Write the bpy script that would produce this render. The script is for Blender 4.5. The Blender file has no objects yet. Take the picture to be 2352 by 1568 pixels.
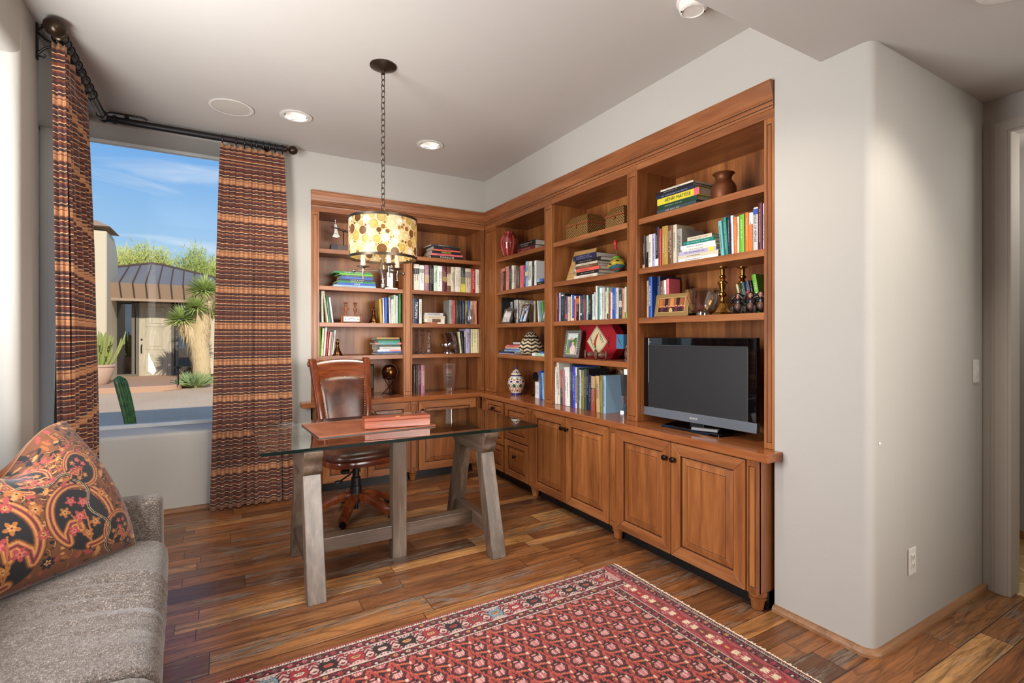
import bpy, math, random
import numpy as np
from mathutils import Vector, Matrix
PI = math.pi
D = bpy.data; S = bpy.context.scene; COL = S.collection
sin, cos, rad = math.sin, math.cos, math.radians

def lin(c):
    return tuple(((x/255)/12.92 if x/255 <= .04045 else ((x/255+.055)/1.055)**2.4) for x in c[:3])

# ---------------------------------------------------------------- camera
CAMZ = 1.35; YAW = rad(30.1); FPX = 1155.0
cam = D.cameras.new('camera'); cam.sensor_width = 36; cam.lens = 36*FPX/2352
cam.shift_y = -13/2352; cam.clip_start = .02; cam.clip_end = 400
camo = D.objects.new('camera', cam); COL.objects.link(camo)
camo.location = (0, 0, CAMZ); camo.rotation_euler = (PI/2, 0, -YAW)
S.camera = camo

# ---------------------------------------------------------------- exposure
S.view_settings.view_transform = 'Standard'; S.view_settings.look = 'None'
S.view_settings.exposure = 0.0; S.view_settings.gamma = 1.0
S.view_settings.use_curve_mapping = False
S.cycles.max_bounces = 8; S.cycles.adaptive_threshold = .018; S.cycles.diffuse_bounces = 3; S.cycles.glossy_bounces = 3; S.cycles.transparent_max_bounces = 10

# ---------------------------------------------------------------- sky
W = D.worlds.new('sky'); S.world = W; W.use_nodes = True
def build_sky():
    nt = W.node_tree; nt.nodes.clear()
    def n(t, **k):
        x = nt.nodes.new(t)
        for a, b in k.items(): setattr(x, a, b)
        return x
    out = n('ShaderNodeOutputWorld'); bg = n('ShaderNodeBackground'); bg.inputs[1].default_value = 1.0
    tc = n('ShaderNodeTexCoord'); sp = n('ShaderNodeSeparateXYZ'); nt.links.new(tc.outputs['Generated'], sp.inputs[0])
    r = n('ShaderNodeValToRGB'); nt.links.new(sp.outputs[2], r.inputs[0])
    e = r.color_ramp.elements
    e[0].position = 0.0; e[0].color = (*lin((196, 222, 243)), 1)
    e[1].position = .55; e[1].color = (*lin((62, 132, 220)), 1)
    x = e.new(.14); x.color = (*lin((166, 207, 242)), 1)
    x = e.new(.34); x.color = (*lin((98, 166, 236)), 1)
    mp = n('ShaderNodeMapping'); mp.inputs['Scale'].default_value = (1.4, 1.4, 9.0); mp.inputs['Rotation'].default_value = (.12, .1, .3)
    nt.links.new(tc.outputs['Generated'], mp.inputs[0])
    no = n('ShaderNodeTexNoise'); no.inputs['Scale'].default_value = 2.3; no.inputs['Detail'].default_value = 7; no.inputs['Distortion'].default_value = .8
    nt.links.new(mp.outputs[0], no.inputs[0])
    r2 = n('ShaderNodeValToRGB'); nt.links.new(no.outputs[0], r2.inputs[0])
    r2.color_ramp.elements[0].position = .48; r2.color_ramp.elements[0].color = (0, 0, 0, 1)
    r2.color_ramp.elements[1].position = .74; r2.color_ramp.elements[1].color = (.75, .75, .75, 1)
    mx = n('ShaderNodeMix', data_type='RGBA')
    nt.links.new(r2.outputs[0], mx.inputs[0]); nt.links.new(r.outputs[0], mx.inputs[6]); mx.inputs[7].default_value = (.93, .96, 1, 1)
    nt.links.new(mx.outputs[2], bg.inputs[0]); nt.links.new(bg.outputs[0], out.inputs[0])
build_sky()

# ---------------------------------------------------------------- lights
def light(name, typ, loc, energy, col=(1, 1, 1), rot=None, aim=None, **k):
    l = D.lights.new(name, typ); l.energy = energy; l.color = col
    for a, b in k.items(): setattr(l, a, b)
    o = D.objects.new(name, l); COL.objects.link(o); o.location = loc
    if aim is not None:
        o.rotation_euler = (Vector(aim)-Vector(loc)).to_track_quat('-Z', 'Y').to_euler()
    elif rot: o.rotation_euler = rot
    return o
light('sun', 'SUN', (0, -5, 10), 4.2, (1, .92, .79), aim=(-1.6, 4, 5.2), angle=rad(.6))
# left window daylight, and an added fill in front of the solid rear wall
light('rear_fill', 'AREA', (1.85, -2.4, 1.7), 42, (1, .96, .91), aim=(.2, 4.6, 1.0), shape='RECTANGLE', size=3.0, size_y=2.0, spread=rad(56))
light('side_daylight', 'AREA', (-1.13, 1.75, 1.55), 140, (.985, .99, 1), aim=(2, 2.25, 2.75), shape='RECTANGLE', size=1.0, size_y=1.9)
# ================================================================ helpers
def ray(u, v):
    l = (u-1176)/FPX
    return sin(YAW)+cos(YAW)*l, cos(YAW)-sin(YAW)*l, -(v-771)/FPX
def onX(u, v, X):
    a, b, c = ray(u, v); t = X/a
    return (X, b*t, CAMZ+c*t)
def onY(u, v, Y):
    a, b, c = ray(u, v); t = Y/b
    return (a*t, Y, CAMZ+c*t)
def onZ(u, v, z):
    a, b, c = ray(u, v); t = (z-CAMZ)/c
    return (a*t, b*t, z)

WL = {}
def wloc(o):
    p = Vector((0, 0, 0))
    while o is not None:
        p += Vector(o.location); o = o.parent
    return p
class MB:
    def __init__(s):
        s.v = []; s.f = []; s.m = []; s.s = []; s.c = None
    def add(s, vs, fs, m=0, smooth=False):
        b = len(s.v); s.v.extend([tuple(p) for p in vs])
        for f in fs:
            s.f.append(tuple(i+b for i in f)); s.m.append(m); s.s.append(smooth)
        return s
    def box(s, x0, y0, z0, x1, y1, z1, m=0):
        if x0 > x1: x0, x1 = x1, x0
        if y0 > y1: y0, y1 = y1, y0
        if z0 > z1: z0, z1 = z1, z0
        return s.add([(x0,y0,z0),(x1,y0,z0),(x1,y1,z0),(x0,y1,z0),(x0,y0,z1),(x1,y0,z1),(x1,y1,z1),(x0,y1,z1)],
              [(0,3,2,1),(4,5,6,7),(0,1,5,4),(1,2,6,5),(2,3,7,6),(3,0,4,7)], m)
    def hexa(s, bottom, top, m=0, smooth=False):
        return s.add(list(bottom)+list(top), [(0,3,2,1),(4,5,6,7),(0,1,5,4),(1,2,6,5),(2,3,7,6),(3,0,4,7)], m, smooth)
    def bar(s, p, q, w, h, up=(0,0,1), m=0, w2=None, h2=None):
        p = Vector(p); q = Vector(q); d = (q-p).normalized(); u = Vector(up)
        r = d.cross(u)
        if r.length < 1e-5: r = d.cross(Vector((0,1,0)))
        r.normalize(); u = r.cross(d)
        w2 = w2 or w; h2 = h2 or h
        def ring(c, w, h): return [c-r*w/2-u*h/2, c+r*w/2-u*h/2, c+r*w/2+u*h/2, c-r*w/2+u*h/2]
        return s.hexa(ring(p, w, h), ring(q, w2, h2), m)
    def prism(s, poly, axis, a, b, m=0, smooth=False):
        n = len(poly)
        def pt(p, k): return {'x': (k, p[0], p[1]), 'y': (p[0], k, p[1]), 'z': (p[0], p[1], k)}[axis]
        vs = [pt(p, a) for p in poly]+[pt(p, b) for p in poly]
        fs = [tuple(range(n))[::-1], tuple(range(n, 2*n))]
        s.add(vs, fs, m, False)
        base = len(s.v)-2*n
        for i in range(n):
            j = (i+1) % n
            s.f.append((base+i, base+j, base+n+j, base+n+i)); s.m.append(m); s.s.append(smooth)
        return s
    def loft(s, rings, closed=True, cap=True, m=0, smooth=True):
        n = len(rings[0]); b = len(s.v)
        for r in rings: s.v.extend([tuple(p) for p in r])
        for i in range(len(rings)-1):
            for j in range(n if closed else n-1):
                k = (j+1) % n
                s.f.append((b+i*n+j, b+i*n+k, b+(i+1)*n+k, b+(i+1)*n+j)); s.m.append(m); s.s.append(smooth)
        if cap and closed:
            s.f.append(tuple(b+j for j in range(n))[::-1]); s.m.append(m); s.s.append(False)
            e = b+(len(rings)-1)*n
            s.f.append(tuple(e+j for j in range(n))); s.m.append(m); s.s.append(False)
        return s
    def lathe(s, prof, n=24, c=(0,0,0), m=0, axis='z', smooth=True, cap=True, sx=1, sy=1):
        rings = []
        for r, h in prof:
            r = max(r, 1e-4); ring = []
            for k in range(n):
                a = 2*PI*k/n; x = r*cos(a)*sx; y = r*sin(a)*sy
                p = {'z': (x, y, h), 'x': (h, x, y), 'y': (x, h, -y)}[axis]
                ring.append((p[0]+c[0], p[1]+c[1], p[2]+c[2]))
            rings.append(ring)
        return s.loft(rings, True, cap, m, smooth)
    def ball(s, c, r, n=16, m=0, sz=1, sx=1, sy=1):
        k = max(6, n//2)
        return s.lathe([(r*sin(PI*i/k), -r*sz*cos(PI*i/k)) for i in range(k+1)], n, c, m, sx=sx, sy=sy)
    def tube(s, pts, r, n=8, m=0, closed=False, smooth=True, flat=1):
        pts = [Vector(p) for p in pts]; N = len(pts)
        rr = r if isinstance(r, (list, tuple)) else [r]*N
        rings = []; nrm = None
        for i, p in enumerate(pts):
            if closed: t = pts[(i+1) % N]-pts[i-1]
            else: t = pts[min(i+1, N-1)]-pts[max(i-1, 0)]
            t.normalize()
            if nrm is None:
                nrm = t.cross(Vector((0, 0, 1)))
                if nrm.length < .01: nrm = t.cross(Vector((0, 1, 0)))
            nrm = (nrm-t*nrm.dot(t)).normalized(); bn = t.cross(nrm)
            rings.append([p+(nrm*cos(2*PI*k/n)+bn*sin(2*PI*k/n)*flat)*rr[i] for k in range(n)])
        if closed: rings.append(rings[0])
        return s.loft(rings, True, not closed, m, smooth)
    def xf(s, M, start=0):
        for i in range(start, len(s.v)): s.v[i] = tuple(M @ Vector(s.v[i]))
        return s
    def mv(s, x, y, z, start=0): return s.xf(Matrix.Translation((x, y, z)), start)
    def build(s, name, mats, parent=None, w=False, bevel=0, seg=2, sub=0, auto=35, loc=None):
        off = wloc(parent) if (w and parent is not None) else Vector((0, 0, 0))
        me = D.meshes.new(name)
        me.from_pydata([(p[0]-off[0], p[1]-off[1], p[2]-off[2]) for p in s.v], [], s.f)
        if not isinstance(mats, (list, tuple)): mats = [mats]
        for x in mats: me.materials.append(x)
        me.polygons.foreach_set('material_index', s.m)
        me.polygons.foreach_set('use_smooth', s.s)
        if s.c is not None:
            at = me.color_attributes.new('Col', 'FLOAT_COLOR', 'POINT')
            a = np.ones((len(s.v), 4), np.float32); a[:, :3] = s.c
            at.data.foreach_set('color', a.ravel())
        me.update()
        if any(s.s) and auto: me.set_sharp_from_angle(angle=rad(auto))
        o = D.objects.new(name, me); COL.objects.link(o)
        if parent is not None: o.parent = parent
        if loc is not None: o.location = loc
        if bevel:
            b = o.modifiers.new('b', 'BEVEL'); b.width = bevel; b.segments = seg; b.limit_method = 'ANGLE'; b.angle_limit = rad(40)
        if sub:
            b = o.modifiers.new('s', 'SUBSURF'); b.levels = sub; b.render_levels = sub
        return o
def tag(o, label, cat, group=None, kind=None):
    o['label'] = label; o['category'] = cat
    if group: o['group'] = group
    if kind: o['kind'] = kind
    return o
def E(name, label, cat, loc=(0,0,0), rz=0, group=None, rot=None):
    o = D.objects.new(name, None); COL.objects.link(o); o.location = loc
    o.rotation_euler = rot if rot else (0, 0, rz); o.empty_display_size = .05
    return tag(o, label, cat, group)
def struct(o, label=None):
    o['kind'] = 'structure'
    if label: o['label'] = label
    return o

# ---------------------------------------------------------------- materials
class NG:
    def __init__(s, name):
        s.mat = D.materials.new(name); s.mat.use_nodes = True
        s.nt = s.mat.node_tree; s.nt.nodes.clear()
        s.out = s.n('ShaderNodeOutputMaterial')
    def n(s, t, **k):
        x = s.nt.nodes.new(t)
        for a, b in k.items(): setattr(x, a, b)
        return x
    def put(s, sock, v):
        if hasattr(v, 'is_output') or isinstance(v, bpy.types.NodeSocket): s.nt.links.new(v, sock)
        elif v is not None:
            if sock.type == 'RGBA' and len(v) == 3: v = (*v, 1)
            sock.default_value = v
    def coord(s, k='Object'): return s.n('ShaderNodeTexCoord').outputs[k]
    def mapg(s, v, sc=(1,1,1), lo=(0,0,0), ro=(0,0,0)):
        x = s.n('ShaderNodeMapping'); s.put(x.inputs[0], v)
        x.inputs['Scale'].default_value = sc; x.inputs['Location'].default_value = lo; x.inputs['Rotation'].default_value = ro
        return x.outputs[0]
    def math(s, op, a, b=None, c=None):
        x = s.n('ShaderNodeMath', operation=op)
        s.put(x.inputs[0], a); s.put(x.inputs[1], b); s.put(x.inputs[2], c)
        return x.outputs[0]
    def sep(s, v):
        x = s.n('ShaderNodeSeparateXYZ'); s.put(x.inputs[0], v); return x.outputs
    def comb(s, a, b, c=0):
        x = s.n('ShaderNodeCombineXYZ'); s.put(x.inputs[0], a); s.put(x.inputs[1], b); s.put(x.inputs[2], c); return x.outputs[0]
    def noise(s, v, sc, det=3, ro=.5, dist=0):
        x = s.n('ShaderNodeTexNoise'); s.put(x.inputs['Vector'], v); x.inputs['Scale'].default_value = sc
        x.inputs['Detail'].default_value = det; x.inputs['Roughness'].default_value = ro; x.inputs['Distortion'].default_value = dist
        return x.outputs[0]
    def white(s, v, dim='3D'):
        x = s.n('ShaderNodeTexWhiteNoise', noise_dimensions=dim)
        s.put(x.inputs['W' if dim == '1D' else 'Vector'], v); return x.outputs[0]
    def vor(s, v, sc, feature='F1', out='Distance', rnd=1):
        x = s.n('ShaderNodeTexVoronoi', feature=feature); s.put(x.inputs['Vector'], v); x.inputs['Scale'].default_value = sc
        x.inputs['Randomness'].default_value = rnd
        return x.outputs[out]
    def ramp(s, f, stops, interp='LINEAR'):
        x = s.n('ShaderNodeValToRGB'); s.put(x.inputs[0], f); cr = x.color_ramp; cr.interpolation = interp
        while len(cr.elements) < len(stops): cr.elements.new(.5)
        for e, (p, c) in zip(cr.elements, stops):
            e.position = p; e.color = (*(lin(c) if max(c) > 1.5 else c), 1)
        return x.outputs[0]
    def mix(s, f, a, b, mode='MIX'):
        x = s.n('ShaderNodeMix', data_type='RGBA', blend_type=mode)
        s.put(x.inputs[0], f)
        s.put(x.inputs[6], lin(a) if isinstance(a, tuple) else a); s.put(x.inputs[7], lin(b) if isinstance(b, tuple) else b)
        return x.outputs[2]
    def bump(s, h, st=.2, d=.01):
        x = s.n('ShaderNodeBump'); s.put(x.inputs['Height'], h); x.inputs['Strength'].default_value = st; x.inputs['Distance'].default_value = d
        return x.outputs[0]
    def attr(s, name='Col'):
        return s.n('ShaderNodeAttribute', attribute_name=name).outputs[0]
    def rnd(s): return s.n('ShaderNodeObjectInfo').outputs['Random']
    def bsdf(s, col, rough=.5, metal=0, normal=None, spec=.5, **k):
        x = s.n('ShaderNodeBsdfPrincipled')
        s.put(x.inputs['Base Color'], lin(col) if isinstance(col, tuple) else col)
        s.put(x.inputs['Roughness'], rough); s.put(x.inputs['Metallic'], metal); s.put(x.inputs['Specular IOR Level'], spec)
        if normal is not None: s.put(x.inputs['Normal'], normal)
        for a, b in k.items(): s.put(x.inputs[a.replace('_', ' ')], b)
        s.nt.links.new(x.outputs[0], s.out.inputs[0]); return s.mat

_MC = {}
def flat(col, rough=.55, metal=0, spec=.5, name=None, **k):
    key = (tuple(col), rough, metal, spec, tuple(sorted(k.items())))
    if key not in _MC:
        g = NG(name or 'surface'); c = g.noise(g.coord(), 40, 2)
        f = g.math('MULTIPLY_ADD', c, .16, .92)
        cc = g.mix(1.0, tuple(col), g.comb(f, f, f), 'MULTIPLY')
        _MC[key] = g.bsdf(cc, rough, metal, spec=spec, **k)
    return _MC[key]

def wood_mat(name, dark, mid, light, axis='z', scale=1.0, rough=.35, stave=0, rndv=.25, spec=.5, bump=.05, coat=0):
    g = NG(name); co = g.coord()
    off = g.math('MULTIPLY', g.rnd(), 7.3)
    sc = {'x': (1.1, 14, 14), 'y': (14, 1.1, 14), 'z': (14, 14, 1.1)}[axis]
    add = g.n('ShaderNodeVectorMath', operation='ADD'); g.put(add.inputs[0], co); g.put(add.inputs[1], g.comb(off, off, off))
    v = add.outputs[0]
    n1 = g.noise(g.mapg(v, tuple(x*scale for x in sc)), 1.0, 4, .55, .6)
    n2 = g.noise(g.mapg(v, tuple(x*scale*6 for x in sc)), 1.0, 2, .6)
    f = g.math('ADD', g.math('MULTIPLY', n1, .72), g.math('MULTIPLY', n2, .28))
    if stave:
        xs = g.sep(co)[0 if axis != 'x' else 2]
        st = g.white(g.math('ADD', g.math('FLOOR', g.math('DIVIDE', xs, stave)), off), '1D')
        f = g.math('ADD', f, g.math('MULTIPLY', g.math('SUBTRACT', st, .5), .3))
    f = g.math('ADD', f, g.math('MULTIPLY', g.math('SUBTRACT', g.rnd(), .5), rndv*.4))
    c = g.ramp(f, [(.22, dark), (.48, mid), (.75, light)])
    k = {'Coat_Weight': coat, 'Coat_Roughness': .12} if coat else {}
    return g.bsdf(c, rough, 0, g.bump(f, bump, .004), spec, **k)

def glassy(name, tint=(1, 1, 1), gloss=1.0, ior=1.5, rough=0.0, base=.0):
    g = NG(name)
    tr = g.n('ShaderNodeBsdfTransparent'); tr.inputs[0].default_value = (*tint, 1)
    gl = g.n('ShaderNodeBsdfGlossy'); gl.inputs['Roughness'].default_value = rough; gl.inputs[0].default_value = (1, 1, 1, 1)
    fr = g.n('ShaderNodeLayerWeight'); fr.inputs[0].default_value = .5
    f0 = ((ior-1)/(ior+1))**2
    f = g.math('MULTIPLY_ADD', g.math('POWER', fr.outputs['Facing'], 5.0), 1-f0, f0)
    f = g.math('MULTIPLY_ADD', f, gloss, base)
    mx = g.n('ShaderNodeMixShader'); g.put(mx.inputs[0], f)
    g.nt.links.new(tr.outputs[0], mx.inputs[1]); g.nt.links.new(gl.outputs[0], mx.inputs[2])
    g.nt.links.new(mx.outputs[0], g.out.inputs[0]); return g.mat

def emit(name, col, strength):
    g = NG(name); e = g.n('ShaderNodeEmission'); e.inputs[0].default_value = (*lin(col), 1); e.inputs[1].default_value = strength
    g.nt.links.new(e.outputs[0], g.out.inputs[0]); return g.mat

def plaster(name, col, bump=.12):
    g = NG(name); co = g.coord()
    n = g.noise(co, 3.0, 5, .6); n2 = g.noise(co, 45, 3, .6)
    c = g.mix(g.math('MULTIPLY', n, .35), col, tuple(x*.93 for x in col))
    h = g.math('ADD', g.math('MULTIPLY', n, 1.0), g.math('MULTIPLY', n2, .12))
    return g.bsdf(c, .75, 0, g.bump(h, bump, .03), .25)

M_WALL = plaster('wall_plaster', (186, 181, 173)); M_CEIL = plaster('ceiling_plaster', (202, 197, 190), .06)
M_TRIMW = flat((214, 210, 203), .45, name='white_paint')
M_CAB = wood_mat('cherry_wood', (90, 49, 24), (143, 84, 43), (180, 118, 65), 'z', rough=.33, rndv=.25)
M_CABX = wood_mat('cherry_wood_across', (94, 52, 28), (144, 86, 48), (180, 118, 72), 'x', rough=.33, rndv=.25)
M_CABB = wood_mat('cherry_wood_back', (94, 52, 25), (147, 88, 45), (182, 120, 66), 'z', rough=.38, stave=.13)
M_TOP = wood_mat('cherry_counter', (102, 52, 27), (146, 84, 47), (178, 114, 68), 'x', rough=.16, rndv=.1)
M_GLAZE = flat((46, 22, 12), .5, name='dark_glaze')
M_BRONZE = flat((48, 38, 32), .32, .85, name='dark_bronze')
M_BLACK = flat((18, 18, 19), .4, name='black_plastic')
M_GLASS = glassy('clear_glass', (.985, .99, .99), .35, 1.5, 0, 0)
M_CRYSTAL = glassy('crystal', (.90, .90, .90), 2.0, 1.55, .045, .17)
M_WHITE = flat((226, 222, 214), .4, name='white_plastic')
M_BRASS = flat((176, 128, 62), .18, 1.0, name='polished_brass')
M_PEWTER = flat((140, 128, 116), .28, .9, name='aged_pewter')
M_PAPER = flat((214, 204, 184), .8, name='page_edges')

# paint by hand: a small raster used for colours on real surfaces (rug, cushion, pottery)
class Canvas:
    def __init__(s, w, h, W, H, col):
        s.w, s.h = w, h; s.a = np.empty((h, w, 3), np.float32); s.a[:] = lin(col)
        xs = (np.arange(w)+.5)*W/w; ys = (np.arange(h)+.5)*H/h
        s.X, s.Y = np.meshgrid(xs, ys); s.W, s.H = W, H
    def win(s, x0, y0, x1, y1):
        i0 = max(0, int(x0/s.W*s.w)-1); i1 = min(s.w, int(x1/s.W*s.w)+2); j0 = max(0, int(y0/s.H*s.h)-1); j1 = min(s.h, int(y1/s.H*s.h)+2)
        return (slice(j0, j1), slice(i0, i1)) if i1 > i0 and j1 > j0 else None
    def rect(s, x0, y0, x1, y1, c):
        m = (s.X >= x0) & (s.X < x1) & (s.Y >= y0) & (s.Y < y1); s.a[m] = lin(c)
    def ell(s, x, y, rx, ry, c, ang=0):
        r = max(rx, ry); k = s.win(x-r, y-r, x+r, y+r)
        if k is None: return
        dx = s.X[k]-x; dy = s.Y[k]-y; ca, sa = cos(ang), sin(ang)
        m = ((dx*ca+dy*sa)/rx)**2+((-dx*sa+dy*ca)/ry)**2 <= 1
        s.a[k][m] = lin(c)
    def poly(s, pts, c):
        xs = [p[0] for p in pts]; ys = [p[1] for p in pts]; k = s.win(min(xs), min(ys), max(xs), max(ys))
        if k is None: return
        X, Y = s.X[k], s.Y[k]; ins = np.zeros(X.shape, bool); n = len(pts)
        for i in range(n):
            (x1, y1), (x2, y2) = pts[i], pts[(i+1) % n]
            if y1 == y2: continue
            ins ^= ((y1 > Y) != (y2 > Y)) & (X < (x2-x1)*(Y-y1)/(y2-y1)+x1)
        s.a[k][ins] = lin(c)
    def line(s, pts, wd, c):
        for (x1, y1), (x2, y2) in zip(pts[:-1], pts[1:]):
            k = s.win(min(x1, x2)-wd, min(y1, y2)-wd, max(x1, x2)+wd, max(y1, y2)+wd)
            if k is None: continue
            X, Y = s.X[k], s.Y[k]; dx, dy = x2-x1, y2-y1; L = dx*dx+dy*dy+1e-12
            t = np.clip(((X-x1)*dx+(Y-y1)*dy)/L, 0, 1)
            m = (X-x1-t*dx)**2+(Y-y1-t*dy)**2 <= (wd/2)**2
            s.a[k][m] = lin(c)
    def flower(s, x, y, r, c1, c2, n=6, rot=0):
        for i in range(n):
            a = rot+2*PI*i/n; s.ell(x+cos(a)*r*.6, y+sin(a)*r*.6, r*.42, r*.28, c1, a)
        s.ell(x, y, r*.28, r*.28, c2)
def painted_mat(name, rough=.8, spec=.3, bump=0, bs=400, sheen=0, **k):
    g = NG(name); c = g.attr(); nn = g.noise(g.coord(), bs, 2)
    f = g.math('MULTIPLY_ADD', nn, .3, .85); c = g.mix(1.0, c, g.comb(f, f, f), 'MULTIPLY')
    if sheen: k['Sheen_Weight'] = sheen
    return g.bsdf(c, rough, 0, g.bump(nn, bump, .002) if bump else None, spec, **k)
def grid_mesh(nx, ny, fn, cols=None, flip=False):
    """sheet with fn(i/(nx-1), j/(ny-1)) -> point"""
    m = MB()
    m.v = [tuple(fn(i/(nx-1), j/(ny-1))) for j in range(ny) for i in range(nx)]
    for j in range(ny-1):
        for i in range(nx-1):
            q = (j*nx+i, j*nx+i+1, (j+1)*nx+i+1, (j+1)*nx+i)
            m.f.append(q[::-1] if flip else q)
    m.m = [0]*len(m.f); m.s = [True]*len(m.f)
    if cols is not None: m.c = cols.reshape(-1, 3)
    return m
M_PRINT = painted_mat('printed_paper', .35, .5, bs=60)
def picture(name, w, h, canvas, parent, loc=(0,0,0), mat=None, th=.001):
    """a printed sheet standing in the XZ plane, facing -Y"""
    ny, nx = canvas.a.shape[:2]
    m = grid_mesh(nx, ny, lambda a, b: (-w/2+a*w, 0, b*h), canvas.a)
    return m.build(name, mat or M_PRINT, parent, loc=loc, auto=0)

_TX = {}
def text(body, size, mat, parent, loc, rot, name='lettering', align='CENTER', ext=.0004, sx=1.0, bold=False):
    key = (body, align)
    if key not in _TX:
        cu = D.curves.new('lettering', 'FONT'); cu.body = body; cu.size = 1; cu.align_x = align; cu.align_y = 'CENTER'; cu.resolution_u = 2
        ob = D.objects.new('tmp', cu); COL.objects.link(ob)
        bpy.context.view_layer.update()
        dg = bpy.context.evaluated_depsgraph_get()
        me = D.meshes.new_from_object(ob.evaluated_get(dg)); D.objects.remove(ob)
        _TX[key] = ([tuple(v.co) for v in me.vertices], [tuple(p.vertices) for p in me.polygons])
    vs, fs = _TX[key]; m = MB(); m.add([(x*size*sx, y*size, 0) for x, y, z in vs], fs)
    o = m.build(name, mat, parent, auto=0); o.location = loc; o.rotation_euler = rot
    return o
# ================================================================ the room
XR, YB, XL, HC, HS, YC, XD, YS = 2.362, 4.634, -.81, 2.94, 2.595, 1.495, 3.53, 1.275
SILL = .61
def bull(cx, cy, r, a0, a1, n=7):
    return [(cx+r*cos(a0+(a1-a0)*i/n), cy+r*sin(a0+(a1-a0)*i/n)) for i in range(n+1)]
def slab_holes(mb, x0, x1, y0, y1, z0, z1, holes):
    xs = sorted({x0, x1}|{h[0]-h[2] for h in holes}|{h[0]+h[2] for h in holes}); ys = sorted({y0, y1}|{h[1]-h[2] for h in holes}|{h[1]+h[2] for h in holes})
    for xa, xb in zip(xs[:-1], xs[1:]):
        for ya, yb in zip(ys[:-1], ys[1:]):
            if not any(abs((xa+xb)/2-h[0]) < h[2] and abs((ya+yb)/2-h[1]) < h[2] for h in holes): mb.box(xa, ya, z0, xb, yb, z1)

# floor: reclaimed oak boards running along X
def floor_mat():
    g = NG('reclaimed_oak_floor'); co = g.coord(); x, y, z = g.sep(co)
    wn = g.math('MULTIPLY', g.math('SINE', g.math('MULTIPLY', y, 9.1)), .035)      # boards of unequal width
    yy = g.math('DIVIDE', g.math('ADD', y, wn), .118); row = g.math('FLOOR', yy); fy = g.math('FRACT', yy)
    r1 = g.white(row, '1D')
    xx = g.math('ADD', g.math('DIVIDE', x, .95), g.math('MULTIPLY', r1, 17.0)); col = g.math('FLOOR', xx); fx = g.math('FRACT', xx)
    cell = g.comb(row, col, 3.7); rc = g.white(cell); rc2 = g.white(g.comb(col, row, 9.1))
    base = g.ramp(rc, [(0, (80, 50, 34)), (.2, (120, 76, 46)), (.45, (158, 100, 56)), (.68, (126, 78, 48)), (.86, (176, 120, 70)), (1, (198, 146, 90))])
    sh = g.math('MULTIPLY', rc2, 31.0)
    v = g.comb(g.math('ADD', x, sh), g.math('ADD', y, sh), sh)
    gr = g.noise(g.mapg(v, (1.6, 26, 1)), 1.0, 5, .62, 1.1)
    fine = g.noise(g.mapg(v, (9, 190, 1)), 1.0, 3, .6)
    ct = g.math('FRACT', g.math('MULTIPLY', g.noise(g.mapg(v, (.9, 5.5, 1)), 1.0, 2, .4), 9.0))      # cathedral grain
    c = g.mix(g.math('MULTIPLY', g.ramp(gr, [(.34, (1, 1, 1)), (.6, (0, 0, 0))]), .62), base, (62, 38, 24))
    c = g.mix(g.math('MULTIPLY', g.ramp(ct, [(0, (1, 1, 1)), (.2, (0, 0, 0))]), .5), c, (70, 36, 18))
    gm = g.noise(g.mapg(v, (2.2, 11, 1)), 1.0, 5, .7, .8)
    gmask = g.math('MULTIPLY', g.ramp(gm, [(.50, (0, 0, 0)), (.62, (1, 1, 1))]), g.ramp(rc2, [(.3, (0, 0, 0)), (.6, (1, 1, 1))]))
    gcol = g.ramp(fine, [(.35, (62, 46, 36)), (.6, (132, 120, 106))])
    c = g.mix(g.math('MULTIPLY', gmask, .8), c, gcol)
    dk = g.noise(g.mapg(v, (1.3, 7, 1)), 1.0, 4, .7)
    c = g.mix(g.math('MULTIPLY', g.ramp(dk, [(.56, (0, 0, 0)), (.74, (1, 1, 1))]), .6), c, (44, 26, 18))
    c = g.mix(g.math('MULTIPLY', g.ramp(fine, [(.36, (1, 1, 1)), (.5, (0, 0, 0))]), .42), c, (52, 28, 15))
    ey = g.math('MINIMUM', fy, g.math('SUBTRACT', 1.0, fy)); ex = g.math('MINIMUM', fx, g.math('SUBTRACT', 1.0, fx))
    seam = g.math('MAXIMUM', g.math('LESS_THAN', ey, .017), g.math('LESS_THAN', ex, .0022))
    c = g.mix(g.math('MULTIPLY', seam, .75), c, (30, 17, 10))
    h = g.math('SUBTRACT', g.math('ADD', g.math('MULTIPLY', gr, .3), g.math('MULTIPLY', fine, .25)), g.math('MULTIPLY', seam, .8))
    ro = g.math('ADD', g.math('MULTIPLY', gmask, .22), g.math('MULTIPLY_ADD', fine, .12, .24))
    return g.bsdf(c, ro, 0, g.bump(h, .22, .004), .5)
M_FLOOR = floor_mat()
struct(MB().box(-1.2, -2.6, -.06, 3.6, 5.05, 0).build('floor', M_FLOOR))
def tile_mat():
    g = NG('travertine_tile'); co = g.coord(); x, y, z = g.sep(g.mapg(co, ro=(0, 0, .785)))
    a = g.math('DIVIDE', x, .42); b = g.math('DIVIDE', y, .42)
    fa = g.math('FRACT', a); fb = g.math('FRACT', b)
    rc = g.white(g.comb(g.math('FLOOR', a), g.math('FLOOR', b)))
    n = g.noise(co, 6, 5, .6, .6)
    c = g.ramp(g.math('ADD', g.math('MULTIPLY', n, .7), g.math('MULTIPLY', rc, .3)), [(.25, (150, 116, 62)), (.5, (192, 158, 98)), (.75, (214, 190, 140))])
    seam = g.math('MAXIMUM', g.math('LESS_THAN', fa, .025), g.math('LESS_THAN', fb, .025))
    return g.bsdf(g.mix(seam, c, (222, 206, 178)), .35)
struct(MB().box(3.6, -2.6, -.06, 6.2, 3.2, .0).build('floor', tile_mat()))

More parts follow.
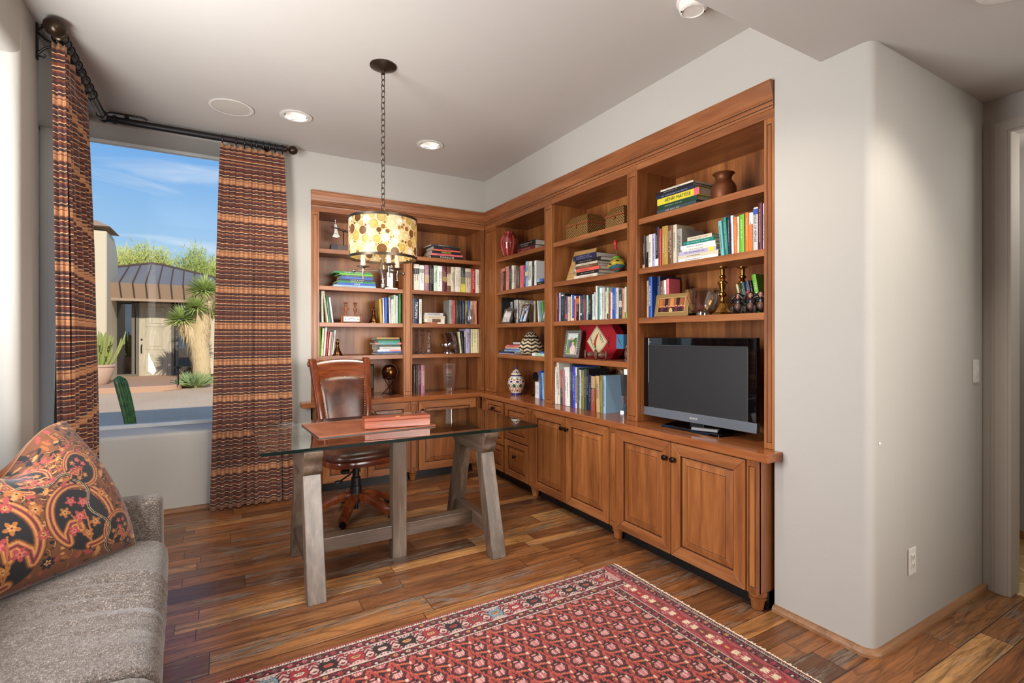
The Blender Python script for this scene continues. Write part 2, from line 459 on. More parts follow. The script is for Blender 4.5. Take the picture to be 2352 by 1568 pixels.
# ceilings
CAN = [onZ(680, 266, HC), onZ(988, 332, HC)]; CAN += [(CAN[0][0]+.05, 1.5, HC), (CAN[1][0]+.1, 1.5, HC)]  # last two are unseen, added to brighten the room
mb = MB(); slab_holes(mb, -1.3, 2.95, YS, 5.12, HC, HC+.14, [(p[0], p[1], .066) for p in CAN]); struct(mb.build('ceiling', M_CEIL))
HALL = (2.43, .64)
mb = MB(); slab_holes(mb, -1.3, 6.3, -2.7, YS, HS, HC+.14, [(HALL[0], HALL[1], .066)]); struct(mb.build('ceiling', M_CEIL))
struct(MB().box(2.95, YS, HS, 6.3, 3.2, HC+.14).build('ceiling', M_CEIL))

# right hand wall, its bullnosed pier and the bookcase recess
mb = MB()
r = .045
mb.prism([(XD+.12, 1.064+.43)]+[(XR, YC)]+bull(XR+r, 1.064+r, r, PI, 1.5*PI)+[(XD+.12, 1.064)], 'z', 0, HC+.05, 0, True)
mb.box(XR+.0005, YC, 2.612, XR+.45, 5.1, HC+.05)
mb.box(2.768, YC, 0, 2.9, 5.1, 2.612)
struct(mb.build('wall_right', M_WALL))
mb = MB().box(XD, .972, 0, XD+.12, 1.064, HS).box(XD, -2.6, 2.415, XD+.12, .972, HS).box(XD, -2.6, 0, XD+.12, -.15, 2.415)
struct(mb.build('wall_hall', M_WALL))
mb = MB()
for k, (a, b, p) in enumerate([(.972, 1.05, .012), (.985, 1.035, .02)]):
    mb.box(XD-p, a-.02, 0, XD, b-.02, 2.43); 
mb.box(XD-.0125, -.2, 2.40, XD, 1.0305, 2.475).box(XD-.0206, -.2, 2.412, XD, 1.0155, 2.462).box(XD-.004, .952, 0, XD+.12, .972, 2.415)
struct(mb.build('door_1', plaster('casing_paint', (190, 182, 172), .02), bevel=.004))
struct(MB().box(4.62, -2.6, 0, 4.75, 3.2, HS).build('wall_far', M_WALL))
struct(MB().box(3.66, 2.2, 0, 4.62, 2.32, HS).build('wall_far', M_WALL))
struct(MB().box(4.60, -2.6, 0, 4.62, 3.2, .055).build('baseboard_far', flat((150, 112, 70), .5)))
struct(MB().box(-1.3, -2.72, 0, 6.2, -2.6, HC).build('wall_rear', M_WALL))

# window wall (back)
mb = MB(); rr = .03; XW = .22
mb.prism([(5.02, 0), (YB, 0)]+bull(YB+rr, SILL-rr, rr, PI, PI/2)+[(5.02, SILL)], 'x', -1.2, XW, 0, True)
mb.prism([(XW, 5.1), ]+bull(XW+rr, YB+rr, rr, PI, 1.5*PI)+[(.676, YB), (.676, 5.1)], 'z', 0, HC+.05, 0, True)
mb.box(-1.2, YB, 2.887, XW+.002, 5.1, HC+.05)
mb.box(.676, YB, 2.612, XR+.05, 5.1, HC+.05)
mb.box(.676, 5.04, 0, 2.9, 5.15, 2.612)
struct(mb.build('wall_back', M_WALL))
# left wall: pier between two deep windows
mb = MB(); q = .045; Y0, Y1 = 3.165, 3.50
mb.prism([(-1.2, Y1), (-1.2, Y0)]+bull(XL-q, Y0+q, q, -PI/2, 0)+bull(XL-q, Y1-q, q, 0, PI/2), 'z', 0, HC+.05, 0, True)
mb.prism([(-1.2, 0), (XL, 0)]+bull(XL-rr, SILL-rr, rr, 0, PI/2)+[(-1.2, SILL)], 'y', Y1-.02, YB, 0, True)
mb.prism([(-1.2, 0), (XL, 0)]+bull(XL-rr, SILL-rr, rr, 0, PI/2)+[(-1.2, SILL)], 'y', 1.2, Y0+.02, 0, True)
mb.box(-1.2, Y1-.02, 2.887, XL, YB, HC+.05)
hd = bull(XL-q, 2.655+q, q, -PI/2, 0)
mb.prism([(-1.2, 2.655)]+hd+[(XL, HC+.05), (-1.2, HC+.05)], 'y', 1.2, Y0+.02, 0, True)
mb.box(-1.2, -2.7, 0, XL, 1.2, HC+.05)
mb.box(-1.3, 4.94, 0, -1.06, 5.1, HC)                                            # corner post
struct(mb.build('wall_left', M_WALL))
M_FRAME = flat((196, 196, 194), .4, name='window_frame_paint')
def window(name, mbf, mbp):
    o = struct(mbf.build(name, M_FRAME, bevel=.003))
    p = mbp.build('pane', M_GLASS, o); return o
f = MB(); y0, y1 = 5.0, 5.05
f.box(-1.06, y0, SILL, XW, y1, SILL+.03).box(-1.06, y0, 2.862, XW, y1, 2.887).box(-1.06, y0, SILL, -1.03, y1, 2.887).box(XW-.03, y0, SILL, XW, y1, 2.887)
window('window_1', f, MB().box(-1.04, 5.022, SILL+.01, XW-.01, 5.03, 2.88))
def side_window(name, ya, yb, zt):
    f = MB()
    f.box(-1.2, ya, SILL, -1.15, yb, SILL+.03).box(-1.2, ya, zt-.03, -1.15, yb, zt).box(-1.2, ya, SILL, -1.15, ya+.03, zt).box(-1.2, yb-.03, SILL, -1.15, yb, zt)
    window(name, f, MB().box(-1.178, ya+.01, SILL+.01, -1.17, yb-.01, zt-.01))
side_window('window_2', Y1, 4.94, 2.887); side_window('window_3', 1.2, Y0, 2.655)

# wooden quarter-round at the foot of the walls
M_SHOE = wood_mat('oak_shoe_moulding', (92, 62, 40), (142, 98, 64), (170, 124, 84), 'x', rough=.5, rndv=.2)
def shoe(name, path, side=1):
    prof = [(0, 0), (.024, 0), (.023, .012), (.018, .022), (.01, .028), (0, .03)]
    P = [Vector((p[0], p[1])) for p in path]; N = len(P); rings = []
    for i, p in enumerate(P):
        d0 = (P[i]-P[i-1]).normalized() if i else (P[1]-P[0]).normalized()
        d1 = (P[i+1]-P[i]).normalized() if i < N-1 else d0
        n0 = Vector((d0.y, -d0.x))*side; n1 = Vector((d1.y, -d1.x))*side; n = (n0+n1).normalized(); k = 1/max(.4, n.dot(n0))
        rings.append([(p.x+n.x*o*k, p.y+n.y*o*k, z) for o, z in prof])
    struct(MB().loft(rings, True, True, 0, False).build(name, M_SHOE))
shoe('baseboard_back', [(XL, YB), (.676, YB)])
shoe('baseboard_right', [(XR, YC)]+bull(XR+r, 1.064+r, r, PI, 1.5*PI)+[(XD, 1.064), (XD, 1.045)], 1)

# ---------------------------------------------------------------- things fixed to ceiling and walls
M_LENS = emit('lamp_glow', (255, 246, 232), 4.0)
M_CONE = flat((222, 220, 216), .25, name='white_reflector')
for i, p in enumerate(CAN):
    t = E('recessed_light', ['round white recessed ceiling light between the pendant chain and the ceiling speaker', 'small round white recessed ceiling light nearest the bookcase corner, beyond the pendant chain', 'unseen added recessed ceiling light by the soffit on the window side', 'unseen added recessed ceiling light by the soffit on the bookcase side'][i], 'ceiling light', p, group='recessed ceiling lights')
    MB().lathe([(.078, .0), (.108, -.002), (.11, -.006), (.1, -.009), (.08, -.008), (.078, 0)], 40, cap=False).build('trim_ring', M_WHITE, t)
    MB().lathe([(.079, -.006), (.074, .01), (.062, .05), (.052, .075)], 40, cap=False).build('reflector', M_CONE, t)
    MB().lathe([(.001, .074), (.053, .075)], 32, cap=False).build('lamp_lens', M_LENS, t)
    light('can_beam', 'SPOT', (p[0], p[1], HC+.02), 52, (1, .91, .78), rot=(0, 0, 0), spot_size=rad(112), spot_blend=.7, shadow_soft_size=.05)
t = E('recessed_light', 'recessed downlight in the low hall ceiling above the wall corner', 'ceiling light', (HALL[0], HALL[1], HS))
MB().lathe([(.078, .0), (.108, -.002), (.11, -.006), (.1, -.009), (.08, -.008), (.078, 0)], 40, cap=False).build('trim_ring', M_WHITE, t)
MB().lathe([(.079, -.006), (.074, .01), (.062, .05), (.052, .075)], 40, cap=False).build('reflector', M_CONE, t)
MB().lathe([(.001, .074), (.053, .075)], 32, cap=False).build('lamp_lens', M_LENS, t)
light('hall_beam', 'SPOT', (HALL[0], HALL[1], HS+.015), 44, (1, .93, .83), rot=(0, 0, 0), spot_size=rad(106), spot_blend=.8, shadow_soft_size=.05)
light('far_room_fill', 'POINT', (4.1, .6, 2.2), 16, (1, .96, .9), shadow_soft_size=.25)  # added point light without a fixture, brightens the room beyond

p = onZ(532, 246, HC)
t = E('ceiling_speaker', 'flush round ceiling speaker with off-white grille', 'speaker', p)
MB().lathe([(.118, 0), (.138, -.003), (.139, -.006), (.128, -.009), (.117, -.006)], 48, cap=False).build('rim', M_WHITE, t)
MB().lathe([(.0, -.006), (.06, -.0055), (.118, -.004)], 48, cap=False).build('grille', plaster('speaker_grille', (206, 200, 190), .02), t)
p = onZ(1592, 0, HC)
t = E('smoke_detector', 'white round smoke detector on the ceiling beside the lowered soffit', 'smoke detector', p)
MB().lathe([(.0, 0), (.075, 0), (.076, -.012), (.07, -.016)], 40).build('base_plate', M_WHITE, t)
MB().lathe([(.066, -.016), (.066, -.03), (.06, -.05), (.05, -.055), (.047, -.051), (0, -.05)], 40).build('sensor_housing', M_WHITE, t)
for a in (2.6, -.6): MB().lathe([(.004, 0), (.004, .003), (0, .003)], 8).build('vent_hole', M_BLACK, t, loc=(cos(a)*.054, sin(a)*.054, -.0575))

def wall_plate(name, label, cat, loc, kind):
    """faces -Y"""
    t = E(name, label, cat, loc)
    MB().box(-.036, -.006, -.06, .036, 0, .06).build('wall_plate', M_WHITE, t, bevel=.003)
    if kind == 'switch':
        MB().prism([(-.007, -.033), (-.011, 0), (-.0075, .033), (0, .033), (0, -.033)], 'x', -.016, .016).build('rocker', M_WHITE, t, bevel=.001)
        t.rotation_euler = (0, 0, 0)
    else:
        b = MB().box(-.017, -.009, -.034, .017, -.004, .034).build('outlet_insert', M_WHITE, t, bevel=.002)
        for z in (-.018, .018):
            m = MB()
            for x in (-.007, .007): m.box(x-.0012, -.0096, z-.005, x+.0012, -.0085, z+.005)
            m.box(-.002, -.0096, z-.012, .002, -.0085, z-.008).build('socket_slots', M_BLACK, b)
a = onY(2093, 1287, 1.064); wall_plate('wall_outlet', 'white duplex wall outlet low on the hall side of the wall corner', 'outlet', a, 'outlet')
a = onY(2240, 852, 1.064); wall_plate('light_switch', 'white rocker light switch high on the hall wall near the doorway', 'light switch', a, 'switch')
a = onY(2019, 1018, 1.064)
tag(MB().lathe([(0, -.006), (.006, -.005), (.007, -.002), (.002, 0)], 12, axis='y').build('wall_peg', flat((240, 240, 238), .3), loc=a), 'tiny white peg stuck in the wall just past the rounded corner', 'peg')
# ================================================================ built-in cabinets
M_CABY = wood_mat('cherry_wood_along', (94, 52, 28), (144, 86, 48), (180, 118, 72), 'y', rough=.33, rndv=.25)
M_TOPY = wood_mat('cherry_counter_along', (102, 52, 27), (146, 84, 47), (178, 114, 68), 'y', rough=.16, rndv=.1)
CT = .786; CB = .744; BASE = .088
SHELF = [2.115, 1.79, 1.468, 1.172]
def bead_panel_door(parent, name, x0, x1, z0, z1, knob=None, fw=.058, th=.022, m=None, mp=None, label=None):
    """frame-and-raised-panel front in the XZ plane, outer face at y=-th"""
    m = m or M_CAB
    g = .0015; x0 += g; x1 -= g; z0 += g; z1 -= g
    f = MB(); ft = min(fw, (z1-z0)*.28); fx = min(fw, (x1-x0)*.28)
    f.prism([(x0, z0), (x0+fx, z0+ft), (x0+fx, z1-ft), (x0, z1)], 'y', -th, 0)
    f.prism([(x1, z0), (x1, z1), (x1-fx, z1-ft), (x1-fx, z0+ft)], 'y', -th, 0)
    f.prism([(x0, z0), (x1, z0), (x1-fx, z0+ft), (x0+fx, z0+ft)], 'y', -th, 0, 1)
    f.prism([(x0, z1), (x0+fx, z1-ft), (x1-fx, z1-ft), (x1, z1)], 'y', -th, 0, 1)
    o = f.build(name, [m, M_CABX], parent, bevel=.003)
    if label: o['label'] = label
    a0, a1, b0, b1 = x0+fx, x1-fx, z0+ft, z1-ft
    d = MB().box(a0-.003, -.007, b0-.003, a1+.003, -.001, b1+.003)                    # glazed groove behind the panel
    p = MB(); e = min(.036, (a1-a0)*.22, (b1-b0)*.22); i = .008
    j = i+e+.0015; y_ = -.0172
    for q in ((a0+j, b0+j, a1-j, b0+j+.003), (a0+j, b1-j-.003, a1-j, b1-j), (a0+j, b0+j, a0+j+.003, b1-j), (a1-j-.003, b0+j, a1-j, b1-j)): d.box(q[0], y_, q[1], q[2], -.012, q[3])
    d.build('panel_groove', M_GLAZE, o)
    ring = lambda k, y: [(a0+k, y, b0+k), (a1-k, y, b0+k), (a1-k, y, b1-k), (a0+k, y, b1-k)]
    R = [ring(i, -.006), ring(i, -.011), ring(i+e, -.019), ring(i+e+.002, -.0165), ring(i+e+.003, -.0165), ring(i+e+.005, -.019)]
    p.loft(R, True, True, 0, False)
    p.build('raised_panel', mp or m, o)
    if knob:
        k = MB().lathe([(.0075, 0), (.0065, -.008), (.006, -.013), (.0145, -.019), (.017, -.025), (.0145, -.031), (.007, -.034), (0, -.0345)], 20, axis='y')
        k.build('knob', M_BRONZE, o, loc=(knob[0], -th, knob[1]))
    return o
def pilaster(parent, name, x0, x1, z0, z1, y=0, d=.03, groove=.014):
    """flat stile with a sunk panel outlined in dark glaze"""
    w = x1-x0; g = min(groove, w*.28)
    m = MB().box(x0, y, z0, x0+g, y+d, z1).box(x1-g, y, z0, x1, y+d, z1).box(x0+g, y, z0, x1-g, y+d, z0+.03).box(x0+g, y, z1-.03, x1-g, y+d, z1)
    o = m.build(name, M_CAB, parent, bevel=.002)
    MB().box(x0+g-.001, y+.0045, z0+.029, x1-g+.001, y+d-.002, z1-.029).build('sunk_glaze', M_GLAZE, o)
    MB().box(x0+g+.003, y+.0012, z0+.033, x1-g-.003, y+.012, z1-.033).build('sunk_panel', M_CAB, o, bevel=.002)
    return o
def foot(parent, x, y=.035, h=BASE):
    MB().lathe([(.022, 0), (.027, .004), (.031, .03), (.033, .045), (.03, .048), (.04, .052), (.041, .058), (.03, .062), (.032, .066), (.043, .072), (.043, h)], 24).build('turned_foot', M_CAB, parent, loc=(x, y, 0))

def bay(name, label, loc, rz, W, shelves, sl, sr, corner_left=0):
    t = E(name, label, 'bookcase', loc, rz, 'bookcase bays'); d = .385; top = 2.434; th = .02
    MB().box(-.004, d-.02, CT+.001, W+.004, d-.006, top+.02).build('back_panel', M_CABB, t)
    MB().box(-(th if sl else .004), .031, CT+.001, 0, d-.006, top+.02).build('side_panel', M_CAB, t)
    MB().box(W, .031, CT+.001, W+th, d-.006, top+.02).build('side_panel', M_CAB, t)
    MB().box(0, .02, top, W, d-.02, top+.02).build('top_panel', M_CABX, t)
    for k, z in enumerate(shelves):
        MB().box(.001, .018, z-.022, W-.001, d-.02, z).box(.001, .012, z-.037, W-.001, .032, z).build('shelf', M_CABX, t, bevel=.0015)
    MB().box(-sl, 0, top, W+sr, .022, 2.49).build('top_rail', M_CABX, t, bevel=.002)
    if sl: pilaster(t, 'stile', -sl, 0, CT+.001, top-.0005)
    if sr: pilaster(t, 'stile', W, W+sr, CT+.001, top-.0005)
    return t
BAYS = {}
BAYS['A'] = bay('bookcase_bay', 'cherry wood open bookcase bay nearest the curtained window, with four shelves', (.744, YB, 0), 0, .756, SHELF, .066, .085)
BAYS['B'] = bay('bookcase_bay', 'cherry wood open bookcase bay on the window wall, meeting the room corner', (1.585, YB, 0), 0, .734, SHELF, 0, .04)
R90 = -PI/2
BAYS['C'] = bay('bookcase_bay', 'narrow cherry wood bookcase bay beside the corner, holding the basket and talavera jar', (XR, 4.402, 0), R90, .870, SHELF, .0, .1095)
BAYS['D'] = bay('bookcase_bay', 'middle cherry wood bookcase bay holding the red hot sauce box and wooden spools', (XR, 3.4226, 0), R90, .8876, SHELF, 0, .094)
BAYS['E'] = bay('bookcase_bay', 'wide cherry wood bookcase bay with three shelves above the television', (XR, 2.441, 0), R90, .89, SHELF[:3], 0, .054)
pilaster(BAYS['C'], 'stile', -.228, 0, CT+.001, 2.4335)
MB().box(-.228, 0, 2.434, 0, .022, 2.49).build('top_rail', M_CABX, BAYS['C'])

# crown moulding over the whole run
cp = [(.0, 2.434+.04), (.012, 2.474), (.016, 2.482), (.008, 2.49), (.014, 2.496), (.022, 2.502), (.018, 2.51), (.018, 2.522), (.028, 2.528), (.032, 2.54), (.05, 2.57), (.066, 2.59), (.07, 2.596), (.074, 2.6), (.074, 2.61), (0, 2.612)]
cp = [(o*.42, z) for o, z in cp]
t = E('crown_moulding', 'stepped cherry crown moulding capping the whole L-shaped bookcase', 'crown moulding', (XR, YB, 2.474))
for nm, ends, mt in (('moulding', ([(.676, YB-o, z) for o, z in cp], [(XR-o, YB-o, z) for o, z in cp]), M_CABX), ('moulding', ([(XR-o, YB-o, z) for o, z in cp], [(XR-o, YC+.003, z) for o, z in cp]), M_CABY)):
    MB().loft(list(ends), True, True, 0, False).build(nm, mt, t, w=True)
g1 = MB()
for o, z in ((.0036, 2.488), (.0082, 2.5105)):
    g1.loft([[(.676, YB-o-a, z+b) for a, b in ((0, 0), (.0012, 0), (.0012, .004), (0, .004))], [(XR-o-a, YB-o-a, z+b) for a, b in ((0, 0), (.0012, 0), (.0012, .004), (0, .004))], [(XR-o-a, YC+.004, z+b) for a, b in ((0, 0), (.0012, 0), (.0012, .004), (0, .004))]], True, True, 0, False)
g1.build('glaze_line', M_GLAZE, t, w=True)

# L-shaped counter
t = E('countertop', 'polished L-shaped cherry countertop running under the bookcases', 'countertop', (2.235, 4.49, CB))
MB().prism([(.585, 4.49), (2.235, 4.49), (2.745, 5.02), (.68, 5.02), (.68, YB-.002), (.585, YB-.002)], 'z', CB, CT).build('worktop', M_TOP, t, w=True, bevel=.003)
MB().prism([(2.2352, 4.49), (2.2352, 1.452), (XR-.002, 1.452), (XR-.002, YC+.003), (2.745, YC+.003), (2.745, 5.0198)], 'z', CB, CT).build('worktop', M_TOPY, t, w=True, bevel=.003)

# base cabinets (local: x to the viewer's right, front at y=0)
def base(name, label, loc, rz, W, deep=.44):
    t = E(name, label, 'cabinet', loc, rz, 'base cabinets')
    MB().box(0, .002, BASE, W, deep, CB-.001).build('carcass', M_CAB, t)
    MB().box(0, .06, .0, W, .08, BASE).build('toe_shade', M_BLACK, t)  # black strip stands in for the shade under the open base
    return t
XF, YF = 2.267, 4.525
def L(y0): return lambda y: y0-y
Y0 = 4.51
c = base('base_cabinet', 'cherry drawer cabinet with five drawers beside the corner', (XF, Y0-.0, 0), R90, 4.51-3.569); q = L(Y0)
a0, a1 = q(4.39), q(4.035)
M_D = M_CABX
bead_panel_door(c, 'drawer', a0, a1, .59, CB-.008, ((a0+a1)/2, .667), .045, m=M_CAB)
bead_panel_door(c, 'drawer', a0, a1, .34, .582, ((a0+a1)/2, .47), .045)
bead_panel_door(c, 'drawer', a0, a1, BASE+.006, .332, ((a0+a1)/2, .215), .045)
a0, a1 = q(4.012), q(3.606)
bead_panel_door(c, 'drawer', a0, a1, .42, CB-.008, ((a0+a1)/2, .60), .05)
bead_panel_door(c, 'drawer', a0, a1, BASE+.006, .412, ((a0+a1)/2, .29), .05)
pilaster(c, 'stile', q(3.604), q(3.536), BASE, CB-.004, -.016, .03, .012)
pilaster(c, 'stile', q(4.505), q(4.395), BASE, CB-.004, -.006, .03, .012)
foot(c, q(3.57)); foot(c, q(4.45))
Y0 = 3.535
c = base('base_cabinet', 'cherry two-door base cabinet under the middle bookcase bay', (XF, Y0, 0), R90, 3.535-2.516); q = L(Y0)
bead_panel_door(c, 'door', q(3.534), q(3.070), BASE, CB-.006, (q(3.070)-.03, .652), .062)
bead_panel_door(c, 'door', q(3.069), q(2.586), BASE, CB-.006, (q(3.069)+.03, .652), .062)
pilaster(c, 'stile', q(2.584), q(2.5155), BASE, CB-.004, -.016, .03, .012); foot(c, q(2.55))
Y0 = 2.515
c = base('base_cabinet', 'cherry two-door base cabinet under the television, with a turned foot by the wall', (XF, Y0, 0), R90, 2.515-1.512); q = L(Y0)
bead_panel_door(c, 'door', q(2.514), q(2.050), BASE, CB-.006, (q(2.050)-.03, .645), .066)
bead_panel_door(c, 'door', q(2.049), q(1.573), BASE, CB-.006, (q(2.049)+.03, .645), .066)
pilaster(c, 'stile', q(1.571), q(1.512), BASE, CB-.004, -.016, .03, .012); foot(c, q(1.545)); 
X0 = .69; q = lambda x: x-X0
c = base('base_cabinet', 'cherry two-door base cabinet behind the leather chair', (X0, YF, 0), 0, 1.598-X0); 
pilaster(c, 'stile', 0, .055, BASE, CB-.004, -.016, .03, .012); foot(c, .03)
bead_panel_door(c, 'door', .058, .44, BASE, CB-.006, (.41, .65), .06); bead_panel_door(c, 'door', .441, q(1.522), BASE, CB-.006, (.47, .65), .06)
pilaster(c, 'stile', q(1.524), q(1.596), BASE, CB-.004, -.016, .03, .012); foot(c, q(1.56))
X0 = 1.6; q = lambda x: x-X0
c = base('base_cabinet', 'cherry single-door base cabinet on the window wall, next to the corner', (X0, YF, 0), 0, 2.262-X0)
bead_panel_door(c, 'door', q(1.603), q(2.2), BASE, CB-.006, (q(1.635), .652), .066)
pilaster(c, 'stile', q(2.205), q(2.244), BASE, CB-.004, -.012, .03, .01); foot(c, q(2.21))
# ================================================================ desk, chair, pendant
M_TRES = wood_mat('grey_brown_trestle_wood', (50, 40, 33), (86, 70, 58), (126, 110, 96), 'z', rough=.3, rndv=.3)
M_TRESY = wood_mat('grey_brown_trestle_wood_y', (46, 35, 28), (78, 61, 49), (112, 93, 78), 'y', rough=.3, rndv=.3)
M_TRESX = wood_mat('grey_brown_trestle_wood_x', (46, 35, 28), (78, 61, 49), (112, 93, 78), 'x', rough=.3, rndv=.3)
M_DGLASS = glassy('desk_glass', (.80, .86, .84), 1.25, 1.55, 0, .035)
M_DEDGE = flat((9, 24, 21), .08, 0, .8, name='green_glass_edge')
DZ = .765
t = E('desk', 'glass-topped desk on a grey-brown wooden double trestle, standing on the oak floor', 'desk', (.99, 3.2, 0))
gx0, gx1, gy0, gy1 = .172, 1.812, 2.79, 3.735
m = MB().box(gx0, gy0, DZ-.019, gx1, gy1, DZ); m.m = [0, 0, 1, 1, 1, 1]
m.build('glass_top', [M_DGLASS, M_DEDGE], t, w=True, bevel=.0015)
zt = DZ-.0195
for x in (.42, 1.463):
    hw = .047
    # top beam with ogee ends (profile in YZ)
    prof = []
    for k in range(9):
        a = k/8; prof.append((2.775+.062*(a**1.2)+.012*sin(a*2*PI), zt-.03-.105*a))
    near = [(2.77, zt)]+[(2.77, zt-.02)]+prof
    far = [(6.08-y, z) for y, z in near][::-1]
    MB().prism(near+far, 'x', x-hw, x+hw, 0, True).build('top_beam', M_TRESY, t, w=True, bevel=.004)
    for s in (0, 1):
        f = (lambda y: y) if s == 0 else (lambda y: 6.08-y)
        yb, yt, d = 2.672, 2.838, .085
        b = [(x-hw, f(yb), 0), (x+hw, f(yb), 0), (x+hw, f(yb+d), 0), (x-hw, f(yb+d), 0)]
        u = [(x-hw+.002, f(yt), zt-.12), (x+hw-.002, f(yt), zt-.12), (x+hw-.002, f(yt+d), zt-.12), (x-hw+.002, f(yt+d), zt-.12)]
        MB().hexa(b, u).build('leg', M_TRES, t, w=True, bevel=.004)
    MB().box(x-.03, 2.77, .122, x+.03, 3.31, .205).build('side_stretcher', M_TRESY, t, w=True, bevel=.003)
MB().box(.45, 3.0, .12, 1.433, 3.075, .2).build('long_stretcher', M_TRESX, t, w=True, bevel=.003)
MB().box(.9, 2.985, 0, .987, 3.06, zt).build('centre_post', M_TRES, t, w=True, bevel=.004)

def leather(name, c1, c2, c3, rough=.28):
    g = NG(name); co = g.coord(); n = g.noise(co, 7, 4, .6); v = g.vor(co, 420, 'DISTANCE_TO_EDGE')
    c = g.ramp(n, [(.3, c1), (.5, c2), (.72, c3)])
    return g.bsdf(c, rough, 0, g.bump(v, .12, .0008), .5)
M_LEATH = leather('brown_leather', (46, 24, 16), (74, 40, 28), (108, 66, 46))
M_TANL = leather('tan_leather', (122, 68, 44), (146, 84, 56), (164, 100, 68), .32)
M_MAHO = wood_mat('polished_mahogany', (52, 20, 10), (96, 42, 21), (146, 76, 38), 'z', rough=.16, rndv=.2)
M_MAHOX = wood_mat('polished_mahogany_x', (52, 20, 10), (96, 42, 21), (146, 76, 38), 'x', rough=.16, rndv=.2)
M_REDW = wood_mat('reddish_box_wood', (92, 40, 22), (146, 72, 44), (172, 98, 66), 'x', rough=.25)

# desk pad
a, b = onZ(740, 962, DZ+.004), onZ(785, 982, DZ+.004)
t = E('desk_pad', 'tan leather desk pad lying on the glass desk top', 'desk pad', (.80, 3.28, DZ), rad(3))
t.location = (.83, 3.30, DZ)
MB().box(-.36, -.26, .0005, .36, .25, .004).build('backing', M_BLACK, t)
MB().box(-.36, -.26, .004, .36, .25, .008).build('leather_surface', M_TANL, t, bevel=.002)
st = MB()
for k in range(1): st.box(-.345, -.245, .008, .345, -.2435, .0083).box(-.345, .2335, .008, .345, .235, .0083).box(-.345, -.245, .008, -.3435, .235, .0083).box(.3435, -.245, .008, .345, .235, .0083)
st.build('stitching', flat((210, 160, 120), .6), t)
for sx in (-1, 1): MB().box(sx*.36, -.26, .008, sx*.30, .25, .0105).build('side_rail', M_TANL, t, bevel=.001)
# long wooden box
p0 = onZ(838, 986, DZ+.012); p1 = onZ(988, 975, DZ+.012)
dx, dy = p1[0]-p0[0], p1[1]-p0[1]; Lb = math.hypot(dx, dy)
t = E('wooden_box', 'long reddish wooden box lying at the front of the desk pad', 'box', (p0[0], p0[1], DZ+.011), math.atan2(dy, dx))
t.location = (p0[0], p0[1], DZ+.0108)
MB().box(0, 0, 0, Lb, .11, .046).build('box_body', M_REDW, t, bevel=.002)
MB().box(-.001, -.001, .0475, Lb+.001, .111, .066).build('lid', M_REDW, t, bevel=.002)
MB().box(Lb*.47, .02, .066, Lb*.53, .03, .0675).build('lid_inlay', M_BRASS, t)

# chair: local, faces -Y, origin on the floor under the column
t = E('office_chair', 'brown leather swivel chair with mahogany frame and brass nailheads behind the desk', 'chair', (.89, 3.90, 0), rad(6))
def back_at(s, z):      # leaning back: y for a height
    k = (z-.46)/.68; return .215+.10*k+.06*k*k
sw = lambda z: .165+.055*((z-.46)/.68)
for s in (-1, 1):
    rings = []
    for i in range(15):
        z = .44+.69*i/14; y = back_at(s, z); x = s*sw(z); w = .026; d = .022
        rings.append([(x-w, y-d, z), (x-w*.5, y-d-.006, z), (x+w*.5, y-d-.006, z), (x+w, y-d, z), (x+w, y+d, z), (x-w, y+d, z)])
    y = back_at(s, 1.13)
    for a in (.5, 1.1, 1.8):                                           # rolled-over scroll
        rings.append([(p[0], y+.035+(p[1]-y)*cos(a)*.9-.035*cos(a)+.0, 1.13+.03*sin(a)+(p[1]-y)*-.3) for p in [(q[0], q[1]) for q in rings[14]]])
    MB().loft(rings, True, True).build('back_post', M_MAHO, t, bevel=.003)
    MB().lathe([(.0, -.028), (.02, -.028), (.024, -.02), (.024, .02), (.02, .028), (0, .028)], 20, axis='x').build('scroll', M_MAHO, t, loc=(s*(sw(1.13)+.002), back_at(0, 1.13)+.028, 1.125))
n = 15; rings = []
for i in range(n):
    a = -1+2*i/(n-1); x = a*sw(1.07); top = 1.132+.022*(1-a*a); bot = .99+.022*(1-a*a)
    ring = []
    for z, o in ((bot, -.014), ((bot+top)/2, -.022), (top-.03, -.018), (top, .0), (top+.006, .03), (top-.02, .052), (top-.04, .04), (bot+.03, .02), (bot, .014)):
        ring.append((x, back_at(0, z)+o-.02*(1-a*a)*-1, z))
    rings.append(ring)
MB().loft(rings, True, True).build('top_rail', M_MAHOX, t, bevel=.002)
def cushion(nx, nz, f, back):
    m = grid_mesh(nx, nz, lambda a, b: f(a, b, 1)); m2 = grid_mesh(nx, nz, lambda a, b: f(a, b, 0), flip=True)
    m.add(m2.v, m2.f, 0, True); return m
def bk(a, b, front):
    u = 2*a-1; v = 2*b-1; z = .545+.455*b; w = sw(z)-.026; bulge = max(0, (1-u**4)*(1-v**4))**.6
    zz = z+.022*(1-u*u)*max(0, v)
    return (u*w, back_at(0, z)+(-.012-.034*bulge if front else .02)+.02*(1-u*u), zz)
cushion(24, 24, bk, 1).build('back_cushion', M_LEATH, t)
nm = MB()
def nail(a, b):
    p = bk(a, b, 1); nm.lathe([(0, -.003), (.003, -.0022), (.0046, 0)], 8, (p[0], p[1]-.002, p[2]), axis='y')
for i in range(34): nail(.012, i/33); nail(.988, i/33)
for i in range(1, 28): nail(.012+.976*i/28, .995)
nm.build('nailhead_trim', M_BRASS, t)
def seat_out(a):       # outline of the seat, a in 0..2pi, front is -Y
    c, s_ = cos(a), sin(a); e = .55
    x = .262*math.copysign(abs(c)**e, c); y = .235*math.copysign(abs(s_)**e, s_)
    return x*(1-.12*(y/.235 > 0)*(y/.235)), y-.02-.02*(1-(x/.262)**2)*(s_ < 0)
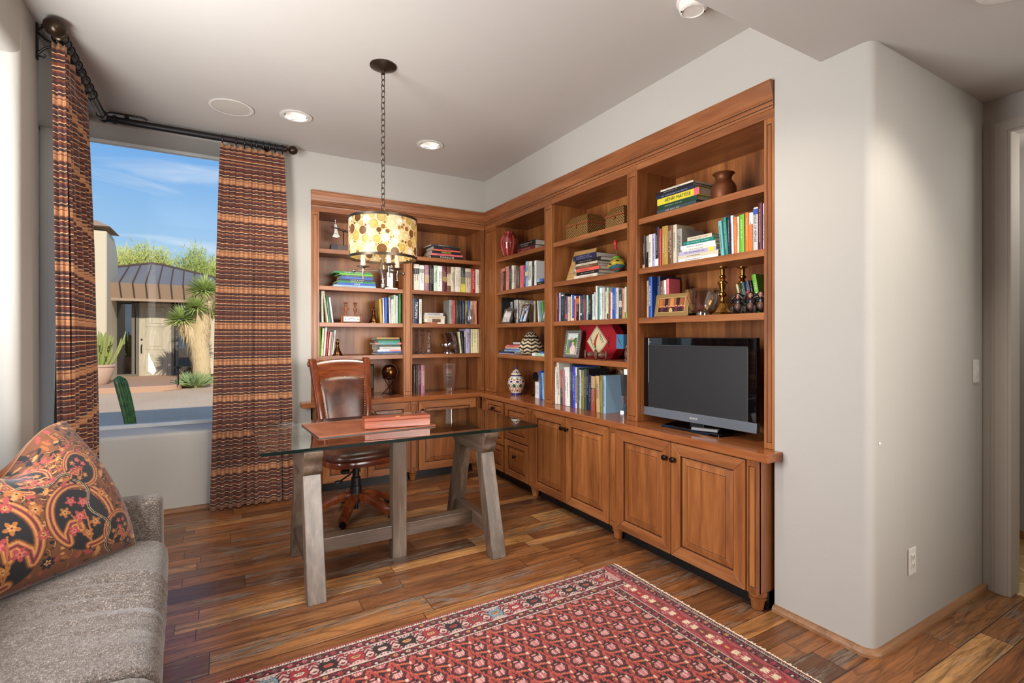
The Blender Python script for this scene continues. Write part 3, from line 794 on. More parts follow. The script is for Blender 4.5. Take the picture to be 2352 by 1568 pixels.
def ringz(k, z, inset, n=48): return [((seat_out(2*PI*i/n)[0])*(1-inset), (seat_out(2*PI*i/n)[1]+.02)*(1-inset)-.02, z) for i in range(n)]
MB().loft([ringz(0, .412, .03), ringz(0, .416, .0), ringz(0, .448, -.005), ringz(0, .456, .01), ringz(0, .458, .06)], True, True).build('seat_apron', M_MAHOX, t)
MB().loft([ringz(0, .455, .04), ringz(0, .468, .012), ringz(0, .488, .02), ringz(0, .507, .08), ringz(0, .522, .22), ringz(0, .53, .5), ringz(0, .532, .9)], True, True).build('seat_cushion', M_LEATH, t, auto=60)
MB().box(-.09, -.13, .385, .09, .13, .408).box(-.16, -.075, .392, .05, -.045, .402).box(.02, -.08, .375, .2, -.05, .385).build('tilt_mechanism', M_BLACK, t, bevel=.004)
MB().lathe([(0, -.02), (.03, -.02), (.033, -.014), (.033, .0), (.02, .012), (.008, .014), (.008, .03)], 18).build('tension_knob', M_BLACK, t, loc=(-.1, -.06, .355))
MB().tube([(0, 0, .35), (-.06, -.05, .32), (-.14, -.1, .3)], .006, 8).lathe([(.012, -.004), (.028, -.005), (.03, 0), (.028, .005), (.012, .004), (.012, -.004)], 18, (-.165, -.115, .295)).build('height_lever', M_BLACK, t)
MB().lathe([(.0, .04), (.018, .04), (.018, .09), (.04, .09), (.043, .2), (.041, .215), (.036, .22), (.034, .28), (.026, .285), (.024, .385), (0, .385)], 24).build('gas_column', M_BLACK, t)
for k in range(5):
    a = rad(234+72*k); ca, sa = cos(a), sin(a); rings = []
    for i in range(13):
        f = i/12; d = .02+.285*f
        zt_ = .165-.055*f+.018*sin(f*PI*1.6)-.025*max(0, f-.75)*4*max(0, f-.75); h = .066-.016*f; w = .025+.008*sin(f*PI)
        if f > .9: w *= 1.05; h *= 1.2
        c = (ca*d, sa*d)
        rings.append([(c[0]-sa*w*j, c[1]+ca*w*j, z) for j, z in ((-1, zt_-h), (-1.1, zt_-h*.4), (-.75, zt_-.006), (0, zt_), (.75, zt_-.006), (1.1, zt_-h*.4), (1, zt_-h))])
    lg = MB().loft(rings, True, True).build('base_leg', M_MAHO, t)
    m = MB().lathe([(.0, .06), (.008, .06), (.008, .09), (0, .09)], 10, (ca*.29, sa*.29, 0))
    for s in (-1, 1): m.lathe([(0, -.009), (.018, -.009), (.0245, -.004), (.0245, .004), (.018, .009), (0, .009)], 18, (0, 0, 0), axis='x')
    b0 = len(m.v)
    m = MB().lathe([(.0, .045), (.008, .045), (.008, .09), (0, .09)], 10, (ca*.29, sa*.29, 0))
    st = len(m.v)
    m.lathe([(0, -.02), (.02, -.019), (.0255, -.008), (.0255, -.002), (.022, 0), (.0255, .002), (.0255, .008), (.02, .019), (0, .02)], 20, axis='x')
    m.xf(Matrix.Translation((ca*.30, sa*.30, .0256)) @ Matrix.Rotation(a+.7, 4, 'Z'), st)
    m.build('caster', flat((40, 38, 36), .2, .9), lg)

# pendant
px, py, _ = onZ(880, 151, HC)
t = E('pendant_lamp', 'drum pendant lamp with pale shell-disc shade hanging by a chain over the desk', 'pendant lamp', (px, py, HC))
M_IRON = flat((84, 74, 64), .35, .9, name='dark_pewter')
MB().lathe([(0, 0), (.077, 0), (.077, -.006), (.06, -.014), (.03, -.024), (.012, -.03), (.012, -.05), (0, -.05)], 40).build('canopy', M_IRON, t)
ch = MB(); zc = -.05; i = 0
while zc > -.885:
    Lk, wd = .042, .0105; st = len(ch.v); pts = []
    for k in range(16):
        a = 2*PI*k/16; pts.append((wd*cos(a), 0, (Lk/2-wd)*(1 if sin(a) >= 0 else -1)+wd*sin(a)))
    ch.tube(pts, .0024, 6, closed=True)
    ch.xf(Matrix.Translation((.0012*sin(i*2.1), .001*cos(i*1.3), zc-Lk/2+.004)) @ Matrix.Rotation((PI/2 if i % 2 else 0)+.5+.15*sin(i*3), 4, 'Z') @ Matrix.Rotation(.08*sin(i*1.7), 4, 'Y'), st)
    zc -= Lk-.0085; i += 1
ch.build('chain', M_IRON, t)
zs1, zs0, R = 2.03-HC, 1.806-HC, .195
# drum shade: discs of shell set edge to edge
rng = random.Random(5); cw, chh = 2*PI*R, zs1-zs0
cv = Canvas(880, 164, cw, chh, (228, 196, 146)); placed = []
pal = [(222, 200, 132), (236, 226, 190), (188, 150, 78), (150, 104, 48), (104, 72, 40), (226, 214, 168), (240, 230, 204), (200, 172, 108), (124, 84, 46), (206, 176, 96), (242, 232, 210), (170, 130, 66)]
P = np.zeros((0, 3))
for tries in range(42000):
    r = .025 if tries < 1600 else rng.choice((.019, .0145)) if tries < 8000 else rng.choice((.0105, .008)) if tries < 22000 else rng.choice((.0055, .004))
    r *= rng.uniform(.82, 1.1); x = rng.uniform(0, cw); y = rng.uniform(r*.6, chh-r*.6)
    dx_ = np.abs(P[:, 0]-x); dx_ = np.minimum(dx_, cw-dx_)
    if not len(P) or np.all(dx_**2+(P[:, 1]-y)**2 > (r+P[:, 2]+.0008)**2): placed.append((x, y, r)); P = np.vstack([P, (x, y, r)])
for x, y, r in placed:
    c = tuple(v*.9 for v in rng.choice(pal)); d = tuple(v*.86 for v in c)
    for ox in (0, cw, -cw):
        cv.ell(x+ox, y, r, r, d); cv.ell(x+ox, y, r*.86, r*.86, c); cv.ell(x+ox+r*.2, y+r*.25, r*.42, r*.36, tuple(min(255, v*1.08) for v in c))
g = NG('shell_shade'); c = g.attr()
tl = g.n('ShaderNodeBsdfTranslucent'); g.put(tl.inputs[0], c); df = g.n('ShaderNodeBsdfPrincipled'); g.put(df.inputs['Base Color'], c); df.inputs['Roughness'].default_value = .3
mx = g.n('ShaderNodeMixShader'); mx.inputs[0].default_value = .42
g.nt.links.new(df.outputs[0], mx.inputs[1]); g.nt.links.new(tl.outputs[0], mx.inputs[2]); g.nt.links.new(mx.outputs[0], g.out.inputs[0])
M_SHADE = g.mat
ca = np.concatenate([cv.a, cv.a[:, :1]], axis=1)
sh = grid_mesh(881, 164, lambda a, b: (R*cos(2*PI*a), R*sin(2*PI*a), zs0+chh*b), ca).build('lamp_shade', M_SHADE, t, auto=0)
for z in (zs1, zs0):
    MB().lathe([(R-.003, z-.007), (R+.003, z-.007), (R+.003, z+.007), (R-.003, z+.007), (R-.003, z-.007)], 64, cap=False).build('shade_rim', M_IRON, sh)
sp = MB()
for k in range(3):
    a = rad(90+120*k); sp.tube([(0, 0, zs1-.012), (R*cos(a), R*sin(a), zs1-.004)], .003, 6)
sp.build('shade_spider', M_IRON, sh)
hz = 1.738-HC
MB().lathe([(0, zs1+.03), (.006, zs1+.03), (.006, zs1), (.0075, zs1-.02), (.0075, hz+.05), (.011, hz+.048), (.013, hz+.035), (.03, hz), (.013, hz-.034), (.009, hz-.05), (.014, hz-.053), (.014, hz-.058), (.008, hz-.06), (.008, hz-.078), (.015, hz-.082), (.015, hz-.09), (.012, hz-.105), (.004, hz-.112), (0, hz-.113)], 24).build('stem', M_PEWTER, t)
M_CANDLE = flat((240, 228, 204), .5, name='candle_sleeve'); M_BULB = emit('bulb_glow', (255, 226, 176), 9)
for k in range(3):
    a = rad(150-120*k); ca_, sa_ = cos(a), sin(a); r1 = .118; zz = hz-.004
    m = MB().tube([(.02*ca_, .02*sa_, zz), (.165*ca_, .165*sa_, zz)], .005, 8).ball((.172*ca_, .172*sa_, zz), .012, 12)
    arm = m.build('arm', M_PEWTER, t)
    x, y = r1*ca_, r1*sa_
    MB().lathe([(0, -.052), (.009, -.05), (.009, -.046), (.004, -.042), (.004, -.02), (.0075, -.012), (.0075, .012), (.012, .016), (.036, .022), (.038, .026), (.012, .027), (0, .027)], 24).build('candle_cup', M_PEWTER, arm, loc=(x, y, zz))
    MB().lathe([(0, .027), (.0135, .027), (.0135, .1), (.011, .104), (0, .104)], 20).build('candle_sleeve', M_CANDLE, arm, loc=(x, y, zz))
    MB().lathe([(0, .104), (.008, .104), (.016, .125), (.017, .135), (.012, .155), (.005, .168), (0, .17)], 16).build('bulb', M_BULB, arm, loc=(x, y, zz))
    light('pendant_bulb', 'POINT', (px+x, py+y, HC+zz+.15), 1.7, (1, .85, .64), shadow_soft_size=.018)
# ================================================================ sofa, cushion, rug, curtains
def tweed():
    g = NG('grey_brown_tweed'); co = g.coord()
    a = g.noise(g.mapg(co, (520, 90, 300)), 1, 2, .6); b = g.noise(g.mapg(co, (90, 520, 300)), 1, 2, .6)
    n = g.noise(co, 26, 3, .6)
    f = g.math('ADD', g.math('MULTIPLY', a, .5), g.math('ADD', g.math('MULTIPLY', b, .5), g.math('MULTIPLY', g.math('SUBTRACT', n, .5), .1)))
    c = g.ramp(f, [(.36, (44, 36, 31)), (.48, (80, 70, 63)), (.56, (104, 93, 86)), (.66, (156, 147, 140))])
    return g.bsdf(c, .9, 0, g.bump(f, .25, .002), .2, Sheen_Weight=.2)
M_TWEED = tweed()
t = E('sofa', 'grey-brown tweed sofa along the window side with one low arm', 'sofa', (-.5, 1.9, 0))
fx = lambda y: -.205+.07*(2.72-y)/1.2*1.0                 # front edge runs slightly askew
fold = [(2.36, .012, .022, .9), (2.31, -.010, .018, .9), (2.255, .013, .02, 1.0), (2.2, -.011, .018, 1), (2.15, .011, .02, .95), (2.09, -.009, .02, .9), (2.03, .008, .025, .8), (1.93, -.006, .03, .7), (1.84, .005, .035, .7), (1.5, -.006, .04, .6), (1.4, .006, .04, .6)]
def seat(y0, y1, NY):
    rings = []
    for j in range(NY):
        y = y0+(y1-y0)*j/(NY-1); f = fx(y); e = min(y-y0, y1-y); drop = .03*(1-math.sqrt(max(0, 1-(1-min(1, e/.03))**2)))
        ring = []
        prof = [(-.80, .30), (-.80, .452), (-.74, .462), (-.66, .464), (-.58, .465), (-.5, .466), (-.43, .466), (-.37, .464), (-.32, .46), (f-.065, .452), (f-.035, .442), (f-.012, .425), (f, .398), (f+.004, .35), (f, .3), (f-.006, .27)]
        for x, z in prof:
            k = max(0, min(1, (x+.62)/.3)) if z > .39 else max(0, (z-.3)/.09)*.8
            yy = y+.12*(x+.35)
            d = sum(h*math.exp(-((yy-c)/(w*.75))**2)*q for c, h, w, q in fold)*k
            ring.append((x, y, z+d*1.0-drop) if z > .41 else (x+d*.6-drop*.6*(z > .28), y, z))
        rings.append(ring)
    MB().loft(rings, True, True).build('seat_cushion', M_TWEED, t, w=True, auto=70)
seat(1.672, 2.735, 240); seat(.75, 1.668, 90)
M_PIPE = M_TWEED
m = MB()
m.hexa([(-.80, .75, .07), (fx(.75)-.012, .75, .07), (fx(2.73)-.012, 2.73, .07), (-.80, 2.73, .07)], [(-.80, .75, .285), (fx(.75)-.004, .75, .285), (fx(2.73)-.004, 2.73, .285), (-.80, 2.73, .285)])
m.build('base', M_TWEED, t, w=True, bevel=.015, seg=3)
def soft(m, name, bev=.035): return m.build(name, M_TWEED, t, w=True, bevel=bev, seg=4)
soft(MB().hexa([(-.80, 2.735, .07), (-.225, 2.735, .07), (-.225, 2.855, .07), (-.80, 2.855, .07)], [(-.80, 2.735, .645), (-.228, 2.735, .628), (-.228, 2.855, .622), (-.80, 2.855, .645)]), 'arm')
soft(MB().hexa([(-.80, .75, .3), (-.68, .75, .3), (-.68, 2.73, .3), (-.80, 2.73, .3)], [(-.80, .75, .76), (-.74, .75, .76), (-.74, 2.73, .76), (-.80, 2.73, .76)]), 'backrest', .025)
for x, y in ((-.27, 2.78), (-.74, 2.78), (-.2, .9), (-.74, .9)): MB().lathe([(.016, 0), (.022, .07), (0, .07)], 14).build('leg', M_BLACK, t, loc=(x+.5, y-1.9, 0))

# big paisley cushion
PW, PH = .84, .58
cv = Canvas(360, 250, PW, PH, (112, 64, 33))
OR, RD, BK, TN, BR, CRM = (162, 98, 46), (160, 64, 62), (24, 20, 24), (190, 134, 76), (84, 46, 28), (186, 160, 126)
rg = random.Random(8)
for i in range(210):
    x, y = rg.uniform(0, PW), (rg.uniform(0, PH) if i < 80 else rg.uniform(.28, PH)); c = rg.choice([BK, BR, BK, (70, 38, 26)]); a = rg.uniform(0, 6); p = [(x, y)]
    for k in range(9): a += .42*(1 if i % 2 else -1); p.append((p[-1][0]+.011*cos(a), p[-1][1]+.011*sin(a)))
    cv.line(p, .009, c); cv.line(p[2:], .004, rg.choice([OR, TN, RD]))
    cv.ell(p[-1][0], p[-1][1], .009, .007, rg.choice([RD, TN, OR]))
for i in range(420):
    x, y = rg.uniform(0, PW), rg.uniform(0, PH); cv.ell(x, y, rg.uniform(.006, .016), rg.uniform(.003, .008), rg.choice([BR, BK, (150, 86, 42), (108, 60, 30), (150, 66, 50)]), rg.uniform(0, 3))
def paisley(cx, cy, s, flip=1, rot=0):
    def P(x, y):
        x *= flip; return (cx+s*(x*cos(rot)-y*sin(rot)), cy+s*(x*sin(rot)+y*cos(rot)))
    def spiral(k, n=40):
        pts = []
        for i in range(n+1):
            f = i/n; a = -PI*.55+f*PI*1.75; r = (.36+.10*sin(f*PI))*k
            pts.append((.02+r*cos(a)*.95, -.02+r*sin(a)*1.15))
        tip = pts[-1]
        pts += [(tip[0]+.02, tip[1]+.14*k), (tip[0]+.12, tip[1]+.24*k), (tip[0]+.22, tip[1]+.22*k), (tip[0]+.22, tip[1]+.12*k)]
        return [P(*p) for p in pts]
    cv.poly([P(.4*cos(a), .5*sin(a)-.02) for a in np.linspace(0, 2*PI, 40)], BK)
    for w, c, k in ((.15, BR, 1.1), (.115, OR, 1.1), (.085, TN, 1.1), (.045, RD, 1.1), (.02, BR, 1.1)): cv.line(spiral(k), w*s, c)
    for i in range(13):
        a = -PI*.5+i*PI*1.7/12; cv.ell(*P(.02+.53*cos(a), -.02+.62*sin(a)), .026*s, .02*s, BK if i % 2 else TN)
    for x, y, r, c in ((0, .02, .12, RD), (-.16, .18, .1, OR), (.15, .2, .1, RD), (-.17, -.14, .1, RD), (.16, -.16, .1, (150, 86, 42)), (0, .3, .1, RD), (0, -.28, .09, OR)):
        cv.flower(*P(x, y), r*s*.86, c, TN, 5, x*9); cv.flower(*P(x, y), r*s*.45, (200, 100, 96) if c == RD else TN, BR, 5, x*9+.6)
    for x, y in ((-.1, .1), (.1, .08), (-.08, -.2), (.09, -.05)): cv.line([P(0, -.42), P(x, y)], .018*s, OR)
paisley(.50, .20, .30, 1); paisley(.235, .215, .25, -1, -.15); paisley(.74, .19, .28, -1, .15)
paisley(.33, .45, .17, 1, .4); paisley(.50, .47, .16, -1, -.3); paisley(.67, .45, .17, 1, -.2); paisley(.10, .12, .13, 1, .7); paisley(.15, .40, .14, -1, .5)
for k, wv in ((0, .0), (1, .007)):
    cv.line([(.135+.02*sin(i*.8)+wv+.05*(i/16), .03+.34*i/16) for i in range(17)], .0045, BK); cv.line([(.1385+.02*sin(i*.8)+wv+.05*(i/16), .03+.34*i/16) for i in range(17)], .0022, CRM)
    cv.line([(.20+.36*i/16, .395+wv+.012*sin(i*1.1)) for i in range(17)], .0045, BK); cv.line([(.20+.36*i/16, .3985+wv+.012*sin(i*1.1)) for i in range(17)], .0022, CRM)
for x, y, r in ((.37, .09, .03), (.37, .30, .032), (.40, .38, .028), (.06, .05, .02), (.20, .05, .022), (.62, .34, .03), (.12, .28, .024), (.28, .53, .022), (.45, .33, .025), (.57, .06, .024), (.37, .2, .026)):
    cv.flower(x, y, r*.8, rg.choice([RD, OR, BK]), BR, 7); cv.flower(x, y, r*.4, TN, BK, 5)
for i in range(46):
    x, y = rg.uniform(0, PW), rg.choice([rg.uniform(0, .09), rg.uniform(.33, PH), rg.uniform(.3, .42)]); a = rg.uniform(0, 6)
    for k in range(5): cv.ell(x+.011*cos(a+k*.55), y+.011*sin(a+k*.55), .009, .0038, [TN, RD, OR][i % 3], a+k*.55)
    cv.ell(x-.006*cos(a+1.1), y-.006*sin(a+1.1), .006, .004, BK, a+1.1)
for i in range(150):
    x, y = rg.uniform(0, PW), rg.uniform(.4, PH); cv.ell(x, y, rg.uniform(.008, .016), .004, rg.choice([RD, BK, TN, (150, 66, 50)]), rg.uniform(-.5, .5))
cv.a *= .76
t = E('cushion', 'large paisley-embroidered cushion in rust, pink and black on the sofa', 'cushion', (-.385, 2.75, .462), rad(225))
def pil(a, b, s):
    # a: 0 right bottom corner .. 1; local x along the bottom edge, z up, +y towards the room
    u, v = 2*a-1, 2*b-1
    wb, wt = .84, .64
    f = b**1.05; w = wb+(wt-wb)*f; x = .42+u*w/2*(1+.0*v)
    z = .528*b-.20*math.exp(-((u+.22)/.36)**2)*b**5-.015*abs(u)**6*(1-b)
    x += .03*sin(b*PI)*(u)
    th = max(0, (1-u**4)*(1-abs(v)**3.2))**.62*.115+.004
    lean = -.20*b-.06*b*b
    th2 = th*(1+.12*sin(u*7+b*5)*b)
    return (x, (th2 if s else -th2*.7)+lean+.10, z)
m = grid_mesh(360, 250, lambda a, b: pil(a, b, 1), cv.a)
n = len(m.v); m2 = grid_mesh(60, 42, lambda a, b: pil(a, b, 0), flip=True)
m.add(m2.v, m2.f, 0, True); m.c = np.concatenate([m.c.reshape(-1, 3), np.tile(np.array(lin((110, 62, 32)), np.float32), (len(m2.v), 1))])
m.build('cushion_cover', painted_mat('embroidered_wool', .85, .25, .5, 320, .25), t, auto=0)
pts = [pil(0, b, 1) for b in np.linspace(0, 1, 20)]+[pil(a, 1, 1) for a in np.linspace(.05, 1, 24)]+[pil(1, b, 1) for b in np.linspace(.95, 0, 20)]
MB().tube([(p[0], p[1]-.004, p[2]) for p in pts], .003, 6).build('edge_cord', flat((140, 98, 66), .8), t)

# Persian rug --------------------------------------------------------------
RX0, RX1, RY0, RY1 = -.11, 2.005, .05, 2.262
RW, RH = RX1-RX0, RY1-RY0
NXr, NYr = int(RW/.0040), int(RH/.0040)
cv = Canvas(NXr, NYr, RW, RH, (64, 22, 24))
DK, RED, SAL, PNK, IV, BLU, MAR, TEA = (40, 18, 18), (164, 42, 50), (184, 80, 64), (200, 126, 122), (226, 200, 182), (124, 150, 160), (108, 28, 38), (206, 150, 96)
def field():
    X, Y = cv.X, cv.Y; px, pyy = .0895, .094; b = .205
    row = np.floor((RH-Y)/pyy); xx = X+np.where(row % 2 == 0, 0, px/2)
    fx_ = (xx/px) % 1-.5; fy = 1-(((RH-Y)/pyy) % 1)-.5          # cell coords, +fy away from the viewer
    a = cv.a; a[:] = lin((52, 18, 20))
    zz = np.abs((fx_+.5*np.sign(fy+1e-6)*0) )
    # hooked red lattice running between the motifs
    L1 = np.abs(np.abs(fx_)-.43+.22*np.abs(fy)-.05*np.sign(fx_)*np.sin(fy*12.6))
    a[L1 < .118] = lin(DK); a[L1 < .092] = lin(SAL); a[(L1 < .03) & (np.abs(fy) > .12)] = lin(RED)
    L2 = np.abs(fy+.30+.34*fx_)
    m = (L2 < .075) & (np.abs(fx_) < .34); a[m] = lin(SAL); a[(L2 < .02) & (np.abs(fx_) < .34)] = lin((214, 120, 76))
    m = (np.abs(fx_-.26) < .05) & (np.abs(fy+.36) < .09); a[m] = lin(IV)
    m = (np.abs(fx_+.30) < .045) & (np.abs(fy-.33) < .07); a[m] = lin(TEA)
    hexa = np.maximum(np.abs(fy-.10)*1.12, np.abs(fx_)*.8+np.abs(fy-.10)*.55)
    a[hexa < .34] = lin(DK); a[(hexa < .30)] = lin((96, 26, 34)); a[hexa < .225] = lin(DK); a[hexa < .205] = lin(PNK)
    inn = hexa < .18
    a[inn & ((np.abs(fx_) < .018))] = lin((120, 30, 40)); a[inn & (np.abs((fy*11) % 1-.5) < .16) & (np.abs(fx_) > .05)] = lin((178, 70, 78))
    a[inn & (np.abs((fx_*9+.5) % 1-.5) < .13)] = lin((236, 190, 178))
    m = (np.abs(fx_-.2+.0) < .03) & (np.abs(fy-.24) < .1); a[m] = lin(IV)
    m = (np.abs(fx_+.05) < .1) & (np.abs(fy-.40) < .035); a[m] = lin((226, 150, 140))
field()
def border(along, length, flip, wide):
    """paint on local (s along, d from the outer edge)"""
    def at(s, d):
        if along == 'x': return (s, RH-d)
        return (RW-d, s)
    def R4(s0, d0, s1, d1, c):
        p, q = at(s0, d0), at(s1, d1); cv.rect(min(p[0], q[0]), min(p[1], q[1]), max(p[0], q[0]), max(p[1], q[1]), c)
    def PL(pts, c): cv.poly([at(*p) for p in pts], c)
    def LN(pts, w, c): cv.line([at(*p) for p in pts], w, c)
    def EL(s, d, rs, rd, c):
        p = at(s, d); cv.ell(p[0], p[1], rs if along == 'x' else rd, rd if along == 'x' else rs, c)
    rr = random.Random(11)
    R4(0, 0, length, .224, MAR); R4(0, 0, length, .010, (150, 70, 62)); R4(0, .010, length, .02, DK)
    s = 0
    while s < length: R4(s, .013, s+.006, .018, IV); R4(s, .216, s+.006, .221, IV); s += .011
    for d0, d1 in ((.022, .064), (.17, .212)):
        R4(0, d0, length, d1, (58, 20, 24)); R4(0, d0-.0025, length, d0+.0015, IV); R4(0, d1-.0015, length, d1+.0025, IV)
        s = .02; i = 0
        while s < length:
            mid = (d0+d1)/2
            LN([(s-.028, d0+.006), (s, d1-.006), (s+.028, d0+.006)], .005, (150, 44, 56))
            EL(s, mid-.004, .013, .0115, DK); EL(s, mid-.004, .010, .009, [TEA, PNK, (196, 184, 150), (176, 60, 62), (120, 110, 90)][rr.randrange(5)]); EL(s, mid-.004, .0035, .0035, MAR)
            EL(s+.028, d1-.011, .006, .006, IV if i % 2 else PNK); s += .056; i += 1
    R4(0, .066, length, .168, (196, 148, 140) if not wide else (170, 70, 74))
    s = .05; i = 0; mid = .117; seq = [DK, RED, DK, RED, BLU, RED, DK, RED, DK]
    while s < length:
        if not wide:
            R4(s-.055, .066, s+.055, .168, (210, 176, 166)); 
            for q in (-1, 1):
                for e in (-1, 1):
                    LN([(s+q*.055, mid+e*.046), (s+q*.03, mid+e*.012), (s+q*.055, mid-e*.02)], .009, MAR); LN([(s+q*.05, mid+e*.046), (s+q*.022, mid+e*.03)], .006, DK)
                    PL([(s+q*.055, mid+e*.05), (s+q*.036, mid+e*.05), (s+q*.055, mid+e*.028)], (150, 34, 48))
                    EL(s+q*.046, mid+e*.006, .006, .005, IV)
            c = seq[(i+2) % 9]
            PL([(s-.040, mid), (s-.028, mid-.036), (s, mid-.026), (s+.028, mid-.036), (s+.040, mid), (s+.028, mid+.036), (s, mid+.026), (s-.028, mid+.036)], DK)
            PL([(s-.036, mid), (s-.026, mid-.032), (s, mid-.023), (s+.026, mid-.032), (s+.036, mid), (s+.026, mid+.032), (s, mid+.023), (s-.026, mid+.032)], c)
            for k in range(-2, 3):
                for e in (-1, 1): R4(s+k*.014-.003, mid+e*.034, s+k*.014+.003, mid+e*.044, c)
            c2 = [SAL, TEA, (226, 188, 176), (150, 60, 56)][(i*3) % 4] if c != RED else [IV, (116, 96, 70), TEA][i % 3]
            PL([(s-.024, mid), (s-.014, mid-.013), (s+.014, mid-.013), (s+.024, mid), (s+.014, mid+.013), (s-.014, mid+.013)], DK)
            PL([(s-.021, mid), (s-.012, mid-.010), (s+.012, mid-.010), (s+.021, mid), (s+.012, mid+.010), (s-.012, mid+.010)], c2)
            for k in (-1, 0, 1): EL(s+k*.008, mid, .003, .004, MAR)
            s += .1102
        else:
            for q in (-1, 1):
                LN([(s-.065, mid+q*.045), (s, mid+q*.02), (s+.065, mid+q*.045)], .006, MAR)
                PL([(s+q*.02, mid), (s+q*.034, mid-.018), (s+q*.062, mid-.014), (s+q*.05, mid-.005), (s+q*.066, mid), (s+q*.05, mid+.005), (s+q*.062, mid+.014), (s+q*.034, mid+.018)], (236, 212, 176))
            c = [RED, (120, 52, 44)][i % 2]
            PL([(s-.03, mid), (s-.02, mid-.03), (s-.006, mid-.02), (s, mid-.034), (s+.006, mid-.02), (s+.02, mid-.03), (s+.03, mid), (s+.02, mid+.03), (s, mid+.02), (s-.02, mid+.03)], c)
            EL(s, mid, .012, .006, TEA)
            for q in (-1, 1): EL(s+.065, mid+q*.03, .012, .009, PNK); EL(s+.065, mid+q*.03, .005, .004, (150, 34, 48))
            s += .131
        i += 1
border('y', RH, 0, True); border('x', RW-.10, 0, False)
nz = np.random.RandomState(1).rand(NYr, NXr, 1).astype(np.float32)
cv.a *= (.62+.32*nz)
t = E('rug', 'red Persian rug with small repeating motifs and an ivory fringe on the oak floor', 'rug', (1.0, 1.2, 0))
m = grid_mesh(NXr, NYr, lambda a, b: (RX0+RW*a, RY0+RH*b, .009), cv.a)
k = len(m.v)
m.add([(RX0, RY0, .009), (RX1, RY0, .009), (RX1, RY1, .009), (RX0, RY1, .009), (RX0-.002, RY0-.002, 0), (RX1+.002, RY0-.002, 0), (RX1+.002, RY1+.002, 0), (RX0-.002, RY1+.002, 0)], [(0, 1, 5, 4), (1, 2, 6, 5), (2, 3, 7, 6), (3, 0, 4, 7)])
m.c = np.concatenate([m.c.reshape(-1, 3), np.tile(np.array(lin((96, 30, 32)), np.float32), (8, 1))])
m.build('pile', painted_mat('rug_wool', .95, .1, .6, 900, .15), t, w=True, auto=0)
rg = random.Random(4); m = MB(); y = RY0
m.box(RX1-.001, RY0, .001, RX1+.006, RY1, .0085)
while y < RY1:
    l = rg.uniform(.010, .022); a = rg.uniform(-.008, .008)
    m.add([(RX1+.002, y, .008), (RX1+.002, y+.0035, .008), (RX1+.002+l, y+a+.003, .0035), (RX1+.002+l, y+a, .0035), (RX1+.002, y, .001), (RX1+.002, y+.0035, .001), (RX1+.002+l, y+a+.003, .0008), (RX1+.002+l, y+a, .0008)], [(0, 1, 2, 3), (7, 6, 5, 4), (0, 3, 7, 4), (1, 5, 6, 2), (2, 6, 7, 3)]); y += rg.uniform(.004, .0065)
m.build('fringe', flat((232, 220, 196), .9), t, w=True)

# ---------------------------------------------------------------- curtains
def stripe_mat(name='striped_curtain_cloth', k=1.0):
    g = NG(name); co = g.coord(); x, y, z = g.sep(co)
    w = g.math('MULTIPLY', g.math('SUBTRACT', g.noise(g.mapg(co, (9, 9, 2)), 1, 2), .5), .006)
    p = g.math('FRACT', g.math('DIVIDE', g.math('ADD', z, w), .282))
    DB, RU, TA, LI, PU = (60, 42, 42), (112, 60, 44), (180, 130, 92), (218, 172, 128), (72, 50, 52)
    st = [(0, TA), (.05, (196, 140, 96)), (.085, RU), (.10, TA), (.15, DB), (.2, LI), (.215, PU), (.27, RU), (.325, LI), (.34, DB), (.40, RU), (.44, DB), (.47, LI), (.487, PU), (.55, RU), (.585, TA), (.605, DB), (.66, LI), (.677, RU), (.74, DB), (.785, LI), (.80, PU), (.85, RU), (.89, LI), (.905, DB), (.955, RU), (.98, TA)]
    c = g.ramp(p, st, 'CONSTANT')
    n = g.noise(g.mapg(co, (260, 260, 40)), 1, 2, .6); n2 = g.noise(g.mapg(co, (14, 14, 120)), 1, 2, .6)
    c = g.mix(g.math('MULTIPLY', g.ramp(n2, [(.4, (0, 0, 0)), (.7, (1, 1, 1))]), .35), c, RU)
    f = g.math('MULTIPLY_ADD', n, .5, .75); c = g.mix(1.0, c, g.comb(f, f, f), 'MULTIPLY')
    return g.bsdf(c, .85, 0, g.bump(n, .15, .001), .15, Sheen_Weight=.15)
def ramp32(*a): pass
M_CURT = stripe_mat()
M_LINING = flat((196, 192, 188), .85, name='curtain_lining')
RZ = 2.885
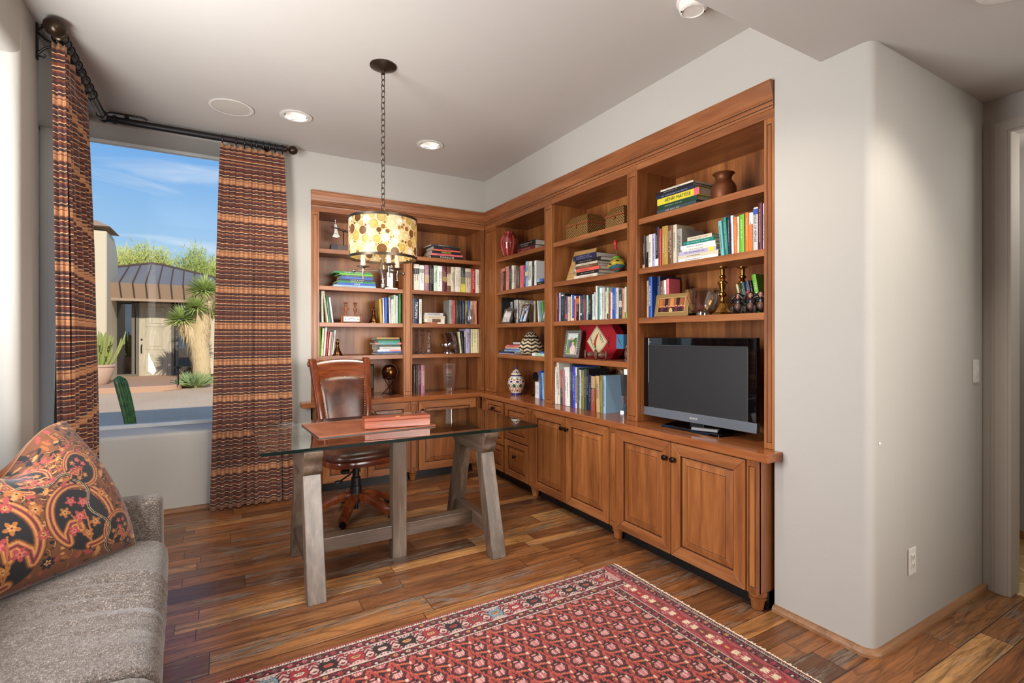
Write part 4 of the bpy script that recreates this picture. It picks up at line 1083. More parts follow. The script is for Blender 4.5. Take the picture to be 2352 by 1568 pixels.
def curtain(parent, p0, p1, q0, q1, zt, zb, nrm, n, amp, seed, name='cloth', mat=None, bow=0):
    """pleated cloth from line p0-p1 (top) to q0-q1 (bottom)"""
    rg = random.Random(seed); ph = [rg.uniform(-.5, .5) for _ in range(4)]
    K = 26; NU, NV = n*K+1, 64
    wid = [rg.uniform(.75, 1.25) for _ in range(n)]; tot = sum(wid); cum = [0]
    for w in wid: cum.append(cum[-1]+w/tot)
    def f(a, b):
        z = zb+(zt-zb)*b; k = 1-b
        # uneven pleats
        i = min(n-1, int(a*n)); loc = a*n-i; s = cum[i]+(cum[i+1]-cum[i])*loc
        s += .012*sin(k*3+i*1.7)*k
        x0, y0 = p0[0]+(p1[0]-p0[0])*s, p0[1]+(p1[1]-p0[1])*s; x1, y1 = q0[0]+(q1[0]-q0[0])*s, q0[1]+(q1[1]-q0[1])*s
        e = k**.8; e = e*(1-bow*sin(e*PI))
        x = x0+(x1-x0)*e; y = y0+(y1-y0)*e
        pin = 1-math.exp(-((zt-.12-z)/.055)**2)*.75
        A = amp*(.45+.55*min(1, k*3))*pin*(.8+.4*abs(sin(i*2.3+1)))*(1+.45*k)
        w_ = sin(2*PI*loc+.6*sin(k*4+i)); w_ = math.copysign(abs(w_)**.9, w_)
        d = A*w_+.006*sin(9*a*PI+k*5)*k
        return (x+nrm[0]*d, y+nrm[1]*d, z+(.006*sin(a*n*6.28) if b == 1 else 0))
    o = grid_mesh(NU, NV, f).build(name, mat or M_CURT, parent, w=True, auto=0)
    sd = o.modifiers.new('t', 'SOLIDIFY'); sd.thickness = .003
    return o
M_ROD = flat((44, 42, 42), .35, .6, name='black_iron_rod')
M_FIN = flat((62, 48, 36), .3, .7, name='bronze_finial')
RYB, RXL = 4.512, -.712
xe = onY(656, 340, RYB)[0]; yl = 3.285
t = E('curtain_rod', 'black curtain rod turning the window corner, with ball finials', 'curtain rod', (RXL, RYB, RZ))
MB().tube([(RXL+.02, RYB, RZ), (xe, RYB, RZ)], .0245, 18).build('rod', M_ROD, t, w=True)
MB().tube([(RXL, RYB-.03, RZ), (RXL, yl+.05, RZ)], .0245, 18).build('rod', M_ROD, t, w=True)
MB().ball((RXL, RYB, RZ), .032, 16).lathe([(.026, .0), (.032, .004), (.032, .02), (.026, .024)], 18, (RXL+.05, RYB, RZ), axis='x').lathe([(.026, 0), (.032, .004), (.032, .02), (.026, .024)], 18, (RXL, RYB-.08, RZ), axis='y').build('corner_joint', M_ROD, t, w=True)
fin = [(.0, 0), (.030, 0), (.031, .012), (.026, .016), (.016, .022), (.014, .032), (.024, .036), (.036, .046), (.042, .064), (.04, .085), (.028, .104), (.012, .113), (0, .115)]
MB().lathe([(r*.86, h*.86) for r, h in fin], 28, (xe-.005, RYB, RZ), axis='x').build('finial', M_FIN, t, w=True)
MB().lathe([(r*1.12, -h) for r, h in fin], 28, (RXL, yl+.09, RZ), axis='y').build('finial', M_FIN, t, w=True)
def wall_bracket(y):
    m = MB().box(XL+.001, y-.012, RZ-.13, XL+.008, y+.012, RZ+.05)
    m.tube([(XL+.008, y, RZ+.02), (XL+.03, y, RZ+.045), (XL+.02, y, RZ+.05)], .005, 8)
    m.tube([(XL+.006, y, RZ+.01), (XL+.035, y, RZ-.02), (XL+.075, y, RZ-.035), (XL+.10, y, RZ-.03)], .006, 8)
    m.tube([(XL+.006, y, RZ-.10), (XL+.03, y, RZ-.07), (XL+.065, y, RZ-.045), (XL+.10, y, RZ-.03)], .006, 8)
    m.tube([(XL+.008, y, RZ-.11), (XL+.03, y, RZ-.115), (XL+.035, y, RZ-.1)], .005, 8)
    return m
wall_bracket(3.42).build('bracket', M_ROD, t, w=True)
xb = RXL+.13
MB().box(xb-.012, RYB-.015, RZ+.024, xb+.012, RYB+.015, HC-.008).tube([(xb-.12, RYB, HC-.018), (xb-.09, RYB, HC-.006), (xb, RYB, HC-.006), (xb+.09, RYB, HC-.006), (xb+.12, RYB, HC-.018)], .006, 8).build('bracket', M_ROD, t, w=True)
MB().box(xe-.16, RYB-.012, RZ-.01, xe-.135, YB-.001, RZ+.012).box(xe-.17, YB-.012, RZ-.09, xe-.125, YB-.001, RZ+.05).build('bracket', M_ROD, t, w=True)
def ring_at(parent, c, along):
    m = MB(); R_ = .034
    pts = [((R_*cos(a), 0, R_*sin(a)) if along == 'y' else (0, R_*cos(a), R_*sin(a))) for a in np.linspace(0, 2*PI, 20, endpoint=False)]
    m.tube(pts, .0042, 7, closed=True); m.tube([(0, 0, -R_), (0, 0, -R_-.014)], .003, 6)
    return m.build('curtain_ring', M_ROD, parent, w=False, loc=Vector(c)-wloc(parent))
zt = RZ-.043
x0, x1 = onY(506, 340, RYB)[0], onY(652, 340, RYB)[0]; b0, b1 = onY(481, 1180, RYB-.02)[0], onY(676, 1165, RYB)[0]
t = E('curtain', 'full-length striped rust and brown curtain right of the window, above the glass desk edge', 'curtain', (.25, RYB, 0), group='striped curtains')
t['label'] = 'full-length striped rust and brown curtain hanging between the window and the bookcase'
curtain(t, (x0, RYB-.004), (x1, RYB-.004), (b0, RYB-.02), (b1, RYB-.01), zt, .012, (0, -1), 9, .0165, 3)
for i, k in enumerate((.03, .24, .37, .47, .55, .66, .76, .86, .98)): ring_at(t, (x0+(x1-x0)*k, RYB, RZ-.006), 'x')
t = E('curtain', 'striped rust and brown curtain hanging at the left wall behind the sofa cushion', 'curtain', (RXL, 3.8, 0), group='striped curtains')
t['label'] = 'striped rust and brown curtain hanging behind the paisley cushion, on the side wall'
curtain(t, (RXL+.012, 3.40), (RXL-.01, 4.10), (RXL+.02, 3.45), (RXL-.02, 4.38), zt, .012, (1, 0), 6, .02, 9, bow=-.5)
curtain(t, (RXL-.032, 3.385), (RXL+.02, 3.385), (RXL-.022, 3.44), (RXL+.03, 3.435), zt, .012, (0, -1), 2, .012, 4, bow=-.5)
ln = curtain(t, (RXL-.05, 3.62), (RXL-.05, 4.05), (RXL-.06, 3.50), (RXL-.06, 4.3), zt-.01, .014, (1, 0), 4, .006, 5, 'lining', M_LINING); ln['label'] = 'pale grey lining'
for i, k in enumerate((.02, .1, .2, .31, .43, .56, .7, .84, .98)): ring_at(t, (RXL, 3.385+(4.10-3.385)*k, RZ-.006), 'y')
# ================================================================ books
CO = {'black': (26, 25, 27), 'charcoal': (58, 60, 62), 'slate': (62, 74, 78), 'navy': (34, 40, 72), 'blue': (44, 84, 168), 'royal blue': (60, 70, 190), 'sky blue': (146, 186, 212), 'teal': (24, 124, 112), 'pale teal': (112, 172, 172),
      'dark green': (26, 62, 46), 'green': (34, 122, 58), 'lime green': (104, 176, 40), 'mint': (196, 216, 192), 'olive': (122, 118, 62), 'yellow': (222, 206, 60), 'pale yellow': (224, 218, 172), 'gold': (176, 140, 62), 'tan': (190, 158, 112),
      'beige': (206, 194, 168), 'cream': (226, 218, 198), 'white': (234, 233, 228), 'grey': (150, 146, 138), 'pale grey': (198, 194, 192), 'lavender': (180, 172, 206), 'purple': (92, 64, 112), 'mauve': (158, 112, 124), 'pink': (224, 104, 110),
      'red': (178, 44, 48), 'coral': (224, 96, 80), 'salmon': (214, 136, 120), 'maroon': (92, 30, 38), 'brown': (108, 70, 48), 'dark brown': (58, 36, 28), 'orange': (216, 112, 40), 'rust': (160, 78, 52)}
ORD = ['first', 'second', 'third', 'fourth', 'fifth', 'sixth', 'seventh', 'eighth', 'ninth', 'tenth', 'eleventh', 'twelfth', 'thirteenth', 'fourteenth', 'fifteenth', 'sixteenth', 'seventeenth', 'eighteenth', 'nineteenth', 'twentieth']
ORD += ['twenty-'+w for w in ORD[:9]]+['thirtieth']+['thirty-'+w for w in ORD[:9]]+['fortieth']
RV = Matrix(((0, 1, 0), (0, 0, -1), (-1, 0, 0))).to_euler(); RH_ = (PI/2, 0, 0)
RB = random.Random(21)
def ink(c): return CO['cream'] if sum(CO[c]) < 400 else (50, 44, 44)
def dashes(m, L, wd, rg, vertical):
    """illegible lettering: small bars along the spine"""
    lines = 1 if wd < .032 else 2
    for ln in range(lines):
        off = (ln-(lines-1)/2)*wd*.36; hh = min(wd*.13, .0042); p = L*rg.uniform(.12, .25); end = L*rg.uniform(.55, .85)
        while p < end:
            w = rg.uniform(.003, .0085)
            if vertical: m.box(off-hh, -.0008, L-p-w, off+hh, .0005, L-p)
            else: m.box(p, -.0008, wd/2+off-hh, p+w, .0005, wd/2+off+hh)
            p += w+rg.uniform(.0012, .003)+(.006 if rg.random() < .18 else 0)
def mk_book(loc, rz, th, h, d, col, label, group, lean=0, title=None, bands=None, lie=False, ink_c=None, pages=True):
    c = flat(CO[col], .42, spec=.45); b = .0026; m = MB()
    th = max(th, .006)
    if not lie:
        m.box(-th/2, 0, 0, th/2, b, h).box(-th/2, b, 0, -th/2+b*.8, d, h).box(th/2-b*.8, b, 0, th/2, d, h)
        if th > .012:
            rs = .0035; m.loft([[(-th/2, 0, z), (-th*.3, -rs*.8, z), (0, -rs, z), (th*.3, -rs*.8, z), (th/2, 0, z)] for z in (0, h)], True, True)
        o = m.build('book', c, None)
        yo = -.0036 if th > .012 else 0
        MB().box(-th/2+b*.8, b, .003, th/2-b*.8, d-.004, h-.003).build('pages', M_PAPER, o)
    else:
        m.box(0, 0, 0, h, b, th).box(0, b, 0, h, d, b*.8).box(0, b, th-b*.8, h, d, th)
        o = m.build('book', c, None); yo = 0
        MB().box(.003, b, b*.8, h-.003, d-.004, th-b*.8).build('pages', M_PAPER, o)
    tag(o, label, 'book', group)
    rg = random.Random(hash(label) % 9999 if False else len(label)*31+int(th*1e5)+int(h*1e4))
    ic = flat(ink_c or ink(col), .5)
    for (f0, f1, bc) in (bands or []):
        if lie: MB().box(h*f0, -.0009+yo, .0005, h*f1, .001, th-.0005).build('spine_band', flat(CO[bc], .42), o)
        else: MB().box(-th/2+.0004, -.0006+yo, h*f0, th/2-.0004, .001, h*f1).build('spine_band', flat(CO[bc], .42), o)
    if title:
        L = h*.86; n = len(title); size = min(th*.72, L/(n*.62))
        sx = min(1.5, L*.9/(n*.58*size)) if n*.58*size < L*.6 else 1
        if lie: text(title, size, ic, o, (h/2, yo-.0012, th/2), RH_, 'title_lettering', sx=sx)
        else: text(title, size, ic, o, (0, yo-.0012, h*.54), RV, 'title_lettering', sx=sx)
    elif th > .009:
        q = ink_c or ink(col); ic = flat(tuple(int(a*.5+b*.5) for a, b in zip(q, CO[col])), .5)
        mm = MB(); dashes(mm, h, th, rg, not lie)
        if mm.v: mm.mv(0, yo, 0).build('title_lettering', ic, o)
    o.location = loc; o.rotation_euler = (0, 0, rz) if not lean else (Matrix.Rotation(rz, 4, 'Z') @ Matrix.Rotation(lean, 4, 'Y')).to_euler()
    return o
def place(wall, u, v, plane):
    return onX(u, v, plane) if wall == 'R' else onY(u, v, plane)
def along(wall, p): return -p[1] if wall == 'R' else p[0]
def row(wall, plane, zs, org, s, items, place_txt, end_txt, group, tmax=.30, hmax=.278):
    N = len(items); rz = R90 if wall == 'R' else 0
    for i, it in enumerate(items):
        x0, x1, yt, col = it[:4]; op = it[4] if len(it) > 4 else {}
        pl = plane+RB.uniform(-.008, .008)
        lean_px = op.get('lean', 0)
        a = place(wall, org[0]+x0/s, org[1]+yt/s, pl); b = place(wall, org[0]+x1/s, org[1]+yt/s, pl)
        th = along(wall, b)-along(wall, a); h = min((a[2]+b[2])/2-zs, hmax); c = [(p+q)/2 for p, q in zip(a, b)]
        px_h = max(1, (place(wall, org[0]+x0/s, org[1]+yt/s, pl)[2]-zs))
        ang = 0
        if lean_px:
            pm = (place(wall, org[0]+(x0+lean_px)/s, org[1]+yt/s, pl)); sh = along(wall, pm)-along(wall, a)
            ang = math.atan2(sh, h); th *= cos(ang); h = h/cos(ang)-abs(sin(ang))*th*.3
        z = zs+.0006+abs(sin(ang))*th/2
        d = op.get('d', min(tmax-.02, max(.1, h*RB.uniform(.64, .76))))
        lab = f"{op.get('desc', col)} book, {ORD[i]} from {end_txt}, {place_txt}" if N > 1 else f"{op.get('desc', col)} book {place_txt}"
        mk_book((c[0], c[1], z), rz, th-.0006, h, d, col, lab, group, ang, op.get('t'), op.get('b'), False, op.get('ink'))
def stack(wall, plane, zs, org, s, items, place_txt, group, yref, turn=0, dmax=.24):
    """items bottom-up: x0, x1, thickness px, colour"""
    rz = R90 if wall == 'R' else 0; z = zs+.0006; N = len(items)
    for i, it in enumerate(items):
        x0, x1, tp, col = it[:4]; op = it[4] if len(it) > 4 else {}
        a = place(wall, org[0]+x0/s, org[1]+yref/s, plane); b = place(wall, org[0]+x1/s, org[1]+yref/s, plane)
        h = along(wall, b)-along(wall, a)
        dep = sin(YAW)*a[0]+cos(YAW)*a[1]; th = tp/s*dep/FPX
        rank = N-1-i
        lab = f"{op.get('desc', col)} book, {'topmost' if rank == 0 else ORD[rank]+' from the top'} of the stack {place_txt}" if i else f"{op.get('desc', col)} book at the bottom of the stack {place_txt}"
        mk_book((a[0], a[1], z), rz+turn+op.get('r', 0), th-.0005, h, min(dmax, h*.78), col, lab, group, 0, op.get('t'), op.get('b'), True, op.get('ink'))
        z += th
    return z
s1, s2, s3, s4 = SHELF
PB, PR = YB+.05, XR+.05
Z1, Z2, Z3, Z4, Z5, Z6 = ((700, 420), 5.47), ((700, 640), 5.407), ((1110, 460), 6.534), ((1110, 640), 4.9), ((1440, 360), 5.6), ((1440, 560), 6.72)
C2, C3, C4, D3, D5, BB, A2, A3 = ((1130, 570), 14.254), ((1130, 670), 17.42), ((1130, 750), 18.09), ((1260, 640), 12.379), ((1260, 820), 11.2), ((940, 670), 9.8), ((725, 480), 7.841), ((725, 655), 8.959)

# window-side bay
stack('B', PB, s2, *A2, [(320, 1085, 38, 'sky blue'), (400, 1080, 44, 'blue', {'t': 'GOLF', 'ink': CO['white']}), (390, 1075, 34, 'green', {'t': 'GRAND SLAM'}), (460, 1030, 36, 'navy', {'t': 'LAWS & GOLF'}), (460, 1030, 40, 'blue', {'desc': 'plain blue'}), (470, 1040, 30, 'slate'), (430, 1030, 28, 'lime green'), (330, 1010, 34, 'green', {'t': 'THE FIFTY GREATEST', 'desc': 'overhanging green', 'ink': CO['white']})], 'behind the pendant lamp', 'golf books stacked behind the lamp', 1340)
row('B', PB, s3, *A3, [(62, 105, 85, 'dark green', {'ink': CO['pale yellow']}), (122, 165, 90, 'cream', {'lean': -14}), (232, 268, 95, 'beige', {'lean': -86}), (274, 302, 205, 'green', {'lean': -64}), (306, 330, 215, 'navy', {'lean': -64}), (338, 368, 255, 'white', {'lean': -67})], 'beside the wooden figures', 'the curtain side', 'leaning books by the window')
row('B', PB, s3, *A3, [(1332, 1382, 285, 'gold', {'lean': -30}), (1390, 1412, 262, 'white', {'lean': -12}), (1416, 1480, 252, 'blue', {'ink': CO['salmon']}), (1514, 1552, 252, 'pale grey', {'lean': -14}), (1558, 1605, 285, 'cream'), (1610, 1650, 200, 'mint'), (1655, 1690, 215, 'white'), (1696, 1714, 160, 'dark green'), (1715, 1755, 160, 'green', {'desc': 'tall green and white'})], 'behind the bronze bookend', 'the bookend', 'books behind the bronze bookend')
row('B', PB, s4, *A3, [(62, 105, 850, 'lime green', {'desc': 'bright green'}), (107, 150, 885, 'pale yellow', {'lean': 34}), (160, 196, 870, 'white', {'lean': 42}), (205, 240, 955, 'red', {'lean': 42}), (250, 292, 960, 'beige', {'lean': 46}), (300, 330, 955, 'mauve', {'lean': 44}), (334, 362, 928, 'mint', {'lean': 56})], 'above the chair', 'the curtain side', 'leaning books above the chair')
stack('B', PB, s4, *A3, [(1255, 1790, 42, 'charcoal', {'ink': CO['mint']}), (1275, 1770, 28, 'blue', {'ink': CO['white']}), (1275, 1760, 36, 'white', {'b': [(.5, 1, 'salmon')]}), (1255, 1752, 58, 'pale grey', {'b': [(0, .12, 'charcoal')]}), (1255, 1745, 46, 'dark green', {'ink': CO['orange']}), (1220, 1765, 38, 'pale teal', {'b': [(0, .14, 'pink'), (.86, 1, 'pink')]}), (1290, 1740, 34, 'teal'), (1290, 1735, 20, 'green'), (1240, 1730, 24, 'black', {'ink': CO['lime green']}), (1255, 1720, 30, 'gold', {'ink': CO['mint']})], 'above the bronze globe', 'books stacked above the globe', 1415)
# corner bay on the window wall
stack('B', PB, s1, *Z1, [(1585, 1990, 42, 'black', {'t': 'PORSCHE', 'desc': 'thick black'}), (1585, 1985, 24, 'pink'), (1600, 1955, 34, 'black', {'t': 'FERRARI', 'ink': CO['yellow']}), (1615, 1955, 20, 'coral'), (1620, 1950, 38, 'black', {'t': 'Ferrari', 'ink': CO['red'], 'desc': 'red-lettered black'}), (1590, 1900, 22, 'charcoal', {'t': 'PORSCHE 911', 'r': .05})], 'beside the pendant shade', 'sports car books', 910)
row('B', PB, s2, *Z1, [(1368, 1438, 1020, 'cream', {'b': [(.62, .84, 'charcoal')]}), (1442, 1500, 1035, 'white', {'b': [(.7, .86, 'grey')]}), (1508, 1560, 1032, 'mauve', {'b': [(.3, .62, 'tan')]}), (1566, 1617, 1040, 'black', {'ink': CO['white']}), (1620, 1667, 1038, 'mint'), (1671, 1728, 1045, 'white', {'desc': 'plain white'}), (1732, 1783, 1045, 'maroon', {'b': [(.4, .58, 'gold')]}), (1786, 1838, 1052, 'brown', {'b': [(.25, .7, 'beige')]}), (1840, 1884, 1056, 'beige'), (1886, 1960, 1058, 'cream', {'desc': 'wide cream'}), (1963, 2013, 1068, 'charcoal', {'b': [(0, .34, 'yellow'), (.34, .62, 'olive')]}), (2017, 2086, 1075, 'beige', {'desc': 'wide beige', 'b': [(.62, .86, 'grey')]}), (2091, 2141, 1080, 'red', {'t': 'THE LAST LION'}), (2144, 2206, 1088, 'cream', {'desc': 'pale cream'})], 'below the car books', 'the pendant side', 'hardbacks in the full row', hmax=.275)
row('B', PB, s3, *BB, [(78, 91, 70, 'pale grey'), (92, 215, 155, 'navy', {'t': 'TRUMAN', 'ink': CO['white'], 'desc': 'wide dark'}), (225, 282, 165, 'cream')], 'by the biography stack', 'the stile', 'books beside the biography stack')
stack('B', PB, s3, *BB, [(375, 795, 34, 'rust', {'b': [(.62, 1, 'white')]}), (342, 797, 80, 'cream', {'b': [(.38, .8, 'brown')]}), (340, 808, 66, 'beige', {'ink': CO['brown']}), (350, 765, 66, 'pale grey', {'t': 'GETTYSBURG'})], 'above the crystal candlesticks', 'history books stacked above the candlesticks', 715)
row('B', PB, s3, *BB, [(905, 985, 185, 'grey', {'desc': 'grey spiral-bound'}), (988, 1044, 190, 'red'), (1048, 1104, 192, 'dark green'), (1106, 1132, 192, 'black', {'ink': CO['white']}), (1134, 1182, 195, 'black', {'desc': 'wide black'}), (1188, 1250, 200, 'navy'), (1255, 1315, 198, 'olive'), (1318, 1376, 200, 'blue'), (1379, 1448, 205, 'tan'), (1450, 1472, 205, 'cream'), (1474, 1526, 208, 'salmon')], 'behind the round glass vase', 'the low stack', 'books behind the glass vase')
row('B', PB+.01, s4, *BB, [(1040, 1142, 915, 'dark brown', {'lean': -112, 'ink': CO['salmon']}), (1150, 1185, 902, 'pale yellow', {'lean': -46}), (1192, 1226, 920, 'black', {'lean': -24}), (1232, 1264, 880, 'charcoal', {'b': [(.72, 1, 'beige')]}), (1270, 1366, 832, 'lavender', {'desc': 'thick lavender'}), (1380, 1440, 836, 'pale yellow'), (1441, 1503, 836, 'pale yellow'), (1505, 1548, 838, 'pale yellow'), (1549, 1590, 838, 'pale yellow')], 'in the row beside the crystal bowl', 'the bowl', 'books beside the crystal bowl')
row('B', PB, CT, *Z2, [(1346, 1379, 1000, 'dark brown'), (1381, 1399, 1045, 'dark green'), (1401, 1443, 1045, 'maroon', {'ink': CO['pale grey']}), (1445, 1491, 1045, 'mauve', {'desc': 'wine-coloured'})], 'near the square glass vase', 'the globe side', 'books on the counter near the vase')
# corner bay on the right wall
stack('R', PR, s1, *Z3, [(512, 772, 72, 'maroon', {'ink': CO['salmon']}), (512, 778, 74, 'black')], 'beside the striped red vase', 'books beside the red vase', 780)
row('R', PR, s2, *C2, [(165, 189, 665, 'black'), (190, 238, 670, 'purple'), (240, 286, 672, 'teal'), (288, 346, 682, 'coral'), (350, 432, 658, 'dark brown', {'b': [(.86, 1, 'salmon')]}), (440, 548, 600, 'salmon', {'desc': 'dusty pink'}), (552, 640, 570, 'charcoal'), (642, 715, 570, 'cream'), (717, 777, 580, 'grey', {'b': [(.66, .82, 'mauve')]}), (780, 838, 570, 'brown'), (840, 908, 605, 'slate'), (914, 1026, 570, 'pink', {'desc': 'bright pink-red'}), (1030, 1096, 600, 'purple'), (1100, 1196, 430, 'sky blue', {'b': [(.45, .6, 'pale yellow')]}), (1206, 1304, 430, 'cream', {'desc': 'tall cream', 'b': [(0, .26, 'white')]}), (1315, 1380, 432, 'charcoal', {'desc': 'tall charcoal'}), (1386, 1450, 405, 'white', {'desc': 'large white', 'd': .22})], 'on the shelf below the striped red vase', 'the room corner', 'books below the red vase')
stack('R', PR-.02, s2, *C2, [(1465, 1700, 100, 'black'), (1470, 1690, 92, 'blue', {'b': [(0, .4, 'sky blue')]})], 'lying under the vase row', 'books lying under the red vase row', 1200, dmax=.12)
row('R', PR+.10, s3, *C3, [(540, 610, 250, 'charcoal'), (622, 668, 250, 'dark green'), (735, 822, 400, 'pale grey'), (826, 870, 360, 'black'), (886, 932, 330, 'cream'), (950, 1035, 318, 'white'), (1037, 1062, 325, 'purple'), (1070, 1140, 340, 'cream', {'desc': 'broad cream', 'd': .24}), (1185, 1275, 390, 'beige'), (1345, 1415, 455, 'white', {'desc': 'short white'}), (1655, 1726, 372, 'pale yellow'), (1728, 1775, 360, 'brown'), (1848, 1892, 350, 'white', {'lean': -52, 'desc': 'leaning white'}), (1960, 2002, 405, 'pale teal', {'lean': -45}), (2040, 2084, 390, 'lime green', {'lean': -50})], 'behind the small photo frames', 'the painting', 'books behind the photo frames')
row('R', PR+.12, s4, *C4, [(505, 598, 170, 'dark green', {'b': [(0, .3, 'mint')]}), (600, 728, 190, 'lavender', {'desc': 'blue-grey', 'd': .2})], 'behind the magazines near the basket', 'the corner', 'books behind the basket stack')
stack('R', PR-.01, s4, *C4, [(270, 905, 38, 'lavender'), (282, 912, 84, 'navy', {'ink': CO['white']}), (510, 1190, 56, 'sky blue'), (590, 1150, 44, 'blue'), (540, 1130, 48, 'beige'), (552, 1090, 62, 'salmon'), (600, 1110, 50, 'pink'), (712, 1150, 32, 'maroon'), (880, 1165, 92, 'navy', {'b': [(0, 1, 'pale grey')], 'desc': 'small pale'})], 'beside the black and cream basket', 'magazines beside the basket', 1180, dmax=.2)
stack('R', PR-.012, s4, *C4, [(1665, 2165, 120, 'mint', {'b': [(0, .26, 'white')], 'ink': CO['teal']}), (1985, 2160, 80, 'blue')], 'before the basket by the upright', 'books by the upright', 1195, dmax=.13)
row('R', PR+.06, CT, *Z4, [(583, 624, 1160, 'white', {'desc': 'small white', 'd': .1}), (640, 664, 1040, 'blue', {'lean': -18}), (666, 686, 1060, 'sky blue', {'lean': -14})], 'on the counter near the talavera jar', 'the jar', 'books near the jar')
# middle bay
zD = stack('R', PR, s2, *Z3, [(1362, 1712, 52, 'cream', {'ink': CO['rust']}), (1400, 1722, 50, 'black', {'ink': CO['cream']}), (1392, 1742, 48, 'coral'), (1382, 1712, 44, 'brown'), (1402, 1712, 32, 'beige'), (1382, 1752, 52, 'black', {'desc': 'plain black'}), (1350, 1690, 74, 'navy', {'ink': CO['lavender']})], 'before the tilted cork frame', 'books in front of the cork frame', 1120)
row('R', PR, s3, *D3, [(110, 165, 440, 'white'), (168, 192, 450, 'brown'), (195, 240, 395, 'salmon'), (242, 290, 402, 'maroon'), (295, 345, 400, 'lavender'), (347, 370, 420, 'navy'), (372, 431, 415, 'dark green', {'b': [(.9, .95, 'white')]}), (433, 462, 425, 'black'), (465, 528, 490, 'purple', {'b': [(.08, .3, 'pink')]}), (540, 602, 510, 'beige'), (605, 636, 512, 'tan'), (640, 668, 460, 'white', {'desc': 'narrow white'}), (670, 728, 465, 'blue', {'b': [(0, .1, 'pale yellow')], 'ink': CO['white']}), (732, 779, 495, 'coral', {'b': [(.88, 1, 'white')]}), (785, 868, 520, 'black', {'b': [(.72, .94, 'orange')]}), (870, 892, 490, 'cream'), (895, 953, 490, 'charcoal', {'b': [(.22, .29, 'white')]}), (955, 984, 470, 'navy'), (986, 1020, 455, 'purple', {'ink': CO['white']}), (1022, 1048, 565, 'red'), (1055, 1086, 465, 'green'), (1088, 1126, 465, 'mint', {'b': [(0, .3, 'sky blue')]}), (1130, 1216, 450, 'black', {'desc': 'wide black', 'ink': CO['white']}), (1236, 1284, 445, 'mint'), (1286, 1335, 390, 'lavender', {'b': [(0, .1, 'white')]}), (1338, 1386, 205, 'cream', {'desc': 'tall cream'}), (1388, 1447, 260, 'teal', {'desc': 'bright blue-teal', 'ink': CO['white']}), (1450, 1512, 255, 'white'), (1520, 1590, 250, 'pale grey', {'desc': 'broad off-white'}), (1618, 1656, 370, 'pale yellow'), (1660, 1700, 255, 'mint', {'b': [(.02, .18, 'charcoal')]}), (1702, 1740, 400, 'brown'), (1742, 1780, 365, 'salmon'), (1783, 1808, 390, 'white', {'desc': 'slim white'}), (1811, 1905, 265, 'blue', {'desc': 'wide blue'}), (1908, 1985, 260, 'pale grey', {'desc': 'wide pale'}), (1988, 2086, 320, 'dark green', {'b': [(.4, .62, 'cream')]}), (2092, 2166, 280, 'salmon', {'desc': 'wide salmon'}), (2180, 2228, 232, 'lime green', {'desc': 'pale green', 'b': [(.2, 1, 'mint')]})], 'above the red sauce box', 'the corner', 'paperbacks in the full row')
row('R', PR-.005, CT, *D5, [(80, 114, 388, 'white', {'desc': 'spiral-bound white'}), (118, 152, 400, 'lavender', {'lean': -8}), (165, 216, 232, 'white', {'lean': -40, 'desc': 'tall leaning white'}), (240, 300, 138, 'cream', {'lean': -38, 'desc': 'very tall cream'}), (318, 356, 330, 'rust', {'lean': -10, 'b': [(0, .5, 'slate')]}), (362, 410, 330, 'mauve', {'lean': -16}), (418, 552, 262, 'white', {'lean': -22, 'desc': 'wide white binder-like'}), (556, 608, 142, 'charcoal', {'ink': CO['white'], 'd': .3}), (614, 682, 236, 'royal blue', {'ink': CO['white']}), (684, 727, 262, 'cream', {'b': [(.12, .8, 'grey')]}), (738, 780, 275, 'slate'), (783, 836, 326, 'pale grey'), (838, 914, 330, 'olive', {'desc': 'sage green', 'ink': CO['mint']}), (920, 976, 308, 'slate', {'desc': 'dark slate'}), (978, 1030, 312, 'black'), (1034, 1102, 462, 'navy', {'ink': CO['sky blue']}), (1106, 1206, 490, 'brown', {'b': [(0, .62, 'rust'), (.66, 1, 'tan')]}), (1230, 1322, 486, 'tan', {'lean': -28}), (1326, 1390, 470, 'olive'), (1397, 1472, 474, 'sky blue', {'desc': 'pale blue', 'd': .2})], 'below the red sauce box', 'the jar', 'books on the counter in the middle bay', hmax=.343)
# television bay
stack('R', PR+.02, s1, *Z5, [(385, 890, 76, 'slate', {'ink': CO['cream']}), (396, 905, 60, 'dark green', {'ink': CO['pale grey']}), (390, 932, 84, 'yellow', {'t': 'HENRI MATISSE', 'b': [(.88, 1, 'pink')], 'ink': (30, 28, 26)}), (372, 866, 44, 'navy'), (365, 842, 38, 'black'), (432, 852, 22, 'cream')], 'beside the copper jug', 'art books beside the copper jug', 700, dmax=.3)
row('R', PR, s2, *Z5, [(206, 236, 1015, 'dark brown', {'b': [(0, .12, 'tan')]}), (241, 275, 1020, 'grey', {'b': [(0, .5, 'black')]}), (278, 322, 1000, 'cream'), (326, 366, 992, 'lavender', {'desc': 'pale lavender'}), (368, 410, 905, 'black', {'b': [(0, .2, 'white')]}), (413, 441, 925, 'red'), (450, 527, 893, 'gold', {'ink': CO['cream']}), (530, 584, 884, 'brown', {'desc': 'spiral-bound brown', 'ink': CO['white']}), (588, 640, 876, 'beige', {'lean': -0}), (644, 706, 928, 'grey', {'desc': 'broad grey', 'd': .2})], 'under the art book stack', 'the upright', 'books under the art book stack')
stack('R', PR-.015, s2, *Z5, [(660, 1172, 44, 'white'), (658, 1176, 44, 'beige', {'desc': 'wide beige'}), (672, 1146, 44, 'lavender', {'b': [(.8, .94, 'yellow')]}), (706, 1146, 28, 'cream'), (690, 1136, 46, 'white', {'desc': 'pink-edged white'}), (726, 1116, 48, 'teal'), (776, 1092, 48, 'beige')], 'between the upright rows', 'books lying between the rows', 1320, dmax=.2)
